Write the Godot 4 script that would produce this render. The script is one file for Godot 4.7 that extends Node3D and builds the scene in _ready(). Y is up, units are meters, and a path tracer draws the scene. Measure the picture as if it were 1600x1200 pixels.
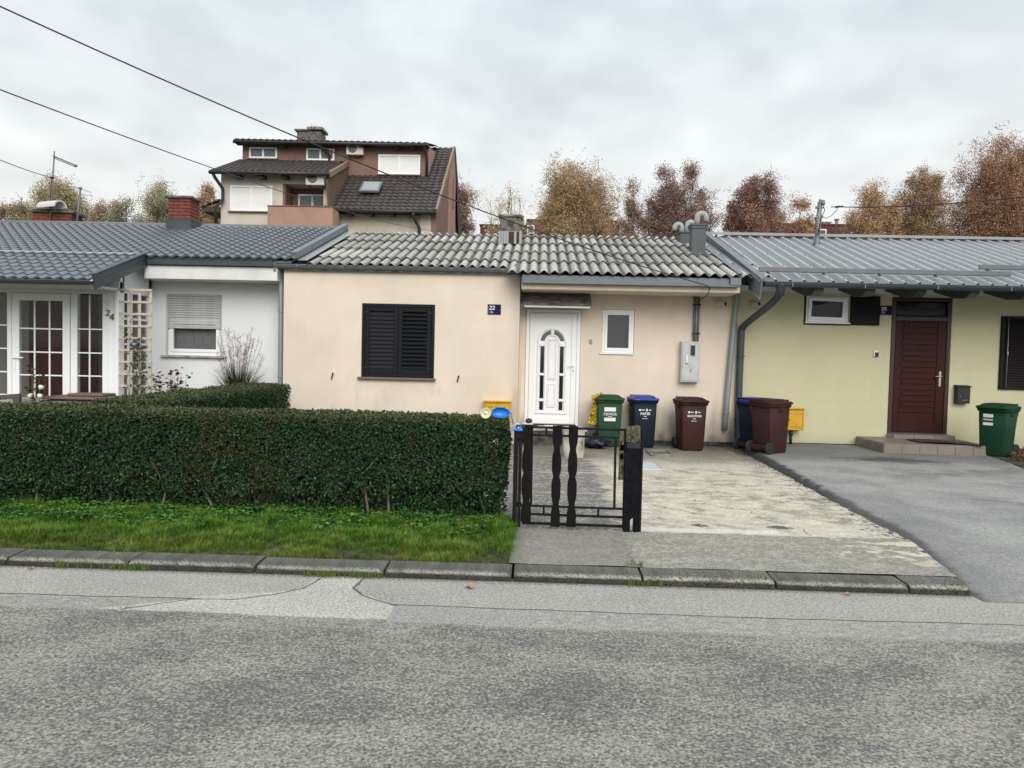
extends Node3D
# A terrace of three low houses behind a street, a clipped hedge and a low timber gate, under an overcast autumn sky.

var M := {}
var rng := RandomNumberGenerator.new()
var used := {}

# ---------------------------------------------------------------- helpers: nodes
func numbered(called: String) -> String:
	if not used.has(called):
		used[called] = 0
		return called
	used[called] += 1
	return "%s_%03d" % [called, used[called]]

func meta(o: Node, label: String, category := "", group := "", kind := "") -> Node:
	if label: o.set_meta("label", label)
	if category: o.set_meta("category", category)
	if group: o.set_meta("group", group)
	if kind: o.set_meta("kind", kind)
	return o

func thing(called: String, label: String, category: String, at := Vector3.ZERO, turn := 0.0, group := "") -> Node3D:
	var o := Node3D.new()
	o.name = numbered(called)
	o.position = at
	o.rotation.y = turn
	add_child(o)
	meta(o, label, category, group)
	return o

func holder(called: String, parent: Node) -> Node3D:
	var o := Node3D.new()
	o.name = called
	parent.add_child(o, true)
	return o

func mesh_of(s: SurfaceTool) -> ArrayMesh:
	s.generate_normals()
	return s.commit()

func obj(called: String, s: SurfaceTool, m: Material, parent: Node = null) -> MeshInstance3D:
	return inst(called, mesh_of(s), m, parent)

func inst(called: String, mesh: Mesh, m: Material, parent: Node = null, at := Vector3.ZERO) -> MeshInstance3D:
	var o := MeshInstance3D.new()
	o.mesh = mesh
	o.material_override = m
	o.position = at
	if parent == null:
		o.name = numbered(called)
		add_child(o)
	else:
		o.name = called
		parent.add_child(o, true)
	return o

func struct(called: String, s: SurfaceTool, m: Material) -> MeshInstance3D:
	var o := obj(called, s, m)
	o.set_meta("kind", "structure")
	return o

func many(called: String, mesh: Mesh, m: Material, where: Array[Transform3D], tint: PackedColorArray, parent: Node) -> MultiMeshInstance3D:
	var mm := MultiMesh.new()
	mm.transform_format = MultiMesh.TRANSFORM_3D
	mm.use_colors = tint.size() > 0
	mm.mesh = mesh
	mm.instance_count = where.size()
	for i in where.size():
		mm.set_instance_transform(i, where[i])
		if tint.size():
			mm.set_instance_color(i, Color(tint[i].r, tint[i].g, tint[i].b))
	var o := MultiMeshInstance3D.new()
	o.multimesh = mm
	o.material_override = m
	o.name = called
	o.set_meta("kind", "stuff")
	parent.add_child(o, true)
	return o

# ---------------------------------------------------------------- helpers: shapes
func flat() -> SurfaceTool:
	var s := SurfaceTool.new()
	s.begin(Mesh.PRIMITIVE_TRIANGLES)
	s.set_smooth_group(-1)
	return s

func smooth() -> SurfaceTool:
	var s := SurfaceTool.new()
	s.begin(Mesh.PRIMITIVE_TRIANGLES)
	s.set_smooth_group(0)
	return s

func tri(s: SurfaceTool, a: Vector3, b: Vector3, c: Vector3) -> void:
	s.add_vertex(a); s.add_vertex(c); s.add_vertex(b)

func quad(s: SurfaceTool, a: Vector3, b: Vector3, c: Vector3, d: Vector3) -> void:   # a b c d counter-clockwise seen from the front
	tri(s, a, b, c); tri(s, a, c, d)

func outward(s: SurfaceTool, centre: Vector3, p: Array) -> void:   # a convex face turned away from centre
	var n: Vector3 = (p[1] - p[0]).cross(p[2] - p[0])
	var mid := Vector3.ZERO
	for q in p: mid += q
	mid /= p.size()
	if n.dot(mid - centre) < 0.0: p.reverse()
	for i in range(1, p.size() - 1): tri(s, p[0], p[i], p[i + 1])

func box(s: SurfaceTool, c: Vector3, size: Vector3, bev := 0.0, b := Basis()) -> void:
	var h := size / 2.0
	bev = minf(bev, minf(h.x, minf(h.y, h.z)) * 0.8)
	var at := func(k: int, sg: Array) -> Vector3:
		var v := Vector3(sg[0] * (h.x - (0.0 if k == 0 else bev)), sg[1] * (h.y - (0.0 if k == 1 else bev)), sg[2] * (h.z - (0.0 if k == 2 else bev)))
		return c + b * v
	for k in 3:
		for sg in [-1, 1]:
			var p := []
			for q in [[-1, -1], [1, -1], [1, 1], [-1, 1]]:
				var g := [0, 0, 0]
				g[k] = sg; g[(k + 1) % 3] = q[0]; g[(k + 2) % 3] = q[1]
				p.append(at.call(k, g))
			outward(s, c, p)
	if bev <= 0.0: return
	for k in 3:
		var l := (k + 1) % 3
		var o := (k + 2) % 3
		for q in [[-1, -1], [1, -1], [1, 1], [-1, 1]]:
			var g0 := [0, 0, 0]
			g0[k] = q[0]; g0[l] = q[1]; g0[o] = -1
			var g1 := g0.duplicate()
			g1[o] = 1
			outward(s, c, [at.call(k, g0), at.call(k, g1), at.call(l, g1), at.call(l, g0)])
	for x in [-1, 1]:
		for y in [-1, 1]:
			for z in [-1, 1]:
				outward(s, c, [at.call(0, [x, y, z]), at.call(1, [x, y, z]), at.call(2, [x, y, z])])

func bx(s: SurfaceTool, x0: float, x1: float, y0: float, y1: float, z0: float, z1: float, bev := 0.0) -> void:
	box(s, Vector3((x0 + x1) / 2, (y0 + y1) / 2, (z0 + z1) / 2), Vector3(absf(x1 - x0), absf(y1 - y0), absf(z1 - z0)), bev)

func bar(s: SurfaceTool, a: Vector3, b: Vector3, w: float, h: float, bev := 0.0) -> void:   # a bar of section w x h from a to b
	var d := (b - a).normalized()
	var u := Vector3.UP if absf(d.y) < 0.95 else Vector3.RIGHT
	var r := u.cross(d).normalized()
	box(s, (a + b) / 2, Vector3(w, h, a.distance_to(b)), bev, Basis(r, d.cross(r).normalized(), d))

func prism(s: SurfaceTool, poly: PackedVector2Array, z0: float, z1: float, t := Transform3D()) -> void:   # outline in x,y extruded from z0 to z1
	if Geometry2D.is_polygon_clockwise(poly) == false: poly.reverse()
	poly.reverse()
	var ix := Geometry2D.triangulate_polygon(poly)
	for i in range(0, ix.size(), 3):
		var p := [poly[ix[i]], poly[ix[i + 1]], poly[ix[i + 2]]]
		if (p[1] - p[0]).cross(p[2] - p[0]) < 0.0: p.reverse()
		tri(s, t * Vector3(p[0].x, p[0].y, z1), t * Vector3(p[1].x, p[1].y, z1), t * Vector3(p[2].x, p[2].y, z1))
		tri(s, t * Vector3(p[0].x, p[0].y, z0), t * Vector3(p[2].x, p[2].y, z0), t * Vector3(p[1].x, p[1].y, z0))
	var n := poly.size()
	var area := 0.0
	for i in n: area += poly[i].cross(poly[(i + 1) % n])
	for i in n:
		var a := poly[i]
		var b := poly[(i + 1) % n]
		if area < 0.0:
			var k := a
			a = b
			b = k
		quad(s, t * Vector3(a.x, a.y, z0), t * Vector3(b.x, b.y, z0), t * Vector3(b.x, b.y, z1), t * Vector3(a.x, a.y, z1))

func rings(s: SurfaceTool, loops: Array, capped := true) -> void:   # joins closed loops of equal count
	var n: int = loops[0].size()
	for i in loops.size() - 1:
		for j in n:
			var k := (j + 1) % n
			quad(s, loops[i][j], loops[i][k], loops[i + 1][k], loops[i + 1][j])
	if capped:
		for e in [0, loops.size() - 1]:
			var l: Array = loops[e]
			var mid := Vector3.ZERO
			for p in l: mid += p
			mid /= n
			for j in n:
				var k := (j + 1) % n
				if e == 0: tri(s, mid, l[k], l[j])
				else: tri(s, mid, l[j], l[k])

func tube(s: SurfaceTool, pts: Array, r0: float, r1 := -1.0, n := 8) -> void:
	if r1 < 0.0: r1 = r0
	var loops := []
	var u := Vector3.ZERO
	for i in pts.size():
		var d: Vector3 = (pts[mini(i + 1, pts.size() - 1)] - pts[maxi(i - 1, 0)]).normalized()
		if u == Vector3.ZERO: u = (Vector3.UP if absf(d.y) < 0.9 else Vector3.RIGHT)
		u = (u - d * u.dot(d)).normalized()
		var w := d.cross(u)
		var r := lerpf(r0, r1, float(i) / maxf(1.0, pts.size() - 1.0))
		var l := []
		for j in n: l.append(pts[i] + (u * cos(TAU * j / n) + w * sin(TAU * j / n)) * r)
		loops.append(l)
	rings(s, loops)

func lathe(s: SurfaceTool, prof: Array, t := Transform3D(), n := 16) -> void:   # profile of [radius, height] turned round y
	var loops := []
	for p in prof:
		var l := []
		for j in n: l.append(t * Vector3(cos(-TAU * j / n) * p[0], p[1], sin(-TAU * j / n) * p[0]))
		loops.append(l)
	rings(s, loops)

func grid(s: SurfaceTool, nu: int, nv: int, f: Callable, col = null) -> void:
	var p := []
	for i in nu + 1:
		var row := []
		for j in nv + 1: row.append(f.call(float(i) / nu, float(j) / nv))
		p.append(row)
	var colored: bool = col != null
	for i in nu:
		for j in nv:
			var q: Array = [p[i][j], p[i + 1][j], p[i + 1][j + 1], p[i][j + 1]]
			for k in [0, 2, 1, 0, 3, 2]:
				if colored: s.set_color(col.call(q[k]))
				s.add_vertex(q[k])

func rounded(w: float, d: float, r: float, y: float, off := Vector3.ZERO, k := 3) -> Array:   # a rounded rectangle in x,z at height y
	var l := []
	for c in [[1, 1, 0], [-1, 1, 1], [-1, -1, 2], [1, -1, 3]]:
		for i in k + 1:
			var a: float = (c[2] + float(i) / k) * PI / 2
			l.append(off + Vector3(c[0] * (w / 2 - r) + cos(a) * r, y, c[1] * (d / 2 - r) + sin(a) * r))
	l.reverse()
	return l

func wall_face(s: SurfaceTool, x0: float, x1: float, y0: float, y1: float, z: float, holes: Array, cell: float, col: Callable, reveal := 0.2) -> void:
	var xs := [x0, x1]
	var ys := [y0, y1]
	for i in range(1, int((x1 - x0) / cell)): xs.append(x0 + (x1 - x0) * i / int((x1 - x0) / cell))
	for i in range(1, int((y1 - y0) / cell)): ys.append(y0 + (y1 - y0) * i / int((y1 - y0) / cell))
	for h in holes:
		xs.append_array([h[0], h[1]]); ys.append_array([h[2], h[3]])
	xs.sort(); ys.sort()
	for i in xs.size() - 1:
		if xs[i + 1] - xs[i] < 1e-5 or xs[i] < x0 or xs[i + 1] > x1: continue
		for j in ys.size() - 1:
			if ys[j + 1] - ys[j] < 1e-5 or ys[j] < y0 or ys[j + 1] > y1: continue
			var mx: float = (xs[i] + xs[i + 1]) / 2
			var my: float = (ys[j] + ys[j + 1]) / 2
			var inside := false
			for h in holes: inside = inside or (mx > h[0] and mx < h[1] and my > h[2] and my < h[3])
			if inside: continue
			var q := [Vector3(xs[i], ys[j], z), Vector3(xs[i + 1], ys[j], z), Vector3(xs[i + 1], ys[j + 1], z), Vector3(xs[i], ys[j + 1], z)]
			for k in [0, 2, 1, 0, 3, 2]:
				var vc: Color = col.call(q[k].x, q[k].y)
				s.set_color(Color(vc.r, vc.g, vc.b)); s.add_vertex(q[k])
	for h in holes:
		s.set_color(col.call(h[0], h[3]))
		var b := z - reveal
		quad(s, Vector3(h[0], h[2], b), Vector3(h[0], h[2], z), Vector3(h[0], h[3], z), Vector3(h[0], h[3], b))
		quad(s, Vector3(h[1], h[2], z), Vector3(h[1], h[2], b), Vector3(h[1], h[3], b), Vector3(h[1], h[3], z))
		quad(s, Vector3(h[0], h[3], z), Vector3(h[1], h[3], z), Vector3(h[1], h[3], b), Vector3(h[0], h[3], b))
		quad(s, Vector3(h[0], h[2], b), Vector3(h[1], h[2], b), Vector3(h[1], h[2], z), Vector3(h[0], h[2], z))

func frame(s: SurfaceTool, x0: float, x1: float, y0: float, y1: float, z0: float, z1: float, w: float, bev := 0.004, wb := -1.0) -> void:
	if wb < 0.0: wb = w
	bx(s, x0, x0 + w, y0, y1, z0, z1, bev); bx(s, x1 - w, x1, y0, y1, z0, z1, bev)
	bx(s, x0 + w, x1 - w, y1 - w, y1, z0, z1, bev); bx(s, x0 + w, x1 - w, y0, y0 + wb, z0, z1, bev)

func letters(called: String, words: String, high: float, m: Material, parent: Node, at: Vector3, turn := Vector3.ZERO, bold := 700, deep := 0.002) -> MeshInstance3D:
	var f := SystemFont.new()
	f.font_names = PackedStringArray(["Droid Sans"])
	f.font_weight = bold
	var t := TextMesh.new()
	t.font = f
	t.text = words
	t.font_size = 48
	t.pixel_size = high / (48 * 0.72)
	t.depth = deep
	t.curve_step = 2.0
	var o := inst(called, t, m, parent, at)
	o.rotation = turn
	return o

# ---------------------------------------------------------------- helpers: materials
func lin(r: float, g: float, b: float, a := 1.0) -> Color:   # real-world base colour to the sRGB that albedo_color wants
	var c := Color(r, g, b).linear_to_srgb()
	c.a = a
	return c

func noise_tex(freq: float, stops: Array, sd: int, size := 512, octaves := 4, kind := FastNoiseLite.TYPE_SIMPLEX_SMOOTH) -> NoiseTexture2D:
	var n := FastNoiseLite.new()
	n.seed = sd; n.frequency = freq; n.noise_type = kind; n.fractal_octaves = octaves
	if kind == FastNoiseLite.TYPE_CELLULAR: n.cellular_return_type = FastNoiseLite.RETURN_CELL_VALUE
	var g := Gradient.new()
	var offs := PackedFloat32Array()
	var cols := PackedColorArray()
	for q in stops:
		offs.append(q[0]); cols.append(lin(q[1], q[1], q[1]) if q.size() == 2 else lin(q[1], q[2], q[3]))
	g.offsets = offs; g.colors = cols
	var t := NoiseTexture2D.new()
	t.width = size; t.height = size; t.seamless = true; t.noise = n; t.color_ramp = g
	return t

var tex := {}
func textures() -> void:
	tex.soft = noise_tex(0.008, [[0.2, 0.86], [0.5, 0.95], [0.8, 1.0]], 11, 512, 5)
	tex.fine = noise_tex(0.08, [[0.25, 0.8], [0.55, 0.95], [0.8, 1.0]], 12, 512, 4)
	tex.speck = noise_tex(0.22, [[0.15, 0.35], [0.42, 0.8], [0.6, 1.0], [0.85, 1.5]], 13, 512, 3)
	tex.blot = noise_tex(0.012, [[0.25, 0.35], [0.45, 0.75], [0.6, 0.95], [0.8, 1.05]], 14, 512, 6)
	tex.bump = noise_tex(0.12, [[0.0, 0.0], [1.0, 1.0]], 15, 512, 4)
	tex.rough = noise_tex(0.3, [[0.0, 0.0], [1.0, 1.0]], 16, 512, 2)
	tex.lichen = noise_tex(0.035, [[0.2, 0.06], [0.36, 0.22], [0.45, 0.75], [0.7, 1.0], [0.9, 1.25]], 17, 512, 6)
	tex.mossy = noise_tex(0.035, [[0.20, 0.16], [0.36, 0.45], [0.46, 0.88], [0.62, 1.0], [0.85, 1.15]], 19, 512, 6)
	tex.grain = noise_tex(0.03, [[0.2, 0.55], [0.5, 0.85], [0.8, 1.0]], 18, 512, 5)

# base colour in linear values; options: tex, scale, detail, dscale, bump, bscale, bh, metal, vertex, spec
func mat(called: String, r: float, g: float, b: float, rough := 0.8, o := {}) -> StandardMaterial3D:
	var m := StandardMaterial3D.new()
	m.resource_name = called
	m.albedo_color = lin(r, g, b)
	m.roughness = rough
	m.metallic = o.get("metal", 0.0)
	m.metallic_specular = o.get("spec", 0.5)
	var world: bool = o.get("world", false)
	if o.has("tex"):
		m.albedo_texture = tex[o.tex]
		m.uv1_triplanar = true
		m.uv1_world_triplanar = world
		var sc = o.get("scale", 1.0)
		m.uv1_scale = sc if sc is Vector3 else Vector3.ONE * sc
	if o.has("detail"):
		m.detail_enabled = true
		m.detail_albedo = tex[o.detail]
		m.detail_blend_mode = BaseMaterial3D.BLEND_MODE_MUL
		m.detail_uv_layer = BaseMaterial3D.DETAIL_UV_2
		m.uv2_triplanar = true
		m.uv2_world_triplanar = world
		var ds = o.get("dscale", 3.0)
		m.uv2_scale = ds if ds is Vector3 else Vector3.ONE * ds
	if o.has("bump"):
		m.heightmap_enabled = true
		m.heightmap_texture = tex[o.bump]
		m.heightmap_scale = o.get("bh", 0.3)
	m.vertex_color_use_as_albedo = o.get("vertex", false)
	if o.has("back"):
		m.backlight_enabled = true
		m.backlight = o.back
	M[called] = m
	return m

func picture(w: int, h: int, f: Callable) -> ImageTexture:   # a computed surface: f(u, v) gives a linear colour
	var d := PackedByteArray()
	d.resize(w * h * 3)
	var k := 0
	for y in h:
		for x in w:
			var c: Color = f.call((x + 0.5) / w, (y + 0.5) / h).linear_to_srgb()
			d[k] = int(clampf(c.r, 0, 1) * 255); d[k + 1] = int(clampf(c.g, 0, 1) * 255); d[k + 2] = int(clampf(c.b, 0, 1) * 255)
			k += 3
	return ImageTexture.create_from_image(Image.create_from_data(w, h, false, Image.FORMAT_RGB8, d))

func fnoise(sd: int, freq: float, octaves := 4, kind := FastNoiseLite.TYPE_SIMPLEX_SMOOTH) -> FastNoiseLite:
	var n := FastNoiseLite.new()
	n.seed = sd; n.frequency = freq; n.noise_type = kind; n.fractal_octaves = octaves
	return n

func step01(a: float, b: float, x: float) -> float:
	return smoothstep(a, b, x)

func near_line(p: Vector2, pts: Array) -> float:
	var best := 1e9
	for i in pts.size() - 1:
		var q := Geometry2D.get_closest_point_to_segment(p, pts[i], pts[i + 1])
		best = minf(best, p.distance_to(q))
	return best

func _ready() -> void:
	rng.seed = 4711
	# camera
	var cam := Camera3D.new()
	cam.name = "camera"
	cam.position = Vector3(0, 1.7, 0)
	cam.rotation = Vector3(-0.039, 0.03, 0.0225)
	cam.fov = 53.05
	cam.near = 0.05
	cam.far = 900.0
	add_child(cam)
	cam.current = true
	# sky and exposure
	var e := Environment.new()
	e.background_mode = Environment.BG_SKY
	e.sky = Sky.new()
	e.sky.sky_material = overcast()
	e.tonemap_mode = Environment.TONE_MAPPER_LINEAR
	e.tonemap_exposure = 1.56
	e.sdfgi_enabled = true
	e.ssao_enabled = true
	e.ssil_enabled = true
	var we := WorldEnvironment.new()
	we.name = "environment"
	we.environment = e
	add_child(we)
	# the sun behind the cloud
	var sun := DirectionalLight3D.new()
	sun.name = "sun"
	sun.light_color = Color(1.0, 0.97, 0.93)
	sun.light_energy = 0.5
	sun.light_angular_distance = 40.0
	sun.shadow_enabled = true
	sun.rotation = Vector3(deg_to_rad(-30), deg_to_rad(14), 0)
	add_child(sun)

	textures()
	materials()
	ground_and_road()
	yard()
	peach_house()
	white_house()
	yellow_house()
	far_house()
	red_blocks()
	trees()
	hedges()
	verge()
	gate()
	bins()
	wall_things()
	wires()
	small_things()
	garden_plants()

func overcast() -> PanoramaSkyMaterial:
	var w := 1024
	var h := 512
	var big := fnoise(31, 1.0, 5)
	var wisps := fnoise(32, 2.6, 5)
	var puff := fnoise(33, 7.0, 4)
	var d := PackedFloat32Array()
	d.resize(w * h * 3)
	var k := 0
	for y in h:
		var el := PI / 2 - (y + 0.5) / h * PI
		var up := sin(el)
		for x in w:
			var az := (x + 0.5) / w * TAU
			var c := Color(0.30, 0.30, 0.29)
			if up > -0.03:
				var flat_up := maxf(up, 0.0) + 0.22
				var p := Vector2(cos(az), sin(az)) * cos(el) / flat_up
				var n := big.get_noise_2d(p.x * 1.1, p.y * 1.1)
				var m := wisps.get_noise_2d(p.x, p.y * 1.2)
				var t := smoothstep(0.0, 0.5, up)
				c = Color(0.60, 0.60, 0.58).lerp(Color(0.49, 0.545, 0.58), t)
				c = c.lerp(Color(0.96, 1.0, 1.03), smoothstep(0.42, 1.0, up))
				var v := 1.0 + 0.13 * n * smoothstep(0.0, 0.3, up) + 0.15 * m * smoothstep(0.02, 0.22, up) + 0.06 * puff.get_noise_2d(p.x, p.y) * smoothstep(0.05, 0.3, up)
				c = Color(c.r * v, c.g * lerpf(v, 1.0, 0.06), c.b * lerpf(v, 1.0, 0.14))
			d[k] = c.r; d[k + 1] = c.g; d[k + 2] = c.b
			k += 3
	var s := PanoramaSkyMaterial.new()
	s.panorama = ImageTexture.create_from_image(Image.create_from_data(w, h, false, Image.FORMAT_RGBF, d.to_byte_array()))
	return s

func materials() -> void:
	mat("plaster", 1, 1, 1, 0.9, {tex = "fine", scale = 1.6, bump = "bump", bh = 0.5, vertex = true, world = true})
	mat("white_paint", 0.85, 0.86, 0.87, 0.5, {tex = "soft", scale = 0.7})
	mat("white_plastic", 0.83, 0.85, 0.87, 0.35, {})
	mat("door_white", 0.80, 0.81, 0.82, 0.4, {})
	mat("soffit", 0.80, 0.80, 0.79, 0.8, {tex = "soft", scale = 0.4, detail = "fine", dscale = 1.0})
	mat("peach_trim", 0.78, 0.66, 0.54, 0.85, {tex = "soft", scale = 0.5, detail = "fine", dscale = 2.0})
	mat("fibre_cement", 0.95, 0.95, 0.93, 0.95, {tex = "mossy", scale = 1.9, detail = "speck", dscale = 1.2, bump = "bump", bh = 0.4, vertex = true})
	mat("fibre_cement_dark", 0.80, 0.79, 0.76, 0.95, {tex = "mossy", scale = 2.3, detail = "speck", dscale = 1.1, bump = "bump", bh = 0.4, vertex = true})
	mat("fibre_cement_pale", 1.0, 0.99, 0.95, 0.95, {tex = "mossy", scale = 1.5, detail = "fine", dscale = 1.3, bump = "bump", bh = 0.4, vertex = true})
	mat("slate_metal", 0.135, 0.155, 0.175, 0.45, {tex = "soft", scale = 0.5, spec = 0.5})
	mat("anthracite", 0.045, 0.06, 0.072, 0.45, {tex = "soft", scale = 0.6})
	mat("zinc", 0.15, 0.175, 0.195, 0.5, {tex = "soft", scale = Vector3(0.5, 3, 0.5), metal = 0.25})
	mat("zinc_pipe", 0.27, 0.295, 0.31, 0.5, {tex = "soft", scale = Vector3(3, 0.6, 3), metal = 0.25})
	mat("rib_silver", 0.26, 0.28, 0.29, 0.45, {tex = "soft", scale = 0.4, metal = 0.1})
	mat("zinc_bright", 0.42, 0.44, 0.46, 0.45, {tex = "grain", scale = Vector3(1, 3, 1), metal = 0.5})
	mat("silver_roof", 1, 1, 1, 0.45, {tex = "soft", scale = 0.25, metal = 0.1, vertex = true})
	mat("barge_grey", 0.13, 0.145, 0.155, 0.5, {tex = "soft", scale = 0.6})
	mat("shutter_black", 0.010, 0.011, 0.015, 0.6, {tex = "fine", scale = 1.0, spec = 0.3})
	mat("shutter_brown", 0.011, 0.008, 0.010, 0.6, {tex = "fine", scale = 1.0, spec = 0.3})
	mat("roller", 0.50, 0.51, 0.52, 0.5, {tex = "soft", scale = 1.0})
	mat("sill_stone", 0.16, 0.125, 0.11, 0.8, {tex = "fine", scale = 1.0})
	mat("concrete", 0.30, 0.29, 0.26, 0.95, {tex = "blot", scale = 0.7, detail = "speck", dscale = 1.2, bump = "bump", bh = 0.5})
	mat("concrete_dark", 0.17, 0.168, 0.15, 0.95, {tex = "blot", scale = 0.8, detail = "fine", dscale = 1.4, bump = "bump", bh = 0.6})
	mat("pale_concrete", 0.47, 0.44, 0.38, 0.9, {tex = "blot", scale = 0.5, detail = "fine", dscale = 1.2})
	mat("plinth", 0.105, 0.10, 0.09, 0.95, {tex = "blot", scale = 0.8, detail = "speck", dscale = 1.0, bump = "bump", bh = 0.6})
	mat("kerb_stone", 1.0, 1.0, 0.97, 0.95, {tex = "mossy", scale = 3.4, detail = "speck", dscale = 1.2, bump = "bump", bh = 0.6, world = true, vertex = true})
	mat("kerb_stone_pale", 1.0, 1.0, 0.95, 0.95, {tex = "mossy", scale = 2.2, detail = "speck", dscale = 1.0, bump = "bump", bh = 0.6, world = true, vertex = true})
	mat("brick", 0.24, 0.062, 0.038, 0.9, {tex = "fine", scale = 1.5, detail = "soft", dscale = 3.0, bump = "bump", bh = 0.4})
	mat("brick_dark", 0.17, 0.045, 0.032, 0.9, {tex = "fine", scale = 1.5, detail = "soft", dscale = 3.0, bump = "bump", bh = 0.4})
	mat("mortar", 0.06, 0.045, 0.04, 0.95, {tex = "fine", scale = 1.5})
	mat("glass", 0.02, 0.025, 0.025, 0.03, {})
	M.glass.transparency = BaseMaterial3D.TRANSPARENCY_ALPHA
	M.glass.albedo_color.a = 0.2
	M.glass.metallic_specular = 0.3
	M.glass_bright = M.glass.duplicate()
	M.glass_bright.metallic_specular = 0.7
	M.glass_dull = M.glass.duplicate()
	M.glass_dull.metallic_specular = 0.15
	mat("dark_pane", 0.012, 0.014, 0.016, 0.06, {spec = 0.6})
	mat("grey_pane", 0.10, 0.11, 0.12, 0.12, {spec = 0.6})
	mat("interior", 0.42, 0.41, 0.39, 0.9, {})
	mat("maroon", 0.11, 0.010, 0.018, 0.6, {tex = "soft", scale = 1.0})
	mat("curtain", 0.36, 0.38, 0.40, 0.9, {tex = "grain", scale = Vector3(6, 0.2, 6)})
	mat("curtain_dark", 0.07, 0.085, 0.10, 0.9, {tex = "grain", scale = Vector3(5, 0.2, 5)})
	mat("black", 0.012, 0.012, 0.014, 0.55, {tex = "fine", scale = 2.0})
	mat("rubber", 0.014, 0.014, 0.015, 0.75, {tex = "fine", scale = 3.0})
	mat("steel", 0.45, 0.45, 0.45, 0.35, {metal = 0.9})
	mat("sign_blue", 0.006, 0.007, 0.048, 0.6, {spec = 0.3})
	mat("print_white", 0.75, 0.75, 0.75, 0.5, {})
	mat("print_grey", 0.42, 0.43, 0.44, 0.5, {})
	mat("print_red", 0.45, 0.02, 0.02, 0.5, {})
	mat("number_grey", 0.13, 0.12, 0.11, 0.5, {metal = 0.3})
	mat("meter_grey", 0.50, 0.52, 0.52, 0.5, {tex = "soft", scale = 1.0})
	mat("mail_yellow", 0.72, 0.40, 0.012, 0.45, {tex = "soft", scale = 1.2, detail = "fine", dscale = 2.0})
	mat("blue_plastic", 0.01, 0.21, 0.72, 0.35, {tex = "soft", scale = 2.0})
	mat("cream_plastic", 0.66, 0.62, 0.45, 0.4, {tex = "soft", scale = 2.0})
	mat("cord_blue", 0.02, 0.13, 0.42, 0.6, {})
	mat("gate_wood", 0.012, 0.011, 0.011, 0.9, {spec = 0.25, tex = "grain", scale = Vector3(4, 0.5, 4), detail = "fine", dscale = 2.0, bump = "grain", bh = 0.2})
	mat("gate_metal", 0.013, 0.011, 0.013, 0.6, {spec = 0.3, tex = "lichen", scale = 3.0})
	mat("weathered_wood", 0.15, 0.145, 0.09, 0.9, {tex = "lichen", scale = Vector3(3, 1, 3), detail = "grain", dscale = Vector3(5, 0.5, 5), bump = "grain", bh = 0.4})
	mat("worn_post", 0.007, 0.007, 0.011, 0.75, {spec = 0.25, tex = "blot", scale = 1.5, detail = "grain", dscale = Vector3(4, 0.5, 4)})
	mat("trellis_wood", 0.64, 0.57, 0.48, 0.8, {tex = "grain", scale = Vector3(3, 3, 3)})
	mat("deck_wood", 0.20, 0.14, 0.125, 0.8, {tex = "grain", scale = Vector3(1, 4, 4)})
	mat("rail_wood", 0.10, 0.09, 0.085, 0.8, {tex = "grain", scale = Vector3(1, 4, 4)})
	mat("door_brown", 0.042, 0.0095, 0.006, 0.5, {spec = 0.3, tex = "grain", scale = Vector3(0.5, 5, 2), detail = "soft", dscale = 1.0})
	mat("door_brown_dark", 0.035, 0.013, 0.011, 0.45, {tex = "grain", scale = Vector3(4, 0.5, 4)})
	mat("step_tile", 0.225, 0.185, 0.175, 0.5, {tex = "soft", scale = 1.0, detail = "fine", dscale = 1.5})
	mat("grout", 0.38, 0.36, 0.33, 0.9, {tex = "fine", scale = 2.0})
	mat("mat_fibre", 0.035, 0.024, 0.022, 0.95, {tex = "speck", scale = 3.0})
	mat("awning", 0.34, 0.33, 0.30, 0.8, {tex = "blot", scale = Vector3(0.6, 3, 3), detail = "grain", dscale = Vector3(0.6, 4, 4)})
	mat("bin_green", 0.024, 0.072, 0.036, 0.6, {spec = 0.3, tex = "soft", scale = 1.0, detail = "fine", dscale = 3.0, bump = "fine", bh = 0.1})
	mat("bin_green_deep", 0.011, 0.052, 0.026, 0.6, {spec = 0.3, tex = "soft", scale = 1.0, detail = "fine", dscale = 3.0, bump = "fine", bh = 0.1})
	mat("bin_navy", 0.008, 0.016, 0.028, 0.6, {spec = 0.3, tex = "soft", scale = 1.0, detail = "fine", dscale = 3.0, bump = "fine", bh = 0.1})
	mat("lid_blue", 0.03, 0.05, 0.32, 0.45, {tex = "soft", scale = 1.0, detail = "fine", dscale = 3.0})
	mat("bin_brown", 0.050, 0.021, 0.019, 0.6, {spec = 0.3, tex = "soft", scale = 1.0, detail = "fine", dscale = 3.0, bump = "fine", bh = 0.1})
	mat("yellow_film", 0.70, 0.50, 0.02, 0.4, {tex = "fine", scale = 3.0, back = Color(0.3, 0.25, 0.02)})
	mat("navy_film", 0.005, 0.006, 0.028, 0.5, {tex = "fine", scale = 3.0})
	mat("leaf", 1, 1, 1, 0.7, {vertex = true, back = Color(0.5, 0.45, 0.35), spec = 0.3})
	mat("hedge_leaf", 1, 1, 1, 0.55, {vertex = true, back = Color(0.08, 0.10, 0.04), spec = 0.3})
	mat("blade", 1, 1, 1, 0.6, {vertex = true, back = Color(0.3, 0.4, 0.1), spec = 0.3})
	mat("twig", 0.17, 0.135, 0.095, 0.9, {tex = "grain", scale = 4.0})
	mat("hedge_heart", 0.012, 0.014, 0.008, 1.0, {tex = "fine", scale = 3.0})
	mat("bark", 0.16, 0.14, 0.11, 0.9, {tex = "blot", scale = 0.8})
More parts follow.
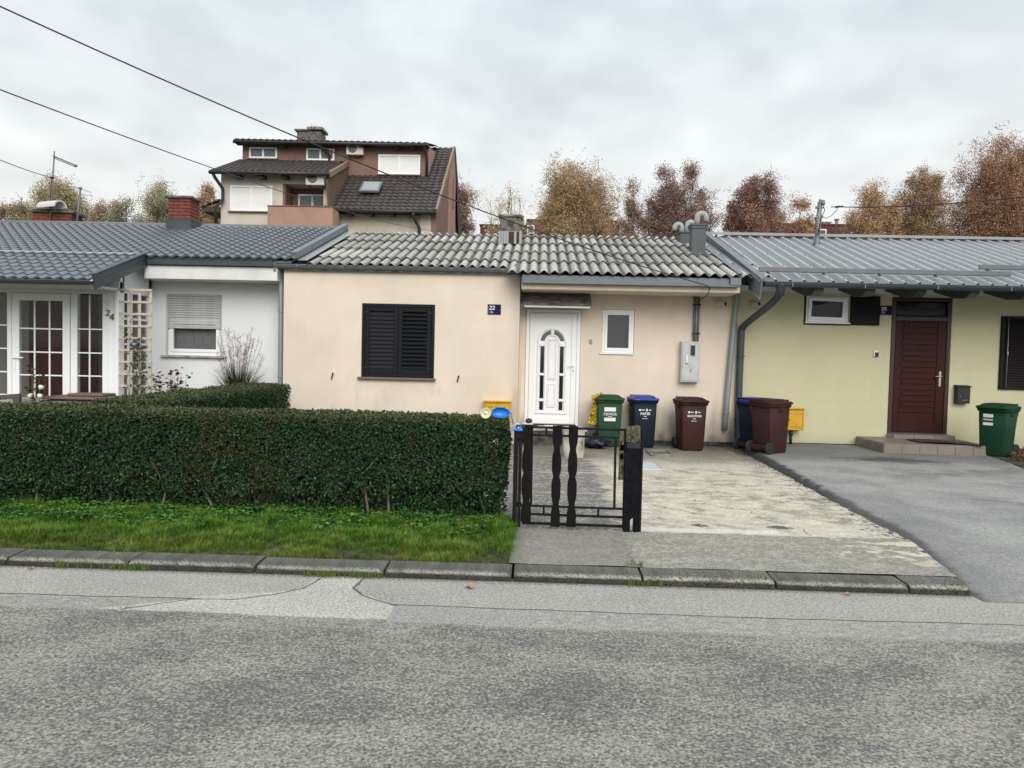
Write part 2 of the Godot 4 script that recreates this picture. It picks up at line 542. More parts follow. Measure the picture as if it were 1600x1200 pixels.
	mat("soil", 0.075, 0.06, 0.042, 1.0, {tex = "blot", scale = 0.5, detail = "speck", dscale = 1.5, bump = "bump", bh = 1.0, world = true})
	mat("lawn", 0.07, 0.10, 0.03, 1.0, {tex = "blot", scale = 0.3, detail = "speck", dscale = 1.5, world = true})
	mat("far_cream", 0.64, 0.57, 0.495, 0.9, {tex = "soft", scale = 0.2, detail = "fine", dscale = 0.6})
	mat("far_brown", 0.24, 0.145, 0.12, 0.9, {tex = "soft", scale = 0.2, detail = "fine", dscale = 0.6})
	mat("far_salmon", 0.42, 0.25, 0.20, 0.9, {tex = "soft", scale = 0.2, detail = "fine", dscale = 0.6})
	mat("far_tile", 0.065, 0.052, 0.050, 0.7, {tex = "blot", scale = 0.4, detail = "soft", dscale = 2.0})
	mat("far_wood", 0.30, 0.23, 0.15, 0.8, {tex = "grain", scale = 1.0})
	mat("brown_pipe", 0.025, 0.02, 0.02, 0.5, {})
	mat("red_block", 0.125, 0.042, 0.047, 0.85, {tex = "grain", scale = Vector3(1.2, 0.1, 1.2), detail = "soft", dscale = 0.3})
	mat("wire", 0.010, 0.010, 0.013, 0.6, {})
	mat("wire_blue", 0.045, 0.045, 0.085, 0.6, {})
	mat("antenna_metal", 0.17, 0.15, 0.15, 0.5, {metal = 0.4})
	mat("cowl_grey", 0.33, 0.34, 0.33, 0.6, {tex = "soft", scale = 2.0})
	mat("mast_grey", 0.30, 0.31, 0.31, 0.5, {tex = "lichen", scale = Vector3(3, 0.6, 3), metal = 0.3})
	mat("dry_leaf", 0.36, 0.22, 0.10, 0.8, {})
	mat("plate_blue", 0.48, 0.55, 0.60, 0.5, {tex = "soft", scale = 2.0})
	mat("cam_white", 0.55, 0.53, 0.5, 0.5, {})
	mat("brass", 0.30, 0.23, 0.10, 0.4, {metal = 0.6})

# ---------------------------------------------------------------- ground, road, kerb
var road_noise := {}
var dust := RandomNumberGenerator.new()
func road_colour(x: float, z: float) -> Color:
	var n: Dictionary = road_noise
	var grit: float = n.grit.get_noise_2d(x, z)
	var fine: float = n.fine.get_noise_2d(x, z)
	var mid: float = n.mid.get_noise_2d(x * 0.55, z)
	var big: float = n.big.get_noise_2d(x, z * 1.6)
	var wob: float = n.edge.get_noise_2d(x, z) * 0.03
	# worn carriageway: dark binder with pale stone showing through
	var show := smoothstep(-0.6, 0.65, mid * 0.55 + fine * 0.75 + big * 0.5 + grit * 0.7)
	var c := Color(0.100, 0.100, 0.096).lerp(Color(0.248, 0.237, 0.203), show)
	# strip along the kerb, laid later and paler
	var zs := -5.065 + wob * 0.5 + 0.01 * sin(x * 1.3)
	var strip := Color(0.285, 0.278, 0.256)
	var band := Color(0.285, 0.278, 0.25)
	var left_edge := -2.28 + (z + 5.06) * -2.2 if z > -5.08 else lerpf(-2.28, -1.60, smoothstep(-5.08, -5.38, z))
	var right_edge := -0.90 if z > -5.06 else lerpf(-0.93, -1.27, smoothstep(-5.06, -5.40, z))
	left_edge += wob; right_edge += wob
	var zb := -4.80 + wob * 0.6 + 0.03 * sin(x * 0.7 + 1.0) + (0.0 if x < -0.9 else 0.03)
	if z < zb:
		c = strip if z < zs else band
		if z >= zs: c = c.lerp(Color(0.13, 0.132, 0.135), 0.35 * smoothstep(-0.15, 0.3, mid + big * 0.5))
		if x < -2.3 and z >= zs: c = c * 0.94
		if x > left_edge and x < right_edge: c = Color(0.365, 0.355, 0.318)
		if x > -0.9 and x < 0.0 and z > zs: c = Color(0.262, 0.258, 0.245)
	else:
		var t := smoothstep(zb + 0.04, zb - 0.0, z + fine * 0.05)
		c = c.lerp(band, t * 0.5)
	if z < -5.6: c = c.lerp(Color(0.11, 0.10, 0.075), smoothstep(-5.6, -5.69, z + fine * 0.06) * 0.75)
	c *= 1.0 + (dust.randf() - 0.5) * 0.7 + grit * 0.42 + fine * 0.30 + big * 0.10
	if dust.randf() < 0.010: c *= 1.7
	# seams and cracks
	var p := Vector2(x, z)
	var seam := 1e9
	if x < -2.2 or x > -0.93: seam = absf(z - zs)
	for l in n.cracks: 
		if p.x > l[0].x - 0.3 and p.x < l[-1].x + 0.3: seam = minf(seam, near_line(p + Vector2(wob, wob) * 0.5, l))
	var crack := smoothstep(0.011 + fine * 0.006, 0.004, seam)
	if x < -1.6 or x > -0.93 or crack > 0.0: c = c.lerp(Color(0.022, 0.022, 0.02), crack * 0.9)
	return c

func ground_and_road() -> void:
	dust.seed = 5150
	var s := flat()
	quad(s, Vector3(-400, -0.03, 300), Vector3(400, -0.03, 300), Vector3(400, -0.03, -600), Vector3(-400, -0.03, -600))
	struct("ground", s, M.lawn)
	road_noise = {grit = fnoise(51, 60.0, 2), fine = fnoise(52, 34.0, 3), mid = fnoise(53, 15.0, 3), big = fnoise(54, 0.9, 3), edge = fnoise(55, 3.0, 4), cracks = [
		[Vector2(-2.30, -5.06), Vector2(-2.0, -5.09), Vector2(-1.78, -5.20), Vector2(-1.62, -5.36), Vector2(-1.56, -5.62)],
		[Vector2(-1.24, -5.64), Vector2(-1.27, -5.42), Vector2(-1.15, -5.24), Vector2(-1.0, -5.13), Vector2(-0.90, -5.07)],
		[Vector2(-2.62, -4.82), Vector2(-2.45, -4.95), Vector2(-2.28, -5.06)]]}
	var m := StandardMaterial3D.new()
	m.resource_name = "asphalt"
	m.albedo_texture = picture(2048, 800, func(u: float, v: float) -> Color: return road_colour(-6.5 + 13.0 * u, -5.75 + 4.5 * v))
	m.roughness = 0.88
	M.asphalt = m
	s = smooth()
	var rows := 60
	for i in 104:
		for j in rows:
			for q in [[0, 0], [1, 1], [1, 0], [0, 0], [0, 1], [1, 1]]:
				var u := float(i + q[0]) / 104
				var v := float(j + q[1]) / rows
				s.set_uv(Vector2(u, v))
				var x := -6.5 + 13.0 * u
				var z := -5.75 + 4.5 * v
				s.add_vertex(Vector3(x, road_noise.edge.get_noise_2d(x * 0.3, z * 0.3) * 0.006 * sin(PI * u) * sin(PI * v), z))
	struct("road", s, m)
	mat("asphalt_plain", 0.17, 0.17, 0.165, 0.9, {tex = "blot", scale = 0.6, detail = "speck", dscale = 1.0, world = true})
	s = flat()
	quad(s, Vector3(-90, 0, -1.25), Vector3(90, 0, -1.25), Vector3(90, 0, -5.75), Vector3(6.5, 0, -5.75))
	s = flat()
	for r in [[-90, -6.5, -5.75, -1.25], [6.5, 90, -5.75, -1.25], [-90, 90, -1.25, 2.2]]:
		quad(s, Vector3(r[0], 0, r[3]), Vector3(r[1], 0, r[3]), Vector3(r[1], 0, r[2]), Vector3(r[0], 0, r[2]))
	struct("road", s, M.asphalt_plain)
	# kerb: one-metre stones with a chamfered front edge
	var kerb := Node3D.new()
	kerb.name = "kerb"
	kerb.set_meta("kind", "structure")
	add_child(kerb)
	var joints := [-12.04, -11.04, -10.04, -9.04, -8.04, -7.04, -6.04, -5.02, -4.00, -3.06, -2.08, -1.10, -0.135, 0.835, 1.815, 2.79, 3.24]
	for i in joints.size() - 1:
		s = flat()
		var a: float = joints[i] + 0.006 + rng.randf() * 0.006
		var b: float = joints[i + 1] - 0.006 - rng.randf() * 0.006
		var top := 0.068 + rng.randf_range(-0.006, 0.006)
		var n := 24
		var sd := rng.randf() * 50.0
		var loops := []
		for k in n + 1:
			var x := lerpf(a, b, float(k) / n)
			var w := func(q: float) -> float: return road_noise.edge.get_noise_2d(x * 2.0 + sd, q * 7.0) * 0.008
			var endcut := 0.012 if k == 0 or k == n else 0.0
			loops.append([Vector3(x, -0.06, -5.94), Vector3(x, top - 0.004, -5.94 + w.call(1.0)), Vector3(x, top - endcut + w.call(2.0) * 0.5, -5.72 + w.call(3.0)), Vector3(x, top - 0.018 - endcut + w.call(4.0), -5.694 + w.call(5.0) + endcut * -0.6), Vector3(x, top - 0.034, -5.689 + w.call(6.0) * 0.5), Vector3(x, -0.06, -5.685)])
		grid(s, n, 5, func(u: float, v: float) -> Vector3: return loops[int(round(u * n))][int(round(v * 5))],
			func(p: Vector3) -> Color:
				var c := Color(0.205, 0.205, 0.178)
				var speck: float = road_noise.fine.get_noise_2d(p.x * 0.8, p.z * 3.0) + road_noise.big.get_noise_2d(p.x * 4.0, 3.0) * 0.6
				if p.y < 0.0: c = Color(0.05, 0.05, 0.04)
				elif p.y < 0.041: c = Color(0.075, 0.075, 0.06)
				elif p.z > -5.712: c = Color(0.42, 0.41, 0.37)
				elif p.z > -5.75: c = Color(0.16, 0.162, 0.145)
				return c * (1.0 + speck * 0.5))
		for k in [0, n]:
			s.set_color(Color(0.13, 0.13, 0.115))
			for q in [[0, 1, 2], [0, 2, 3], [0, 3, 4], [0, 4, 5]]: tri(s, loops[k][q[0]], loops[k][q[1]], loops[k][q[2]])
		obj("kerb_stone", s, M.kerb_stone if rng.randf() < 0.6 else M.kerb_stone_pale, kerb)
	# earth of the verge and of the gardens behind it
	s = smooth()
	var lump := fnoise(61, 1.5, 3)
	grid(s, 70, 24, func(u: float, v: float) -> Vector3:
		var x := lerpf(-13.0, -0.16, u)
		var z := lerpf(-5.93, -8.3, v)
		return Vector3(x, 0.045 + 0.03 * minf(1.0, v * 4.0) + lump.get_noise_2d(x, z) * 0.02, z))
	struct("verge_soil", s, M.soil)
	s = flat()
	quad(s, Vector3(-40, 0.07, -8.3), Vector3(-0.4, 0.07, -8.3), Vector3(-0.4, 0.09, -14.2), Vector3(-40, 0.09, -14.2))
	struct("front_garden_ground", s, M.lawn)

# ---------------------------------------------------------------- yard and drive
func slab(called: String, x0: float, x1: float, z0: float, z1: float, w: int, h: int, high: Callable, colour: Callable, rough := 0.92) -> void:
	var m := StandardMaterial3D.new()
	m.resource_name = called
	m.roughness = rough
	m.albedo_texture = picture(w, h, func(u: float, v: float) -> Color: return colour.call(lerpf(x0, x1, u), lerpf(z0, z1, v)))
	var s := smooth()
	var nu := int((x1 - x0) * 10)
	var nv := int((z1 - z0) * 10)
	for i in nu:
		for j in nv:
			for q in [[0, 0], [1, 1], [1, 0], [0, 0], [0, 1], [1, 1]]:
				var u := float(i + q[0]) / nu
				var v := float(j + q[1]) / nv
				s.set_uv(Vector2(u, v))
				var x := lerpf(x0, x1, u)
				var z := lerpf(z0, z1, v)
				s.add_vertex(high.call(x, z))
	struct(called, s, m)

func drive_edge(z: float) -> float:
	if z > -7.0: return lerpf(3.20, 3.41, clampf((-5.7 - z) / 1.3, 0, 1))
	return lerpf(3.41, 3.60, (-7.0 - z) / 7.0)

func yard() -> void:
	var a := fnoise(71, 0.9, 4)
	var b := fnoise(72, 4.5, 4)
	var c := fnoise(73, 18.0, 3)
	var g := fnoise(74, 70.0, 2)
	var crack_lines := [
		[Vector2(0.83, -5.95), Vector2(0.80, -6.25), Vector2(0.86, -6.5), Vector2(0.76, -6.62), Vector2(0.70, -6.72)],
		[Vector2(1.75, -8.9), Vector2(2.0, -8.4), Vector2(2.3, -8.25), Vector2(2.35, -7.8), Vector2(2.6, -7.4), Vector2(2.55, -7.1)],
		[Vector2(1.1, -8.6), Vector2(1.5, -8.2), Vector2(1.75, -7.9)],
		[Vector2(1.9, -9.9), Vector2(2.6, -9.7), Vector2(3.3, -10.0)],
		[Vector2(2.7, -8.6), Vector2(3.0, -8.9), Vector2(3.4, -8.8)],
		[Vector2(1.0, -9.3), Vector2(1.6, -9.15), Vector2(2.1, -9.3), Vector2(2.8, -9.1), Vector2(3.3, -9.3)],
		[Vector2(1.3, -10.6), Vector2(2.0, -10.3), Vector2(2.4, -10.5), Vector2(3.1, -10.9)],
		[Vector2(2.3, -8.25), Vector2(2.75, -8.0), Vector2(3.2, -8.1)]]
	slab("yard_paving", -0.55, 3.66, -14.05, -5.935, 840, 1400, func(x: float, z: float) -> Vector3:
		var y := 0.072 + 0.018 * smoothstep(-6.0, -7.1, z) + 0.03 * smoothstep(-9.0, -14.0, z) + a.get_noise_2d(x * 1.5, z * 1.5) * 0.008
		return Vector3(clampf(x, -0.17 if z > -7.25 else -0.55, drive_edge(z) + 0.03), y, z),
	func(x: float, z: float) -> Color:
		var na := a.get_noise_2d(x * 1.6, z)
		var nb := b.get_noise_2d(x * 0.7, z)
		var nc := c.get_noise_2d(x * 0.8, z)
		var ng := g.get_noise_2d(x, z)
		var col: Color
		var edge := -7.07 + nb * 0.03
		if z > edge:
			col = Color(0.195, 0.187, 0.16).lerp(Color(0.30, 0.29, 0.25), smoothstep(-0.3, 0.5, nc + nb * 0.6 + ng * 0.5))
			if x < 0.82 + nb * 0.03: col = col.lerp(Color(0.15, 0.145, 0.13), 0.45)
			if x > 2.6 and z < -6.2: col = col.lerp(Color(0.47, 0.43, 0.33), smoothstep(0.1, 0.4, nb + (x - 2.9) * 0.5))
			if x > 2.5 and z > -6.4: col = col.lerp(Color(0.30, 0.235, 0.20), 0.4 * smoothstep(-0.1, 0.3, nb))
			col *= 1.0 + ng * 0.6 + (dust.randf() - 0.5) * 0.55
		else:
			# light, flaking screed with grey showing through
			col = Color(0.46, 0.425, 0.345).lerp(Color(0.21, 0.195, 0.165), smoothstep(-0.05, 0.55, nb * 0.6 + nc * 0.8 + na * 0.75) * 0.9)
			col = col.lerp(Color(0.54, 0.525, 0.45), smoothstep(0.15, 0.5, -nb + nc * 0.3) * 0.5)
			var path := smoothstep(1.05, 0.72, x + nb * 0.25)
			var pc := Color(0.135, 0.13, 0.116).lerp(Color(0.26, 0.25, 0.222), smoothstep(-0.05, 0.4, nc + nb * 0.7))
			col = col.lerp(pc, path)
			var far := smoothstep(-11.2, -12.6, z + nb * 0.8)
			col = col.lerp(Color(0.155, 0.15, 0.115), far * 0.82)
			var moss := smoothstep(-12.3, -13.3, z + nb * 0.9) * smoothstep(-0.25, 0.25, nb + nc * 0.6)
			col = col.lerp(Color(0.075, 0.085, 0.03), moss * 0.75)
			col = col.lerp(Color(0.05, 0.048, 0.04), smoothstep(-13.6, -13.95, z + nb * 0.3) * 0.7)
			if x < 0.9:
				for zl in [-10.48, -8.96, -12.0]:
					col = col.lerp(Color(0.46, 0.43, 0.37), smoothstep(0.035, 0.012, absf(z - zl + nb * 0.03)) * 0.75)
					col = col.lerp(Color(0.05, 0.05, 0.04), smoothstep(0.014, 0.005, absf(z - zl - 0.035 + nb * 0.02)))
			if z > -7.28 and x > 0.95 and x < 2.3: col = col.lerp(Color(0.56, 0.56, 0.52), smoothstep(0.1, 0.05, absf(z + 7.19)) * 0.6)
			# two oil spots and crumbs of tar beside the drive
			for o in [[1.62, -7.42, 0.07], [2.38, -7.42, 0.1]]:
				col = col.lerp(Color(0.06, 0.06, 0.055), smoothstep(o[2], o[2] * 0.5, Vector2((x - o[0]) * 0.7, z - o[1]).length() + nc * 0.05))
			var tar := (drive_edge(z) - x)
			col = col.lerp(Color(0.045, 0.045, 0.043), smoothstep(0.0, 0.28, nc * 1.1 + nb * 0.5 - tar * 1.9 + 0.05) * smoothstep(0.75, 0.1, tar))
			col *= 1.0 + ng * 0.40 + nc * 0.28 + (dust.randf() - 0.5) * 0.24
		if z < -13.0 and x > -0.5: pass
		var near := 1e9
		for l in crack_lines: near = minf(near, near_line(Vector2(x + nb * 0.06, z + nc * 0.05), l))
		col = col.lerp(Color(0.035, 0.034, 0.028), smoothstep(0.011 + nb * 0.012, 0.002, near) * 0.75)
		col = col.lerp(Color(0.07, 0.09, 0.03), smoothstep(-0.02, -0.16, x) * 0.5 * smoothstep(-7.2, -7.0, z))
		return col)
	# neighbour's drive, a raised layer of asphalt
	slab("asphalt_drive", 3.15, 10.2, -14.05, -5.55, 900, 1000, func(x: float, z: float) -> Vector3:
		var e := drive_edge(z) + b.get_noise_2d(z * 1.2, 3.0) * 0.05 + c.get_noise_2d(z * 0.6, 9.0) * 0.02
		var y := 0.004 + 0.122 * smoothstep(-5.55, -7.2, z) + 0.075 * smoothstep(-7.2, -13.5, z) + a.get_noise_2d(x, z) * 0.008
		if x < e:
			y -= 0.012 + (e - x) * 1.5
			x = lerpf(x, e, 0.75)
		return Vector3(x, y, z),
	func(x: float, z: float) -> Color:
		var nb := b.get_noise_2d(x * 0.5, z)
		var nc := c.get_noise_2d(x * 0.8, z)
		var na := a.get_noise_2d(x, z)
		var e := drive_edge(z)
		var col := Color(0.268, 0.267, 0.256).lerp(Color(0.19, 0.19, 0.188), smoothstep(-0.5, 0.7, na + nb * 0.35))
		col = col.lerp(Color(0.09, 0.09, 0.088), smoothstep(-11.4, -12.4, z + nb * 0.4) * 0.5)
		col = col.lerp(Color(0.035, 0.035, 0.034), smoothstep(0.9, 0.3, Vector2((x - 5.6) * 0.85, (z + 12.05) * 2.2).length() + nb * 0.35 + nc * 0.2) * 0.8)
		col = col.lerp(Color(0.09, 0.09, 0.085), smoothstep(0.28, 0.1, absf(z + 10.9 + (x - 6.0) * 0.42 + nb * 0.3)) * 0.45 * smoothstep(4.6, 5.4, x))
		col = col.lerp(Color(0.028, 0.028, 0.027), smoothstep(0.15, 0.04, x - e + nb * 0.08) * 0.92)
		if x < e + 0.9: col = col.lerp(Color(0.12, 0.12, 0.122), 0.55 * smoothstep(0.9, 0.1, x - e + nb * 0.4) * smoothstep(-10.0, -8.0, z))
		for q in [[5.35, -8.9, 0.35, 0.25], [5.7, -8.75, 0.3, -0.1]]:
			col = col.lerp(Color(0.05, 0.05, 0.05), smoothstep(0.022, 0.006, absf(z - q[1] - (x - q[0]) * q[3] + nb * 0.02)) * smoothstep(q[2], q[2] * 0.7, absf(x - q[0])))
		return col * (1.0 + g.get_noise_2d(x, z) * 0.5 + nc * 0.2 + (dust.randf() - 0.5) * 0.42))

# ---------------------------------------------------------------- shared roof and window pieces
func peach_roof(z: float) -> float: return 3.075 - 0.3 * (z + 13.0)
func white_roof(z: float) -> float: return 3.265 - 0.305 * (z + 13.35)
func yellow_roof(z: float) -> float: return 2.985 - 0.322 * (z + 12.7)

func shell(parent: Node, x0: float, x1: float, zf: float, front_high: float, ridge: float, m: Material) -> void:   # the unseen sides and back of a house, so that it is closed
	var s := flat()
	for x in [x0 + 0.1, x1 - 0.1]:
		bx(s, x - 0.1, x + 0.1, 0.0, front_high, -20.6, zf - 0.02)
		prism(s, PackedVector2Array([Vector2(-zf + 0.02, front_high + 0.001), Vector2(17.0, ridge - 0.16), Vector2(20.6, front_high + 0.001)]), -0.1, 0.1, Transform3D(Basis(Vector3(0, 0, -1), Vector3(0, 1, 0), Vector3(1, 0, 0)), Vector3(x, 0, 0)))
	bx(s, x0, x1, 0.0, front_high, -20.8, -20.602)
	bx(s, x0 + 0.2, x1 - 0.2, 0.02, 0.12, -20.6, zf - 0.3)
	obj("rear_wall", s, m, parent)

func gutter(s: SurfaceTool, x0: float, x1: float, y: float, z: float, r: float) -> void:   # half-round channel with a rolled front lip
	var inner := []
	var outer := []
	for i in 9:
		var a := PI + PI * i / 8.0
		outer.append(Vector2(cos(a) * r, sin(a) * r))
		inner.append(Vector2(cos(a) * (r - 0.006), sin(a) * (r - 0.006)))
	inner.reverse()
	outer.append_array(inner)
	var t := Transform3D(Basis(Vector3(0, 0, 1), Vector3(0, 1, 0), Vector3(-1, 0, 0)), Vector3(x1, y, z))
	prism(s, PackedVector2Array(outer), 0.0, x1 - x0, t)
	tube(s, [Vector3(x0, y, z + r), Vector3(x1, y, z + r)], 0.009, -1.0, 6)
	for x in [x0, x1]:
		var cap := PackedVector2Array()
		for i in 9: cap.append(Vector2(cos(PI + PI * i / 8.0) * r, sin(PI + PI * i / 8.0) * r))
		prism(s, cap, -0.002, 0.002, Transform3D(Basis(Vector3(0, 0, 1), Vector3(0, 1, 0), Vector3(-1, 0, 0)), Vector3(x, y, z)))

func wave_sheet(wide: float, long: float, pitch: float, amp: float, thick: float, rise: float) -> ArrayMesh:   # x across, z down the slope
	var s := smooth()
	var n := int(round(wide / pitch * 8.0))
	var f := func(u: float, v: float) -> Vector3: return Vector3(u * wide, amp * (0.5 - 0.5 * cos(u * wide / pitch * TAU)) + rise * v, v * long)
	var shade_and_moss := func(p: Vector3) -> Color:   # shade painted into the valleys and under the laps, along with moss
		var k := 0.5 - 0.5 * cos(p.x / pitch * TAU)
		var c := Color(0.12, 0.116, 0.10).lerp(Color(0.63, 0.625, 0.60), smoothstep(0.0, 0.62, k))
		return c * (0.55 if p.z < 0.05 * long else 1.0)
	grid(s, n, 3, func(u: float, v: float) -> Vector3: return f.call(1.0 - u, v), shade_and_moss)
	grid(s, n, 1, func(u: float, v: float) -> Vector3: return f.call(u, v) - Vector3(0, thick, 0), shade_and_moss)
	s.set_color(Color(0.2, 0.2, 0.19))
	s.set_smooth_group(-1)
	grid(s, n, 1, func(u: float, v: float) -> Vector3: return f.call(u, 1.0) - Vector3(0, thick * v, 0))
	return mesh_of(s)

func chimney_bricks(parent: Node, w: float, d: float, y0: float, y1: float, bw: float, bh: float) -> void:   # stretcher courses, every brick a piece; parent is at the chimney's centre
	var s := flat()
	bx(s, -w / 2 + 0.012, w / 2 - 0.012, y0, y1, -d / 2 + 0.012, d / 2 - 0.012)
	obj("mortar_core", s, M.mortar, parent)
	var shapes := []
	for q in [bw, bw * 0.5]:
		s = flat()
		box(s, Vector3.ZERO, Vector3(q - 0.012, bh - 0.013, 0.06), 0.006)
		shapes.append(mesh_of(s))
	var courses := int(round((y1 - y0) / bh))
	for k in courses:
		var y := y0 + bh * (k + 0.5)
		for side in 4:
			var run := w if side % 2 == 0 else d
			var off := (d if side % 2 == 0 else w) / 2 - 0.03
			var x := -run / 2
			var first := (k + side) % 2 == 0
			var kind := 1 if first else 0
			while x < run / 2 - 0.02:
				var long: float = bw * (0.5 if kind == 1 else 1.0)
				if x + long > run / 2 + 0.02:
					kind = 1
					long = bw * 0.5
				var b := Basis(Vector3.UP, side * PI / 2)
				var o := inst("brick", shapes[kind], M.brick if rng.randf() < 0.7 else M.brick_dark, parent)
				o.transform = Transform3D(b, b * Vector3(x + long / 2, 0, off + rng.randf_range(-0.004, 0.004)) + Vector3(0, y, 0))
				x += long
				kind = 0

func downpipe(parent: Node, pts: Array, r: float, m: Material, clips: Array) -> void:
	var s := smooth()
	var soft := pts
	for k in 2:
		var cut := [soft[0]]
		for i in soft.size() - 1:
			cut.append(soft[i].lerp(soft[i + 1], 0.25)); cut.append(soft[i].lerp(soft[i + 1], 0.75))
		cut.append(soft[-1])
		soft = cut
	tube(s, soft, r, -1.0, 12)
	var o := obj("downpipe", s, m, parent)
	for y in clips:
		var at: Vector3 = pts[-1]
		for i in pts.size() - 1:
			if (pts[i].y - y) * (pts[i + 1].y - y) <= 0.0 and absf(pts[i].y - pts[i + 1].y) > 0.2: at = pts[i].lerp(pts[i + 1], (pts[i].y - y) / (pts[i].y - pts[i + 1].y))
		s = smooth()
		lathe(s, [[r + 0.003, -0.014], [r + 0.006, -0.012], [r + 0.006, 0.012], [r + 0.003, 0.014]], Transform3D(Basis(), at))
		box(s, at + Vector3(r + 0.012, 0, 0), Vector3(0.022, 0.018, 0.012))
		box(s, at + Vector3(0, 0, -r - 0.03), Vector3(0.012, 0.012, 0.08))
		obj("pipe_clip", s, m, o)

# ---------------------------------------------------------------- peach house, number 22
var stain_a: FastNoiseLite
var stain_b: FastNoiseLite
var stain_c: FastNoiseLite
func peach_colour(x: float, y: float) -> Color:
	var a := stain_a.get_noise_2d(x, y)
	var b := stain_b.get_noise_2d(x * 2.2, y * 0.7)
	var c := Color(0.825, 0.72, 0.61) * (1.0 + a * 0.10 + b * 0.04)
	if x < -0.3:
		c = c.lerp(Color(0.66, 0.60, 0.53), smoothstep(-0.44, -0.38, x + b * 0.03) * 0.7)          # lime wash along the corner
		c = c.lerp(Color(0.70, 0.52, 0.30), 0.8 * smoothstep(0.55, 0.0, Vector2(x + 0.62, (y - 0.95) * 1.3).length() + b * 0.2) * 0.35)
		c = c.lerp(Color(0.35, 0.31, 0.26), smoothstep(0.12, 0.5, b) * smoothstep(1.5, 0.9, y) * 0.2)
		c = c.lerp(Color(0.45, 0.40, 0.34), smoothstep(-0.6, -0.35, x) * smoothstep(1.1, 0.7, y + b * 0.5) * 0.5)
	else:
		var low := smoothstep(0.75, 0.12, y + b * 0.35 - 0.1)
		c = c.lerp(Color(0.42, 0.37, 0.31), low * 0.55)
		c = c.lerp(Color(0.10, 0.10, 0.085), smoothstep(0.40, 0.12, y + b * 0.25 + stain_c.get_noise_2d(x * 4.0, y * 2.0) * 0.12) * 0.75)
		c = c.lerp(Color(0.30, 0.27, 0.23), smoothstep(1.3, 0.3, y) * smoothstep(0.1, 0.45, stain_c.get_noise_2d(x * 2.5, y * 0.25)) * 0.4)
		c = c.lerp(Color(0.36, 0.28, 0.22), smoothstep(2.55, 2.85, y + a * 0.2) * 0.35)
	return c

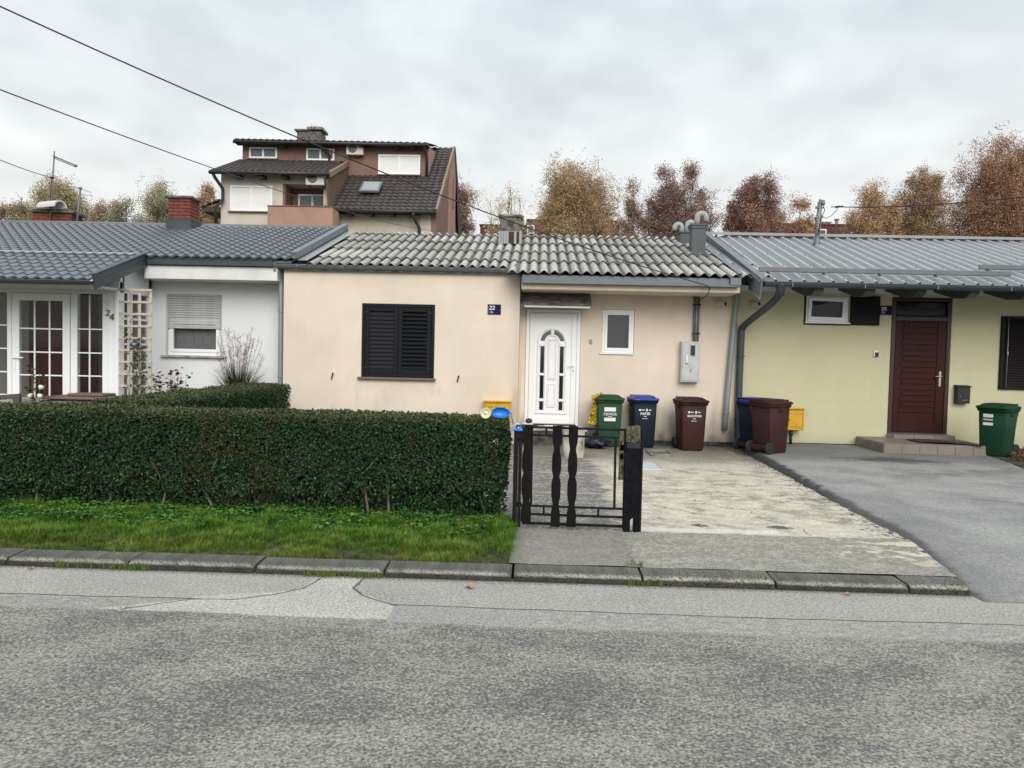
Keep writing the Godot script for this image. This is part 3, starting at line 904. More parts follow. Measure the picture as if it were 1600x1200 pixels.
func peach_house() -> void:
	stain_a = fnoise(81, 0.7, 4)
	stain_b = fnoise(82, 1.6, 4)
	stain_c = fnoise(83, 1.2, 4)
	var h := thing("peach_house", "low peach rendered house with mossy grey corrugated roof and black shutters", "house", Vector3.ZERO)
	var s := flat()
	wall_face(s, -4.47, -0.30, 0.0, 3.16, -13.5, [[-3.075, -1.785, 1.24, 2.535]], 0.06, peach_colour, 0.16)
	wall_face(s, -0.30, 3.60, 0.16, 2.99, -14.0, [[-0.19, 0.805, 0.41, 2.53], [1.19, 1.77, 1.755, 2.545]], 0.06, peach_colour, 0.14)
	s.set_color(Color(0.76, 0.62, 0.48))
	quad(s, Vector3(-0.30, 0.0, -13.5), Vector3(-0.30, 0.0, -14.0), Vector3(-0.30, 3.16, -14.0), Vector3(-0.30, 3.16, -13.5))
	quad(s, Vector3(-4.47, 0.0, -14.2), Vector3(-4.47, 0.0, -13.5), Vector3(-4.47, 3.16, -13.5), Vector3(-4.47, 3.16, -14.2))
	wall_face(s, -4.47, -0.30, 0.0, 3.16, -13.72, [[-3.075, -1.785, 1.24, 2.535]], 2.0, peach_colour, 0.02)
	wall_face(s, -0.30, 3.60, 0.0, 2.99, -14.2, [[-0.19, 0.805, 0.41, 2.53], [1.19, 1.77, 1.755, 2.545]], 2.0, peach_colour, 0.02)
	obj("wall", s, M.plaster, h)
	shell(h, -4.47, 3.60, -14.22, 3.10, 4.28, M.interior)
	s = flat()
	bx(s, 0.9, 3.60, -0.02, 0.163, -14.18, -13.955, 0.01)
	bx(s, 0.9, 3.60, 0.163, 0.19, -14.1, -13.985, 0.004)
	obj("plinth", s, M.plinth, h)
	# roof of corrugated fibre-cement sheets, four courses
	var roof := holder("roof", h)
	var pitch := atan(0.3)
	var down := Basis(Vector3.RIGHT, pitch)
	var pitches := 0.177
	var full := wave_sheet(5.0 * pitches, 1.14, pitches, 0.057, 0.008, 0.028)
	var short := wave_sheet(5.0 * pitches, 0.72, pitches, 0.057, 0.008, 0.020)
	var skins := [M.fibre_cement, M.fibre_cement, M.fibre_cement_dark, M.fibre_cement_pale]
	for k in 4:
		for c in 9:
			var x := -4.05 + c * 5.0 * pitches
			var left := x < -0.6
			var z := -17.03 + 1.0 * k
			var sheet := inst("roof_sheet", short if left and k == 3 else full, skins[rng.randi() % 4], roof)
			var turn := Basis(Vector3.UP, rng.randf_range(-0.004, 0.004)) * down
			sheet.transform = Transform3D(turn, Vector3(x + rng.randf_range(-0.006, 0.006), peach_roof(z) - 0.03 + (0.006 if c % 2 else 0.0), z))
			sheet.position.y += rng.randf_range(-0.003, 0.003)
	var cap := wave_sheet(5.0 * pitches, 0.27, pitches, 0.060, 0.009, 0.006)
	for c in 9:
		if c == 3 : pass
		var o := inst("ridge_cap", cap, skins[rng.randi() % 4], roof)
		o.transform = Transform3D(down, Vector3(-4.05 + c * 5.0 * pitches, peach_roof(-17.06) + 0.0, -17.06))
	s = flat()
	var deck := PackedVector2Array([Vector2(13.42, peach_roof(-13.42) - 0.12), Vector2(13.42, peach_roof(-13.42) - 0.05), Vector2(17.0, 4.22), Vector2(20.9, 3.05), Vector2(20.9, 2.97), Vector2(17.0, 4.12)])
	prism(s, deck, 0.0, 8.05, Transform3D(Basis(Vector3(0, 0, -1), Vector3(0, 1, 0), Vector3(1, 0, 0)), Vector3(-4.46, 0, 0)))
	obj("roof_deck", s, M.concrete_dark, roof)
	s = flat()
	bx(s, -0.27, 3.40, 2.805, 2.90, -14.0, -13.07, 0.006)
	bx(s, -0.27, 3.40, 2.90, 3.02, -13.4, -13.07)
	obj("box_eave", s, M.peach_trim, h)
	s = flat()
	bx(s, -0.26, 3.37, 2.905, 3.045, -13.06, -12.99, 0.012)
	bx(s, -0.26, 3.37, 2.89, 2.935, -12.992, -12.955, 0.01)
	bx(s, 3.2, 3.385, 2.92, 3.05, -12.99, -12.94, 0.006)
	obj("gutter", s, M.zinc, h)
	s = flat()
	gutter(s, -4.76, -0.30, 3.17, -13.42, 0.066)
	box(s, Vector3(-2.5, 3.148, -13.452), Vector3(4.4, 0.09, 0.012), 0.002)
	obj("gutter", s, M.zinc, h)
	for x in [-4.2, -3.4, -2.45, -1.5, -0.6]:
		s = flat()
		box(s, Vector3(x, 3.155, -13.356), Vector3(0.016, 0.03, 0.01))
		obj("gutter_bracket", s, M.zinc_bright, h)
	for q in [[-4.76, -4.55, 1.0], [-0.56, -0.31, -1.0]]:
		s = flat()
		var x0: float = q[0]
		var x1: float = q[1]
		var pl := PackedVector2Array([Vector2(x0, 3.17), Vector2(x1, 3.17), Vector2(x1 if q[2] < 0 else x0 + 0.1, 3.25), Vector2(x1 if q[2] < 0 else x0, 3.26)])
		if q[2] < 0: pl = PackedVector2Array([Vector2(x0, 3.17), Vector2(x1, 3.17), Vector2(x1, 3.28), Vector2(x1 - 0.06, 3.265), Vector2(x0 + 0.1, 3.215)])
		prism(s, pl, -13.375, -13.365)
		obj("gutter_end_plate", s, M.zinc, h)
	s = flat()
	box(s, Vector3(-0.285, 3.0, -13.44), Vector3(0.03, 0.19, 0.09), 0.004)
	obj("eave_bracket", s, M.anthracite, h)
	# flashing strips against both neighbours
	s = flat()
	var slope := (Vector3(0, peach_roof(-13.0), -13.0) - Vector3(0, peach_roof(-17.0), -17.0)).normalized()
	bar(s, Vector3(-4.13, peach_roof(-17.0) + 0.05, -17.0), Vector3(-4.13, peach_roof(-13.45) + 0.05, -13.45), 0.17, 0.012)
	obj("roof_flashing", s, M.zinc_bright, roof)
	s = flat()
	bar(s, Vector3(3.47, peach_roof(-17.0) + 0.035, -17.0), Vector3(3.47, peach_roof(-13.05) + 0.035, -13.05), 0.22, 0.012)
	obj("roof_flashing", s, M.zinc, roof)
	# concrete chimney with a corroded sheet skirt
	var ch := holder("chimney", h)
	ch.position = Vector3(-0.585, 0, -16.06)
	s = flat()
	bx(s, -0.215, 0.215, 4.05, 4.50, -0.215, 0.215, 0.012)
	obj("chimney_stack", s, M.concrete_dark, ch)
	s = flat()
	bx(s, -0.25, 0.25, 4.50, 4.55, -0.25, 0.25, 0.01)
	obj("chimney_cap", s, M.concrete, ch)
	s = flat()
	for k in 9:
		var x := -0.21 + 0.053 * k
		box(s, Vector3(x, 4.08, 0.222 + (0.006 if k % 2 else 0.0)), Vector3(0.05, 0.26, 0.01), 0.002)
	for k in 8:
		for sx in [-0.222, 0.222]: box(s, Vector3(sx, 4.1, -0.19 + 0.053 * k), Vector3(0.012, 0.28, 0.05), 0.002)
	obj("metal_skirt", s, M.zinc_pipe, ch)
	s = flat()
	for k in [4, 5, 7]: box(s, Vector3(-0.21 + 0.053 * k, 4.075, 0.231), Vector3(0.046, 0.25, 0.006))
	mat("rust", 0.10, 0.035, 0.02, 0.95, {tex = "lichen", scale = 2.0})
	obj("rust_patch", s, M.rust, ch)
	# black louvred shutters
	var x0 := -3.065
	var x1 := -1.795
	var win := holder("shutter_frame", h)
	s = flat()
	frame(s, x0 - 0.008, x1 + 0.008, 1.245, 2.53, -13.56, -13.488, 0.055, 0.006)
	obj("outer_frame", s, M.shutter_black, win)
	var slat_mesh: ArrayMesh
	s = flat()
	box(s, Vector3.ZERO, Vector3(0.435, 0.072, 0.012), 0.003)
	slat_mesh = mesh_of(s)
	for k in 2:
		var leaf := holder("shutter", h)
		var a := x0 + 0.05 + k * 0.585
		var b := a + 0.582
		s = flat()
		frame(s, a, b, 1.30, 2.475, -13.535, -13.495, 0.078, 0.006, 0.09)
		obj("shutter_frame", s, M.shutter_black, leaf)
		s = flat()
		bx(s, a + 0.07, b - 0.07, 1.36, 2.42, -13.56, -13.55)
		obj("backing", s, M.shutter_black, leaf)
		for i in 14:
			var o := inst("slat", slat_mesh, M.shutter_black, leaf)
			o.position = Vector3((a + b) / 2, 1.425 + i * 0.0715, -13.522)
			o.rotation.x = -0.30 if k == 0 else -0.72
		var hx := a + 0.02 if k == 0 else b - 0.02
		for y in [1.40, 2.38]:
			s = flat()
			box(s, Vector3(hx, y, -13.488), Vector3(0.07, 0.022, 0.014), 0.003)
			obj("hinge", s, M.black, leaf)
	s = flat()
	bx(s, -3.13, -1.75, 1.195, 1.24, -13.52, -13.43, 0.008)
	obj("window_sill", s, M.sill_stone, h)
	# white panelled door with an arched light
	door_white(h)
	# small window
	var w := holder("window", h)
	s = flat()
	frame(s, 1.195, 1.765, 1.76, 2.54, -14.10, -14.02, 0.05)
	obj("window_frame", s, M.white_plastic, w)
	s = flat()
	frame(s, 1.235, 1.725, 1.80, 2.50, -14.085, -14.008, 0.052)
	obj("window_sash", s, M.white_plastic, w)
	s = flat()
	box(s, Vector3(1.48, 2.15, -14.05), Vector3(0.40, 0.62, 0.004))
	obj("pane", s, M.glass_bright, w)
	s = flat()
	box(s, Vector3(1.48, 2.15, -14.16), Vector3(0.56, 0.78, 0.01))
	obj("curtain", s, M.curtain_dark, w)
	s = flat()
	bx(s, 1.16, 1.775, 1.735, 1.757, -14.02, -13.965, 0.004)
	obj("window_sill", s, M.white_plastic, w)
	# step below the door with a pale cheek block
	s = flat()
	bx(s, -0.30, 0.95, 0.06, 0.36, -13.98, -13.42, 0.02)
	obj("doorstep", s, M.plinth, h)
	s = flat()
	bx(s, -0.29, 0.93, 0.363, 0.405, -13.98, -13.40, 0.01)
	obj("step_tread", s, M.pale_concrete, h)
	# zinc rainwater pipes
	downpipe(h, [Vector3(-4.60, 3.12, -13.42), Vector3(-4.60, 3.03, -13.44), Vector3(-4.555, 2.9, -13.585), Vector3(-4.545, 2.7, -13.585), Vector3(-4.545, 0.1, -13.585)], 0.042, M.zinc_pipe, [2.36, 1.2])
	downpipe(h, [Vector3(3.555, 2.86, -13.86), Vector3(3.56, 2.74, -13.87), Vector3(3.545, 2.60, -13.93), Vector3(3.43, 0.42, -13.93)], 0.05, M.zinc_pipe, [2.3, 0.72])

func door_white(h: Node) -> void:
	var d := holder("door", h)
	var s := flat()
	frame(s, -0.185, 0.80, 0.41, 2.525, -14.08, -13.985, 0.062, 0.006, 0.03)
	obj("door_frame", s, M.door_white, d)
	s = flat()
	frame(s, -0.12, 0.735, 0.445, 2.46, -14.07, -13.975, 0.095, 0.008, 0.11)
	bx(s, -0.03, 0.645, 0.55, 2.37, -14.06, -13.995)
	obj("door_leaf", s, M.door_white, d)
	var cx := 0.295
	var ay := 1.93
	# a raised architrave round the lights
	s = flat()
	var ring := func(r0: float, r1: float) -> PackedVector2Array:
		var p := PackedVector2Array()
		for i in 17: p.append(Vector2(cx - cos(PI * i / 16) * r1, ay + sin(PI * i / 16) * r1))
		for i in 17: p.append(Vector2(cx + cos(PI * i / 16) * r0, ay + sin(PI * i / 16) * r0))
		return p
	prism(s, ring.call(0.235, 0.265), -13.996, -13.968)
	bx(s, cx - 0.265, cx - 0.235, 0.66, ay, -13.996, -13.968, 0.006); bx(s, cx + 0.235, cx + 0.265, 0.66, ay, -13.996, -13.968, 0.006)
	bx(s, cx - 0.29, cx + 0.29, 0.63, 0.66, -13.996, -13.972, 0.004)
	prism(s, ring.call(0.112, 0.128), -13.996, -13.974)
	bx(s, cx - 0.128, cx - 0.112, 0.70, ay, -13.996, -13.976, 0.004); bx(s, cx + 0.112, cx + 0.128, 0.70, ay, -13.996, -13.976, 0.004)
	for y in [1.875, 1.345, 0.875]:
		for sx in [-1, 1]: bx(s, cx + sx * 0.135, cx + sx * 0.235, y - 0.022, y + 0.022, -13.996, -13.970, 0.006)
	bx(s, cx - 0.024, cx + 0.024, ay + 0.128, ay + 0.235, -13.996, -13.970, 0.006)
	obj("moulding", s, M.door_white, d)
	for sx in [-1, 1]:
		for q in [[0.695, 0.85], [0.905, 1.32], [1.37, 1.85]]:
			s = flat()
			bx(s, cx + sx * 0.141, cx + sx * 0.212, q[0], q[1], -13.998, -13.991)
			obj("pane", s, M.dark_pane, d)
		s = flat()
		var p := PackedVector2Array()
		for i in 9: p.append(Vector2(cx + sx * cos(0.12 + 1.28 * i / 8.0) * 0.216, ay + sin(0.12 + 1.28 * i / 8.0) * 0.216))
		for i in 9: p.append(Vector2(cx + sx * cos(1.36 - 1.22 * i / 8.0) * 0.142, ay + sin(1.36 - 1.22 * i / 8.0) * 0.142))
		prism(s, p, -13.998, -13.991)
		obj("pane", s, M.grey_pane, d)
	for q in [[0.75, 1.17], [1.25, 1.98]]:
		s = flat()
		frame(s, cx - 0.078, cx + 0.078, q[0], q[1], -13.997, -13.974, 0.012, 0.004)
		bx(s, cx - 0.055, cx + 0.055, q[0] + 0.024, q[1] - 0.024, -13.997, -13.978, 0.008)
		obj("door_panel", s, M.door_white, d)
	s = flat()
	bx(s, -0.14, 0.76, 0.41, 0.438, -14.0, -13.96, 0.004)
	obj("threshold", s, M.black, d)
	s = flat()
	bx(s, 0.672, 0.702, 1.36, 1.56, -13.976, -13.966, 0.003)
	box(s, Vector3(0.637, 1.512, -13.925), Vector3(0.115, 0.018, 0.016), 0.005)
	box(s, Vector3(0.687, 1.512, -13.945), Vector3(0.018, 0.018, 0.05), 0.004)
	obj("handle", s, M.white_plastic, d)
	s = smooth()
	lathe(s, [[0.011, 0.0], [0.011, 0.006]], Transform3D(Basis(Vector3.RIGHT, PI / 2), Vector3(0.687, 1.42, -13.966)), 10)
	obj("keyhole", s, M.black, d)

# ---------------------------------------------------------------- white house, number 24
func tile_mesh() -> ArrayMesh:   # one pan of a pressed metal roof: a wave across and a step at its lower edge
	var s := smooth()
	var f := func(u: float, v: float) -> Vector3:
		var y := 0.036 * (smoothstep(0.0, 0.74, u) - smoothstep(0.72, 1.0, u))
		return Vector3(u * 0.1845, y + 0.024 * v, v * 0.245)
	grid(s, 8, 1, func(u: float, v: float) -> Vector3: return f.call(1.0 - u, v))
	s.set_smooth_group(-1)
	grid(s, 8, 1, func(u: float, v: float) -> Vector3: return f.call(u, 1.0) + Vector3(0, -0.034 * v, -0.010 * v))
	return mesh_of(s)

func lay_tiles(parent: Node, x0: float, cols: int, z_eave: float, rows: int, y_at: Callable, slope: float, from_row: int, singly: int) -> void:
	var m := tile_mesh()
	var rest: Array[Transform3D] = []
	var b := Basis(Vector3.RIGHT, atan(slope))
	var dz := 0.235 * cos(atan(slope))
	for r in range(from_row, rows):
		for c in cols:
			var z := z_eave - dz * (r + 1)
			var t := Transform3D(b, Vector3(x0 + c * 0.183, y_at.call(z), z))
			if singly > 0:
				singly -= 1
				inst("roof_tile", m, M.slate_metal, parent).transform = t
			else: rest.append(t)
	if rest.size():
		var o := many("roof_tiles_upper", m, M.slate_metal, rest, PackedColorArray(), parent)
		o.set_meta("kind", "stuff")

func white_colour(x: float, y: float) -> Color:
	var a := stain_a.get_noise_2d(x, y + 9.0)
	return Color(0.88, 0.91, 0.935) * (1.0 + a * 0.05 + stain_b.get_noise_2d(x, y) * 0.02)

func white_house() -> void:
	var h := thing("white_house", "white rendered house with slate grey tiled metal roof and glazed porch", "house")
	var s := flat()
	wall_face(s, -7.09, -4.67, 0.0, 3.1, -14.0, [[-6.825, -5.775, 1.535, 2.665]], 0.3, white_colour, 0.16)
	wall_face(s, -7.09, -4.67, 0.0, 3.1, -14.2, [[-6.825, -5.775, 1.535, 2.665]], 1.0, white_colour, 0.02)
	s.set_color(Color(0.76, 0.77, 0.78))
	bx(s, -13.0, -7.09, 0.0, 3.1, -14.2, -14.0)
	obj("wall", s, M.plaster, h)
	shell(h, -13.0, -4.48, -14.22, 3.1, 4.42, M.interior)
	# main roof
	var roof := holder("roof", h)
	s = flat()
	var deck := PackedVector2Array([Vector2(13.36, 3.19), Vector2(13.36, 3.235), Vector2(17.0, 4.33), Vector2(20.9, 3.2), Vector2(20.9, 3.1), Vector2(17.0, 4.22)])
	prism(s, deck, 0.0, 9.9, Transform3D(Basis(Vector3(0, 0, -1), Vector3(0, 1, 0), Vector3(1, 0, 0)), Vector3(-14.2, 0, 0)))
	obj("roof_deck", s, M.slate_metal, roof)
	lay_tiles(roof, -12.45, 45, -13.30, 16, white_roof, 0.305, 0, 180)
	s = smooth()
	tube(s, [Vector3(-14.0, 4.375, -17.0), Vector3(-4.22, 4.375, -17.0)], 0.065, -1.0, 10)
	obj("ridge_cap", s, M.barge_grey, roof)
	s = flat()
	bar(s, Vector3(-4.27, white_roof(-17.0) + 0.05, -17.02), Vector3(-4.27, white_roof(-13.42) + 0.05, -13.42), 0.11, 0.13, 0.008)
	obj("verge_trim", s, M.slate_metal, roof)
	s = flat()
	bx(s, -6.84, -4.62, 3.125, 3.275, -13.36, -13.335, 0.008)
	bx(s, -6.84, -4.62, 3.225, 3.245, -13.335, -13.325, 0.003)
	obj("fascia", s, M.anthracite, h)
	s = flat()
	bx(s, -6.92, -4.56, 2.885, 3.12, -13.995, -13.40, 0.006)
	obj("box_eave", s, M.soffit, h)
	# brick chimney on a sheet collar
	var ch := holder("chimney", h)
	ch.position = Vector3(-7.67, 0, -16.53)
	chimney_bricks(ch, 0.48, 0.48, 4.42, 4.85, 0.24, 0.0717)
	s = flat()
	bx(s, -0.29, 0.29, 4.85, 4.905, -0.29, 0.29, 0.015)
	obj("chimney_cap", s, M.concrete_dark, ch)
	s = flat()
	bx(s, -0.27, 0.27, 3.95, 4.40, -0.27, 0.27, 0.008)
	bx(s, -0.275, 0.275, 4.39, 4.42, -0.275, 0.275, 0.004)
	obj("metal_collar", s, M.anthracite, ch)
	s = flat()
	box(s, Vector3(0, 4.03, 0.1), Vector3(0.85, 0.012, 0.8), 0.0, Basis(Vector3.RIGHT, atan(0.305)))
	obj("metal_apron", s, M.slate_metal, ch)
	# window with roller shutter half down
	var w := holder("window", h)
	s = flat()
	frame(s, -6.82, -5.78, 1.54, 2.66, -14.12, -14.05, 0.06)
	obj("window_frame", s, M.white_plastic, w)
	s = flat()
	frame(s, -6.76, -5.84, 1.60, 2.2, -14.11, -14.03, 0.06)
	obj("window_sash", s, M.white_plastic, w)
	s = flat()
	box(s, Vector3(-6.3, 1.93, -14.07), Vector3(0.82, 0.60, 0.004))
	obj("pane", s, M.glass, w)
	s = flat()
	box(s, Vector3(-6.3, 2.0, -14.17), Vector3(1.0, 1.1, 0.01))
	obj("curtain", s, M.curtain, w)
	s = flat()
	for x in [-6.81, -5.79]: box(s, Vector3(x, 2.1, -14.03), Vector3(0.03, 1.12, 0.03), 0.003)
	obj("shutter_rail", s, M.roller, w)
	s = flat()
	box(s, Vector3.ZERO, Vector3(0.99, 0.036, 0.014), 0.005)
	var sm := mesh_of(s)
	s = flat()
	box(s, Vector3(-6.3, 2.36, -14.038), Vector3(0.98, 0.60, 0.006))
	obj("slat_gap_shade", s, M.number_grey, w)  # dark sheet added behind the slats so their gaps read as shade
	for i in 14: inst("slat", sm, M.roller, w, Vector3(-6.3, 2.085 + i * 0.043, -14.025 - 0.002 * (i % 2)))
	s = flat()
	bx(s, -6.79, -5.81, 2.035, 2.065, -14.035, -14.01, 0.004)
	obj("bottom_rail", s, M.roller, w)
	s = flat()
	bx(s, -6.89, -5.72, 1.50, 1.533, -14.06, -13.92, 0.006)
	obj("window_sill", s, M.pale_concrete, h)
	porch(h)

func porch(h: Node) -> void:
	var zf := -12.91
	var p := holder("porch", h)
	var s := flat()
	# posts, head and base of the front, in white plastic
	for q in [[-7.39, -7.09], [-7.94, -7.83], [-9.05, -8.97]]: bx(s, q[0], q[1], 0.1, 2.60, zf - 0.10, zf, 0.006)
	bx(s, -13.0, -7.09, 2.56, 2.78, zf - 0.1, zf + 0.004, 0.006)
	bx(s, -13.0, -9.03, 0.1, 0.55, zf - 0.1, zf, 0.006)
	bx(s, -7.83, -7.39, 0.1, 0.78, zf - 0.1, zf, 0.006)
	bx(s, -7.285, -7.27, 0.7, 2.58, zf, zf + 0.012, 0.003)
	obj("porch_frame", s, M.white_plastic, p)
	s = flat()
	for q in [[-7.24, -7.085]]: bx(s, q[0] + 0.09, q[1], 0.7, 2.62, zf - 0.02, zf + 0.05, 0.01)
	obj("corner_post", s, M.white_plastic, p)
	# glazed door: frame, muntins, panes
	s = flat()
	frame(s, -8.955, -7.95, 0.42, 2.555, zf - 0.07, zf + 0.012, 0.125, 0.006, 0.16)
	obj("door_frame", s, M.white_plastic, p)
	lights(p, [-8.82, -8.565, -8.305, -8.08], [0.60, 0.76, 1.155, 1.55, 1.95, 2.43], zf - 0.02, 0.024)
	s = flat()
	box(s, Vector3(-8.90, 1.35, zf + 0.018), Vector3(0.035, 0.24, 0.012), 0.003)
	box(s, Vector3(-8.83, 1.45, zf + 0.055), Vector3(0.20, 0.024, 0.02), 0.006)
	box(s, Vector3(-8.90, 1.45, zf + 0.035), Vector3(0.022, 0.022, 0.05), 0.004)
	obj("handle", s, M.white_plastic, p)
	# side lights
	lights(p, [-7.82, -7.615, -7.40], [0.80, 1.16, 1.555, 1.96, 2.54], zf - 0.03, 0.022)
	lights(p, [-9.62, -9.33, -9.05], [0.56, 0.81, 1.20, 1.60, 2.0, 2.53], zf - 0.03, 0.022)
	lights(p, [-10.8, -10.2, -9.62], [0.56, 0.81, 1.20, 1.60, 2.0, 2.53], zf - 0.03, 0.05)
	# right side wall of the porch, glazed behind the trellis
	s = flat()
	var t := Transform3D(Basis(Vector3(0, 0, -1), Vector3(0, 1, 0), Vector3(1, 0, 0)), Vector3(-7.13, 0, 0))
	bx(s, -7.17, -7.09, 0.1, 0.78, -14.0, zf - 0.1, 0.004)
	bx(s, -7.17, -7.09, 0.78, 2.9, -13.06, zf - 0.1, 0.004)
	bx(s, -7.17, -7.09, 0.78, 2.9, -14.0, -13.90, 0.004)
	prism(s, PackedVector2Array([Vector2(12.92, 2.60), Vector2(14.0, 2.60), Vector2(14.0, 3.2), Vector2(13.35, 3.2), Vector2(12.92, 3.05)]), -0.04, 0.04, t)
	for y in [1.25, 1.72, 2.16]: bx(s, -7.16, -7.10, y - 0.02, y + 0.02, -13.9, -13.06, 0.003)
	for z in [-13.34, -13.62]: bx(s, -7.16, -7.10, 0.78, 2.6, z - 0.014, z + 0.014, 0.003)
	obj("side_frame", s, M.white_plastic, p)
	for k in 3:
		for y in [[0.79, 1.23], [1.27, 1.70], [1.74, 2.14], [2.18, 2.59]]:
			s = flat()
			var z0: float = [-13.895, -13.605, -13.325][k]
			bx(s, -7.134, -7.13, y[0], y[1], z0, z0 + 0.26)
			obj("pane", s, M.glass, p)
	# inside: pale back wall, dark red house door
	s = flat()
	bx(s, -13.0, -7.2, 0.12, 0.42, -14.0, -13.0)
	bx(s, -12.9, -9.1, 0.42, 2.9, -13.98, -13.95)
	bx(s, -7.6, -7.2, 0.42, 2.9, -13.98, -13.95)
	obj("inner_wall", s, M.interior, p)
	s = flat()
	bx(s, -9.1, -7.85, 0.42, 2.6, -13.60, -13.55, 0.01)
	obj("inner_door", s, M.maroon, p)
	# the porch roof, lower and steeper than the main one
	s = flat()
	var deck := PackedVector2Array([Vector2(11.84, 2.66), Vector2(11.84, 2.70), Vector2(13.38, 3.245), Vector2(13.38, 3.18)])
	prism(s, deck, 0.0, 6.2, Transform3D(Basis(Vector3(0, 0, -1), Vector3(0, 1, 0), Vector3(1, 0, 0)), Vector3(-13.1, 0, 0)))
	obj("porch_soffit", s, M.soffit, p)
	lay_tiles(p, -12.1, 28, -11.80, 7, func(z: float) -> float: return 2.695 - 0.362 * (z + 11.81), 0.362, 0, 115)
	s = smooth()
	tube(s, [Vector3(-13.0, 3.305, -13.36), Vector3(-6.88, 3.295, -13.36)], 0.03, -1.0, 8)
	obj("flashing", s, M.cowl_grey, p)
	s = flat()
	bar(s, Vector3(-6.87, 3.235, -13.42), Vector3(-6.87, 2.675, -11.76), 0.03, 0.25, 0.006)
	bar(s, Vector3(-6.852, 3.275, -13.42), Vector3(-6.852, 2.715, -11.76), 0.012, 0.05, 0.003)
	bar(s, Vector3(-6.88, 3.35, -13.42), Vector3(-6.88, 2.79, -11.74), 0.09, 0.02, 0.004)
	obj("verge_trim", s, M.anthracite, p)
	s = flat()
	gutter(s, -13.0, -6.9, 2.68, -11.755, 0.058)
	obj("gutter", s, M.anthracite, p)
	# timber eave board behind the gutter
	s = flat()
	bx(s, -13.0, -7.1, 2.62, 2.66, -12.9, -11.86, 0.004)
	for x in [-12.4, -11.5, -10.6, -9.7, -8.8, -7.9]: bar(s, Vector3(x, 2.66, -11.95), Vector3(x, 2.98, -12.9), 0.05, 0.09)
	obj("eave_board", s, M.soffit, p)
	# deck edge and steps in front of the porch
	s = flat()
	bx(s, -8.0, -6.5, 0.80, 0.84, -12.88, -12.2, 0.01)
	bx(s, -7.72, -7.12, 0.845, 0.885, -12.86, -12.45, 0.01)
	obj("deck", s, M.deck_wood, p)
	s = flat()
	bx(s, -12.5, -6.6, 0.08, 0.78, -12.86, -12.3, 0.01)
	obj("deck_base", s, M.pale_concrete, p)

func lights(parent: Node, xs: Array, ys: Array, z: float, w: float) -> void:   # a field of panes with glazing bars between them
	var s := flat()
	for i in xs.size():
		if i > 0 and i < xs.size() - 1: bx(s, xs[i] - w / 2, xs[i] + w / 2, ys[0], ys[-1], z, z + 0.028, 0.004)
	for j in ys.size():
		if j > 0 and j < ys.size() - 1: bx(s, xs[0], xs[-1], ys[j] - w / 2, ys[j] + w / 2, z - 0.001, z + 0.026, 0.004)
	obj("glazing_bar", s, M.white_plastic, parent)
	for i in xs.size() - 1:
		for j in ys.size() - 1:
			s = flat()
			bx(s, xs[i] + 0.003, xs[i + 1] - 0.003, ys[j] + 0.003, ys[j + 1] - 0.003, z + 0.010, z + 0.014)
			obj("pane", s, M.glass, parent)

# ---------------------------------------------------------------- yellow house, number 20
func yellow_colour(x: float, y: float) -> Color:
	var a := stain_a.get_noise_2d(x + 20.0, y)
	var c := Color(0.625, 0.605, 0.40) * (1.0 + a * 0.07 + stain_b.get_noise_2d(x * 4.0, y * 4.0) * 0.03)
	return c.lerp(Color(0.36, 0.35, 0.23), smoothstep(0.45, 0.2, y + a * 0.2) * 0.35)

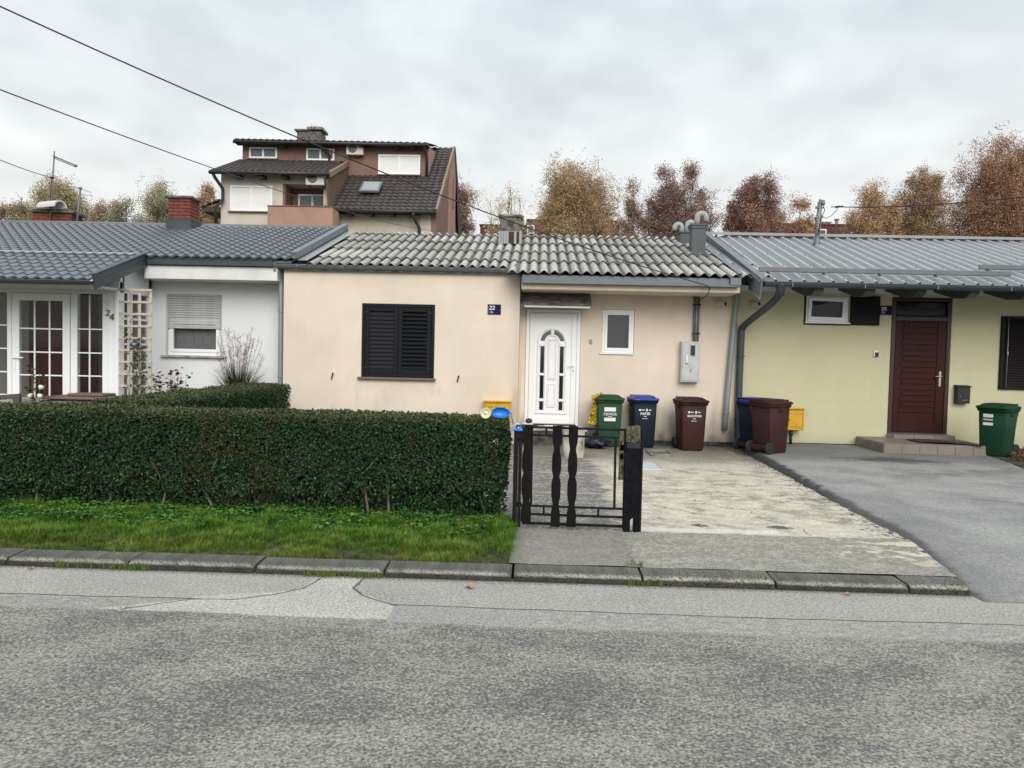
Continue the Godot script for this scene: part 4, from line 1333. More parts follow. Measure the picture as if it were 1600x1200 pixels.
func yellow_house() -> void:
	var h := thing("yellow_house", "pale yellow rendered house with ribbed silver metal roof and brown door", "house")
	var s := flat()
	var holes := [[4.82, 5.58, 2.39, 2.865], [6.345, 7.40, 0.43, 2.87], [8.27, 9.7, 1.27, 2.565]]
	wall_face(s, 3.60, 13.0, 0.215, 2.98, -14.0, holes, 0.12, yellow_colour, 0.14)
	wall_face(s, 3.60, 13.0, 0.0, 2.98, -14.2, holes, 2.0, yellow_colour, 0.02)
	obj("wall", s, M.plaster, h)
	shell(h, 3.605, 13.0, -14.22, 3.1, 4.4, M.interior)
	s = flat()
	bx(s, 3.6, 13.0, -0.02, 0.215, -14.18, -14.012, 0.004)
	obj("plinth", s, M.plinth, h)
	# roof of ribbed sheets
	var roof := holder("roof", h)
	var prof := PackedVector2Array()
	for k in 5:
		for q in [[0.0, 0.0], [0.176, 0.0], [0.188, 0.032], [0.216, 0.032]]: prof.append(Vector2(k * 0.23 + q[0], q[1]))
	prof.append(Vector2(1.15, 0.0))
	var back := PackedVector2Array()
	for i in prof.size(): back.append(prof[prof.size() - 1 - i] - Vector2(0, 0.006))
	prof.append_array(back)
	s = flat()
	var long := 4.34 / cos(atan(0.322))
	for i in prof.size():
		var a: Vector2 = prof[i]
		var b: Vector2 = prof[(i + 1) % prof.size()]
		# highlight lines painted into the rib colour, pans a darker grey
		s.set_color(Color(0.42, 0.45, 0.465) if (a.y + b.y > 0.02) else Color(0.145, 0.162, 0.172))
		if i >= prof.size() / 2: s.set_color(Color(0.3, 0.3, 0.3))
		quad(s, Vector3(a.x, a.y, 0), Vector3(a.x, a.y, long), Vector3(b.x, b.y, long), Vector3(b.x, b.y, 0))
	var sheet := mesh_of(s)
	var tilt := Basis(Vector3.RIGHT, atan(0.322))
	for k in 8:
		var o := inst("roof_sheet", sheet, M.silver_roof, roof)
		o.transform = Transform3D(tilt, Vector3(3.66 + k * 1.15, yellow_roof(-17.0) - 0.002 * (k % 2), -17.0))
	s = flat()
	for k in 8:
		for r in 5:
			for c in [0, 2, 4]:
				var z := -16.6 + 0.95 * r
				box(s, Vector3(3.66 + k * 1.15 + c * 0.23 + 0.20, yellow_roof(z) + 0.047, z), Vector3(0.02, 0.012, 0.02))
	obj("roof_screws", s, M.zinc, roof).set_meta("kind", "stuff")
	s = flat()
	var deck := PackedVector2Array([Vector2(12.72, 2.90), Vector2(12.72, 2.965), Vector2(17.0, 4.345), Vector2(20.9, 3.1), Vector2(20.9, 3.0), Vector2(17.0, 4.25)])
	prism(s, deck, 0.0, 9.3, Transform3D(Basis(Vector3(0, 0, -1), Vector3(0, 1, 0), Vector3(1, 0, 0)), Vector3(3.64, 0, 0)))
	obj("roof_deck", s, M.soffit, roof)
	s = flat()
	bx(s, 3.6, 13.0, 4.415, 4.433, -17.12, -16.86, 0.004)
	bx(s, 3.6, 13.0, 4.375, 4.42, -16.866, -16.858)
	obj("ridge_cap", s, M.rib_silver, roof)
	s = flat()
	bar(s, Vector3(3.61, yellow_roof(-17.1) - 0.06, -17.1), Vector3(3.61, yellow_roof(-12.56) - 0.06, -12.56), 0.03, 0.26, 0.004)
	bar(s, Vector3(3.595, yellow_roof(-13.2) - 0.10, -13.2), Vector3(3.595, yellow_roof(-12.54) - 0.10, -12.54), 0.03, 0.34, 0.004)
	bar(s, Vector3(3.64, yellow_roof(-17.1) + 0.075, -17.1), Vector3(3.64, yellow_roof(-12.56) + 0.075, -12.56), 0.12, 0.012, 0.003)
	obj("barge_board", s, M.barge_grey, roof)
	s = flat()
	for q in [0.02, -0.255]: bar(s, Vector3(3.578, yellow_roof(-13.2) + q, -13.2), Vector3(3.578, yellow_roof(-12.54) + q, -12.54), 0.012, 0.016, 0.002)
	obj("barge_trim", s, M.zinc_bright, roof)
	for q in [[3.70, 7.85, -13.08], [7.62, 12.9, -13.62]]:
		s = flat()
		bar(s, Vector3(q[0], yellow_roof(q[2]) + 0.105, q[2]), Vector3(q[1], yellow_roof(q[2]) + 0.105, q[2]), 0.035, 0.085, 0.01)
		for x in range(int((q[1] - q[0]) / 0.92)): box(s, Vector3(q[0] + 0.17 + x * 0.92, yellow_roof(q[2]) + 0.055, q[2] - 0.02), Vector3(0.03, 0.04, 0.14), 0.003)
		obj("snow_guard", s, M.barge_grey, roof)
	s = flat()
	gutter(s, 3.66, 13.0, 2.955, -12.62, 0.075)
	obj("gutter", s, M.anthracite, h)
	for x in [4.1, 5.25, 6.4, 7.55, 8.7]:
		s = flat()
		box(s, Vector3(x, 2.92, -12.545), Vector3(0.014, 0.075, 0.008))
		obj("gutter_bracket", s, M.zinc, h)
	for x in [4.60, 5.43, 6.25, 7.10, 7.97, 8.8, 9.7]:
		s = flat()
		prism(s, PackedVector2Array([Vector2(12.76, 2.90), Vector2(14.0, 3.30), Vector2(14.0, 2.98), Vector2(13.25, 2.80), Vector2(12.9, 2.78), Vector2(12.76, 2.84)]), -0.075, 0.075, Transform3D(Basis(Vector3(0, 0, -1), Vector3(0, 1, 0), Vector3(1, 0, 0)), Vector3(x, 0, 0)))
		obj("rafter", s, M.anthracite, h)
	s = flat()
	bx(s, 3.62, 13.0, 2.925, 3.02, -14.0, -13.93, 0.004)
	obj("wall_plate", s, M.soffit, h)
	# dark swan-neck rainwater pipe
	downpipe(h, [Vector3(3.93, 2.94, -12.62), Vector3(3.93, 2.78, -12.66), Vector3(3.90, 2.66, -12.78), Vector3(3.74, 2.36, -13.75), Vector3(3.67, 2.26, -13.90), Vector3(3.665, 2.15, -13.91), Vector3(3.655, 0.22, -13.91), Vector3(3.66, 0.15, -13.88), Vector3(3.70, 0.12, -13.78)], 0.060, M.anthracite, [1.75, 0.62])
	s = smooth()
	lathe(s, [[0.06, -0.20], [0.085, -0.02], [0.10, 0.0]], Transform3D(Basis(), Vector3(3.93, 2.93, -12.62)), 14)
	obj("gutter_outlet", s, M.anthracite, h)
	# tilted little window and its folded-back shutter
	var w := holder("window", h)
	s = flat()
	frame(s, 4.825, 5.575, 2.395, 2.86, -14.08, -14.0, 0.05)
	obj("window_frame", s, M.white_plastic, w)
	s = flat()
	box(s, Vector3(5.18, 2.63, -14.0), Vector3(0.66, 0.06, 0.05), 0.005); s = flat()
	frame(s, -0.335, 0.335, 0.0, 0.40, -0.03, 0.03, 0.06)
	var sash := obj("window_sash", s, M.white_plastic, w)
	sash.position = Vector3(5.19, 2.43, -14.01)
	sash.rotation = Vector3(0.05, 0, -0.02)
	s = flat()
	box(s, Vector3(5.19, 2.63, -14.02), Vector3(0.56, 0.29, 0.004))
	obj("pane", s, M.glass, w)
	s = flat()
	box(s, Vector3(5.19, 2.63, -14.12), Vector3(0.74, 0.46, 0.01))
	obj("curtain", s, M.curtain_dark, w)
	s = flat()
	bx(s, 4.80, 5.68, 2.37, 2.392, -14.0, -13.95, 0.003)
	obj("window_sill", s, M.white_plastic, w)
	s = flat()
	bx(s, 5.60, 6.115, 2.355, 2.875, -13.98, -13.945, 0.006)
	bx(s, 4.79, 4.82, 2.36, 2.88, -14.0, -13.98, 0.004); bx(s, 4.79, 5.60, 2.345, 2.368, -14.0, -13.975, 0.004)
	obj("shutter", s, M.shutter_brown, h)
	# brown door under a fanlight
	var d := holder("door", h)
	s = flat()
	frame(s, 6.345, 7.40, 0.43, 2.87, -14.07, -13.985, 0.075, 0.006, 0.03)
	bx(s, 6.42, 7.325, 2.45, 2.53, -14.06, -13.985, 0.006)
	obj("door_frame", s, M.door_brown_dark, d)
	s = flat()
	bx(s, 6.425, 7.32, 0.465, 2.445, -14.06, -14.01)
	bx(s, 6.425, 6.53, 0.465, 2.445, -14.01, -13.995, 0.005); bx(s, 7.17, 7.32, 0.465, 2.445, -14.01, -13.995, 0.005)
	bx(s, 6.53, 7.17, 0.465, 0.70, -14.01, -13.995, 0.005)
	for k in 9: bx(s, 6.53, 7.17, 0.83 + k * 0.204 - 0.02, 0.83 + k * 0.204 + 0.055, -14.01, -13.995, 0.008)
	obj("door_leaf", s, M.door_brown, d)
	for k in 8:
		s = flat()
		bx(s, 6.57, 7.13, 0.83 + k * 0.204 + 0.085, 0.83 + k * 0.204 + 0.158, -14.012, -13.995, 0.014)
		obj("door_panel", s, M.door_brown, d)
	s = flat()
	box(s, Vector3(6.872, 2.66, -14.02), Vector3(0.86, 0.24, 0.004))
	obj("pane", s, M.glass_dull, d)
	s = flat()
	box(s, Vector3(6.872, 2.66, -14.09), Vector3(0.9, 0.26, 0.01))
	obj("blind", s, M.shutter_brown, d)
	s = flat()
	box(s, Vector3(6.872, 2.60, -14.08), Vector3(0.84, 0.07, 0.012))
	obj("lace", s, M.curtain_dark, d)
	s = flat()
	bx(s, 7.215, 7.255, 1.29, 1.56, -13.994, -13.984, 0.003)
	box(s, Vector3(7.19, 1.47, -13.94), Vector3(0.12, 0.02, 0.018), 0.005)
	box(s, Vector3(7.235, 1.47, -13.965), Vector3(0.02, 0.02, 0.05), 0.004)
	obj("handle", s, M.steel, d)
	# louvred shutter at the right edge
	var sh := holder("shutter", h)
	s = flat()
	frame(s, 8.265, 9.70, 1.265, 2.57, -14.03, -13.955, 0.06, 0.006)
	obj("outer_frame", s, M.shutter_brown, sh)
	s = flat()
	bx(s, 8.30, 9.66, 1.30, 2.54, -14.10, -14.09)
	obj("backing", s, M.shutter_brown, sh)
	s = flat()
	box(s, Vector3.ZERO, Vector3(1.31, 0.05, 0.01), 0.003)
	var sl := mesh_of(s)
	for i in 26:
		var o := inst("slat", sl, M.shutter_brown, sh, Vector3(8.985, 1.345 + i * 0.0465, -14.0))
		o.rotation.x = -0.5
	s = smooth()
	tube(s, [Vector3(8.375, 1.29, -13.945), Vector3(8.375, 2.53, -13.945)], 0.006, -1.0, 6)
	box(s, Vector3(8.375, 1.90, -13.94), Vector3(0.02, 0.09, 0.02), 0.003)
	obj("shutter_bolt", s, M.zinc_bright, sh)
	# tiled steps
	steps(h)

func steps(h: Node) -> void:
	var st := holder("doorsteps", h)
	var s := flat()
	bx(s, 5.80, 7.53, 0.10, 0.352, -13.98, -12.87)
	bx(s, 6.34, 7.40, 0.352, 0.425, -13.98, -13.72)
	obj("step_core", s, M.grout, st)
	for k in 6:
		s = flat()
		var a := 5.80 + k * 0.2885
		bx(s, a + 0.003, a + 0.2855, 0.10, 0.338, -12.87, -12.858, 0.003)
		obj("tile", s, M.step_tile, st)
		for r in 4:
			s = flat()
			bx(s, a + 0.003, a + 0.2855, 0.35, 0.362, -12.858 - 0.285 * r, -12.858 - 0.285 * (r + 1) + 0.006, 0.003)
			if k >= 2 or r < 4: obj("tile", s, M.step_tile, st)
	for k in 4:
		s = flat()
		bx(s, 5.788, 5.80, 0.10, 0.35, -12.87 - 0.275 * k, -12.87 - 0.275 * (k + 1) + 0.006, 0.003)
		obj("tile", s, M.step_tile, st)
	for k in 3:
		s = flat()
		var a := 6.335 + k * 0.356
		bx(s, a + 0.003, a + 0.353, 0.362, 0.428, -13.72, -13.708, 0.003)
		obj("tile", s, M.step_tile, st)
		s = flat()
		bx(s, a + 0.003, a + 0.353, 0.425, 0.437, -13.98, -13.708, 0.003)
		obj("tile", s, M.step_tile, st)

# ---------------------------------------------------------------- the big house behind
func tile_field(s: SurfaceTool, a: Vector3, b: Vector3, c: Vector3, d: Vector3, wide: float, rows: float) -> void:   # a-b eave, d-c ridge; waves across and steps up the slope
	var nx := int(a.distance_to(b) / wide)
	var ny := int(a.distance_to(d) / rows)
	var nrm := (b - a).cross(d - a).normalized()
	if nrm.y < 0.0: nrm = -nrm
	for j in ny:
		for i in nx:
			for k in 2:
				var u0 := (i + 0.5 * k) / nx
				var u1 := (i + 0.5 * k + 0.5) / nx
				var p := func(u: float, v: float, lift: float) -> Vector3: return a.lerp(b, u).lerp(d.lerp(c, u), v) + nrm * lift
				var l0 := 0.0 if k == 0 else 0.06
				var l1 := 0.06 - l0
				var v0 := float(j) / ny
				var v1 := float(j + 1) / ny
				quad(s, p.call(u0, v0, l0 + 0.04), p.call(u1, v0, l1 + 0.04), p.call(u1, v1, l1), p.call(u0, v1, l0))
				quad(s, p.call(u0, v0, l0 - 0.01), p.call(u1, v0, l1 - 0.01), p.call(u1, v0, l1 + 0.04), p.call(u0, v0, l0 + 0.04))

func far_window(parent: Node, x0: float, x1: float, y0: float, y1: float, z: float, blind: bool, deep := 0.0) -> void:
	var w := holder("window", parent)
	var s := flat()
	frame(s, x0, x1, y0, y1, z - 0.05, z + 0.05, 0.09, 0.01)
	var xm := (x0 + x1) / 2
	bx(s, xm - 0.05, xm + 0.05, y0 + 0.09, y1 - 0.09, z - 0.05, z + 0.05, 0.01)
	obj("window_frame", s, M.white_plastic, w)
	for q in [[x0 + 0.09, xm - 0.05], [xm + 0.05, x1 - 0.09]]:
		s = flat()
		bx(s, q[0], q[1], y0 + 0.09, y1 - 0.09, z - 0.03, z + 0.005)
		obj("roller_blind" if blind else "pane", s, M.print_white if blind else M.grey_pane, w)
	s = flat()
	bx(s, x0 - 0.08, x1 + 0.08, y0 - 0.06, y0, z - 0.03, z + 0.12, 0.01)
	obj("window_sill", s, M.far_brown, w)

func aircon(label: String, at: Vector3) -> void:
	var a := thing("air_conditioner", label, "air conditioner", at, 0.0, "outdoor air conditioners on the big house")
	var s := flat()
	bx(s, -0.43, 0.43, -0.31, 0.31, -0.16, 0.16, 0.02)
	obj("casing", s, M.cam_white, a)
	s = smooth()
	lathe(s, [[0.22, 0.0], [0.22, 0.012], [0.19, 0.02], [0.0, 0.012]], Transform3D(Basis(Vector3.RIGHT, PI / 2), Vector3(-0.11, 0, 0.155)), 20)
	obj("fan_grille", s, M.brown_pipe, a)
	s = smooth()
	for r in [0.06, 0.12, 0.18]:
		var l := []
		for i in 17: l.append(Vector3(-0.11 + cos(TAU * i / 16) * r, sin(TAU * i / 16) * r, 0.18))
		tube(s, l, 0.008, -1.0, 4)
	obj("grille_ring", s, M.cam_white, a)
	s = flat()
	for x in [-0.3, 0.3]:
		bx(s, x - 0.02, x + 0.02, -0.34, -0.29, -0.3, 0.16)
	obj("bracket", s, M.brown_pipe, a)

func far_house() -> void:
	var h := thing("brown_house", "large brown and cream house with stepped dark tiled roofs behind the terrace", "house")
	var s := flat()
	# lower left block, with a loggia cut in
	bx(s, -14.95, -12.02, 0, 9.83, -39.2, -36.0)
	bx(s, -10.10, -9.84, 0, 9.9, -39.2, -36.0)
	bx(s, -12.02, -10.10, 9.42, 9.9, -39.2, -36.0)
	bx(s, -12.02, -10.10, 0, 7.3, -39.2, -36.0)
	bx(s, -9.84, -5.60, 0, 8.18, -46.0, -36.6)
	bx(s, -5.60, -4.85, 0, 8.2, -46.0, -36.45)
	obj("lower_wall", s, M.far_cream, h)
	s = flat()
	bx(s, -12.0, -10.12, 7.3, 9.4, -38.2, -38.0)
	bx(s, -12.03, -11.9, 7.3, 9.42, -38.0, -36.003)
	obj("loggia_wall", s, M.far_brown, h)
	far_window(h, -14.50, -12.49, 8.11, 9.30, -35.98, true)
	far_window(h, -11.6, -10.2, 7.4, 9.15, -37.0, false)
	s = flat()
	bx(s, -12.0, -10.12, 7.3, 9.4, -37.2, -37.1)
	obj("loggia_back", s, M.far_brown, h)
	s = flat()
	bx(s, -12.31, -9.33, 7.0, 8.15, -36.0, -34.8, 0.03)
	obj("balcony", s, M.far_salmon, h)
	s = flat()
	bx(s, -12.34, -9.30, 8.15, 8.19, -36.0, -34.77, 0.01)
	obj("balcony_coping", s, M.far_brown, h)
	# upper brown storey
	s = flat()
	bx(s, -15.22, -10.30, 9.9, 12.15, -46.0, -39.3)
	bx(s, -10.30, -5.70, 9.9, 12.1, -46.0, -39.25)
	obj("upper_wall", s, M.far_brown, h)
	far_window(h, -14.86, -13.42, 11.38, 11.95, -39.27, false)
	far_window(h, -11.92, -10.47, 11.32, 11.93, -39.27, false)
	far_window(h, -8.22, -6.08, 10.66, 11.66, -39.22, true)
	# roofs
	s = flat()
	tile_field(s, Vector3(-15.2, 9.8, -35.3), Vector3(-9.62, 9.8, -35.3), Vector3(-9.95, 11.28, -39.3), Vector3(-15.4, 11.28, -39.3), 0.3, 0.36)
	obj("lean_to_roof", s, M.far_tile, h)
	s = flat()
	tile_field(s, Vector3(-9.95, 8.26, -35.9), Vector3(-4.75, 8.26, -35.9), Vector3(-4.75, 12.95, -42.7), Vector3(-9.95, 12.95, -42.7), 0.3, 0.36)
	obj("main_roof", s, M.far_tile, h)
	s = flat()
	tile_field(s, Vector3(-15.45, 12.14, -38.7), Vector3(-5.62, 12.08, -38.7), Vector3(-5.62, 13.0, -42.7), Vector3(-15.9, 13.05, -42.7), 0.3, 0.36)
	bx(s, -15.45, -5.62, 12.02, 12.12, -39.3, -38.72)
	obj("dormer_roof", s, M.far_tile, h)
	s = flat()
	quad(s, Vector3(-4.75, 12.95, -42.7), Vector3(-16, 12.95, -42.7), Vector3(-16, 9.0, -47.4), Vector3(-4.75, 9.0, -47.4))
	bx(s, -4.83, -4.70, 12.9, 13.0, -42.75, -42.65)
	bar(s, Vector3(-4.72, 12.94, -42.7), Vector3(-4.72, 8.9, -47.4), 0.06, 0.28)
	quad(s, Vector3(-4.69, 12.9, -42.75), Vector3(-4.69, 8.9, -47.4), Vector3(-4.69, 6.0, -47.4), Vector3(-4.69, 6.0, -46.6))
	obj("rear_roof", s, M.far_tile, h)
	s = flat()
	var gt := Transform3D(Basis(Vector3(0, 0, -1), Vector3(0, 1, 0), Vector3(1, 0, 0)), Vector3(-4.95, 0, 0))
	prism(s, PackedVector2Array([Vector2(36.4, 0), Vector2(46.6, 0), Vector2(46.6, 9.4), Vector2(42.7, 12.75), Vector2(36.4, 8.4)]), -0.12, 0.12, gt)
	obj("gable_wall", s, M.far_brown, h)
	s = flat()
	prism(s, PackedVector2Array([Vector2(41.0, 0), Vector2(43.6, 0), Vector2(43.6, 11.9), Vector2(42.7, 12.7), Vector2(41.0, 11.5)]), 0.12, 0.22, gt)
	obj("gable_pier", s, M.far_salmon, h)
	s = flat()
	bx(s, -4.73, -4.70, 9.6, 11.2, -42.6, -42.1, 0.01)
	obj("gable_window", s, M.far_brown, h)
	s = flat()
	bar(s, Vector3(-4.76, 8.24, -35.85), Vector3(-4.76, 12.95, -42.72), 0.10, 0.24)
	bar(s, Vector3(-9.62, 9.74, -35.3), Vector3(-9.75, 11.2, -39.25), 0.10, 0.24)
	obj("verge_board", s, M.far_wood, h)
	s = flat()
	prism(s, PackedVector2Array([Vector2(35.9, 8.2), Vector2(39.2, 8.2), Vector2(39.2, 10.95), Vector2(35.4, 9.55)]), -0.05, 0.05, Transform3D(gt.basis, Vector3(-9.80, 0, 0)))
	for k in 6: bx(s, -9.75, -9.72, 8.3, 9.7 + k * 0.17, -36.3 - k * 0.5, -36.24 - k * 0.5)
	mat("cladding", 0.17, 0.125, 0.075, 0.85, {tex = "grain", scale = 1.0})
	obj("timber_cladding", s, M.cladding, h)
	s = flat()
	prism(s, PackedVector2Array([Vector2(39.3, 10.4), Vector2(42.4, 12.6), Vector2(39.3, 12.1)]), -0.05, 0.05, Transform3D(gt.basis, Vector3(-5.72, 0, 0)))
	obj("dormer_cheek", s, M.far_salmon, h)
	# rafters, gutters, pipes
	s = flat()
	for x in [-14.0, -12.9, -11.8, -10.6]: bx(s, x - 0.12, x + 0.12, 9.58, 9.74, -36.0, -35.4)
	for x in [-8.9, -7.9, -6.9, -6.0]: bx(s, x - 0.1, x + 0.1, 8.05, 8.2, -36.6, -36.0)
	for x in [-9.0, -7.2, -6.4, -13.0]: bx(s, x - 0.1, x + 0.1, 11.9, 12.02, -39.25, -38.8)
	obj("rafter_ends", s, M.brown_pipe, h)
	s = smooth()
	tube(s, [Vector3(-15.2, 9.74, -35.25), Vector3(-9.62, 9.74, -35.25)], 0.09)
	tube(s, [Vector3(-9.95, 8.2, -35.85), Vector3(-4.8, 8.2, -35.85)], 0.09)
	tube(s, [Vector3(-15.45, 12.05, -38.65), Vector3(-5.62, 12.02, -38.65)], 0.08)
	obj("gutters", s, M.brown_pipe, h)
	for p in [[Vector3(-5.85, 8.15, -35.85), Vector3(-5.85, 8.0, -35.9), Vector3(-5.62, 7.5, -36.35), Vector3(-5.60, 0, -36.35)],
		[Vector3(-15.05, 9.72, -35.3), Vector3(-15.0, 9.55, -35.4), Vector3(-14.78, 9.1, -35.8), Vector3(-14.78, 8.6, -35.8), Vector3(-15.1, 8.2, -35.7), Vector3(-15.05, 7.3, -35.8)],
		[Vector3(-11.05, 12.0, -38.7), Vector3(-11.05, 11.9, -38.8), Vector3(-10.72, 11.55, -39.2), Vector3(-10.70, 11.05, -39.2)],
		[Vector3(-5.85, 12.0, -38.7), Vector3(-5.80, 11.8, -38.9), Vector3(-5.72, 11.5, -39.1), Vector3(-5.72, 10.6, -39.15)]]:
		s = smooth()
		tube(s, p, 0.075)
		obj("downpipe", s, M.brown_pipe, h)
	s = flat()
	tile_field(s, Vector3(-15.75, 8.15, -35.6), Vector3(-14.9, 8.5, -35.6), Vector3(-14.9, 9.1, -37.6), Vector3(-15.75, 8.75, -37.6), 0.3, 0.36)
	bx(s, -15.7, -14.95, 8.0, 8.25, -37.5, -35.7)
	obj("side_canopy", s, M.far_tile, h)
	# skylight
	var k := holder("skylight", h)
	k.position = Vector3(-8.2, 9.62, -37.55)
	k.rotation.x = atan(0.69)
	s = flat()
	box(s, Vector3(0, 0.05, 0), Vector3(0.98, 0.10, 1.2), 0.01)
	obj("skylight_frame", s, M.barge_grey, k)
	s = flat()
	box(s, Vector3(0, 0.105, 0), Vector3(0.78, 0.02, 0.98), 0.004)
	obj("pane", s, M.curtain, k)
	# chimney
	var c := holder("chimney", h)
	s = flat()
	bx(s, -13.15, -11.85, 12.2, 13.45, -42.6, -41.6, 0.02)
	bx(s, -13.28, -12.5, 13.45, 13.55, -42.7, -41.5, 0.02)
	obj("chimney_stack", s, M.concrete_dark, c)
	s = flat()
	bx(s, -12.6, -11.75, 13.52, 13.68, -42.7, -41.5, 0.02)
	obj("chimney_cap", s, M.concrete, c)
	s = smooth()
	lathe(s, [[0.2, 13.6], [0.16, 13.95], [0.0, 13.96]], Transform3D(Basis(), Vector3(-12.35, 0, -42.0)), 10)
	lathe(s, [[0.2, 13.6], [0.18, 13.85], [0.0, 13.86]], Transform3D(Basis(), Vector3(-12.0, 0, -42.2)), 10)
	obj("chimney_pot", s, M.cam_white, c)
	aircon("white air conditioner under the eave beside the big house's loggia", Vector3(-10.36, 9.58, -35.62))
	aircon("white air conditioner high on the brown upper storey left of the blind", Vector3(-9.36, 11.86, -39.05))

func red_blocks() -> void:
	var b := thing("red_building", "far dark red flat-roofed building behind the concrete chimney", "building")
	var s := flat()
	bx(s, -6.4, -1.3, 0, 15.65, -96, -84.5, 0.02)
	bx(s, -1.3, 8.7, 0, 16.15, -96, -84.0, 0.02)
	obj("wall", s, M.red_block, b)
	s = flat()
	bx(s, -1.37, 8.8, 16.15, 16.35, -96, -83.93, 0.02)
	bx(s, -6.5, -1.3, 15.65, 15.8, -96, -84.43, 0.02)
	obj("parapet", s, M.red_block, b)
	block_window(b, -1.25, -0.46, 14.75, 15.7, -83.97)
	s = flat()
	bx(s, -1.97, -1.66, 16.0, 16.95, -86, -85.5, 0.02)
	obj("roof_vent", s, M.concrete, b)
	b = thing("red_building", "far dark red flat-roofed building with roof chimneys behind the steel mast", "building")
	s = flat()
	bx(s, 24.9, 35.6, 0, 16.2, -96, -84, 0.02)
	obj("wall", s, M.red_block, b)
	s = flat()
	bx(s, 24.8, 35.7, 16.2, 16.4, -96, -83.93, 0.02)
	obj("parapet", s, M.red_block, b)
	block_window(b, 29.9, 30.8, 14.7, 15.8, -83.97)
	block_window(b, 33.4, 34.3, 14.7, 15.6, -83.97)
	for q in [[30.4, 31.0, 17.35], [31.15, 32.0, 16.85], [32.6, 32.8, 17.2]]:
		s = flat()
		bx(s, q[0], q[1], 16.3, q[2], -86.5, -86, 0.02)
		bx(s, q[0] - 0.1, q[1] + 0.1, q[2], q[2] + 0.12, -86.6, -85.9, 0.02)
		obj("roof_chimney", s, M.pale_concrete, b)

func block_window(parent: Node, x0: float, x1: float, y0: float, y1: float, z: float) -> void:
	var w := holder("window", parent)
	var s := flat()
	frame(s, x0, x1, y0, y1, z - 0.05, z + 0.05, 0.12, 0.01)
	obj("window_frame", s, M.white_plastic, w)
	s = flat()
	bx(s, x0 + 0.1, x1 - 0.1, y0 + 0.1, y1 - 0.1, z - 0.04, z)
	obj("pane", s, M.grey_pane, w)

# ---------------------------------------------------------------- trees
func leaf_spray(n: int, size: float, spread: float, sd: int) -> ArrayMesh:   # a few folded leaves round a twig
	var r := RandomNumberGenerator.new()
	r.seed = sd
	var s := flat()
	for i in n:
		var at := Vector3(r.randf_range(-1, 1), r.randf_range(-1, 1), r.randf_range(-1, 1)) * spread
		var b := Basis.from_euler(Vector3(r.randf() * TAU, r.randf() * TAU, r.randf() * TAU))
		var k := size * r.randf_range(0.7, 1.25)
		var p := [Vector3(0, 0, -0.5), Vector3(0.42, 0.12, 0.0), Vector3(0, 0, 0.5), Vector3(-0.42, 0.12, 0.0)]
		for q in [[0, 1, 2], [0, 2, 3]]: tri(s, at + b * p[q[0]] * k, at + b * p[q[1]] * k, at + b * p[q[2]] * k)
	return mesh_of(s)

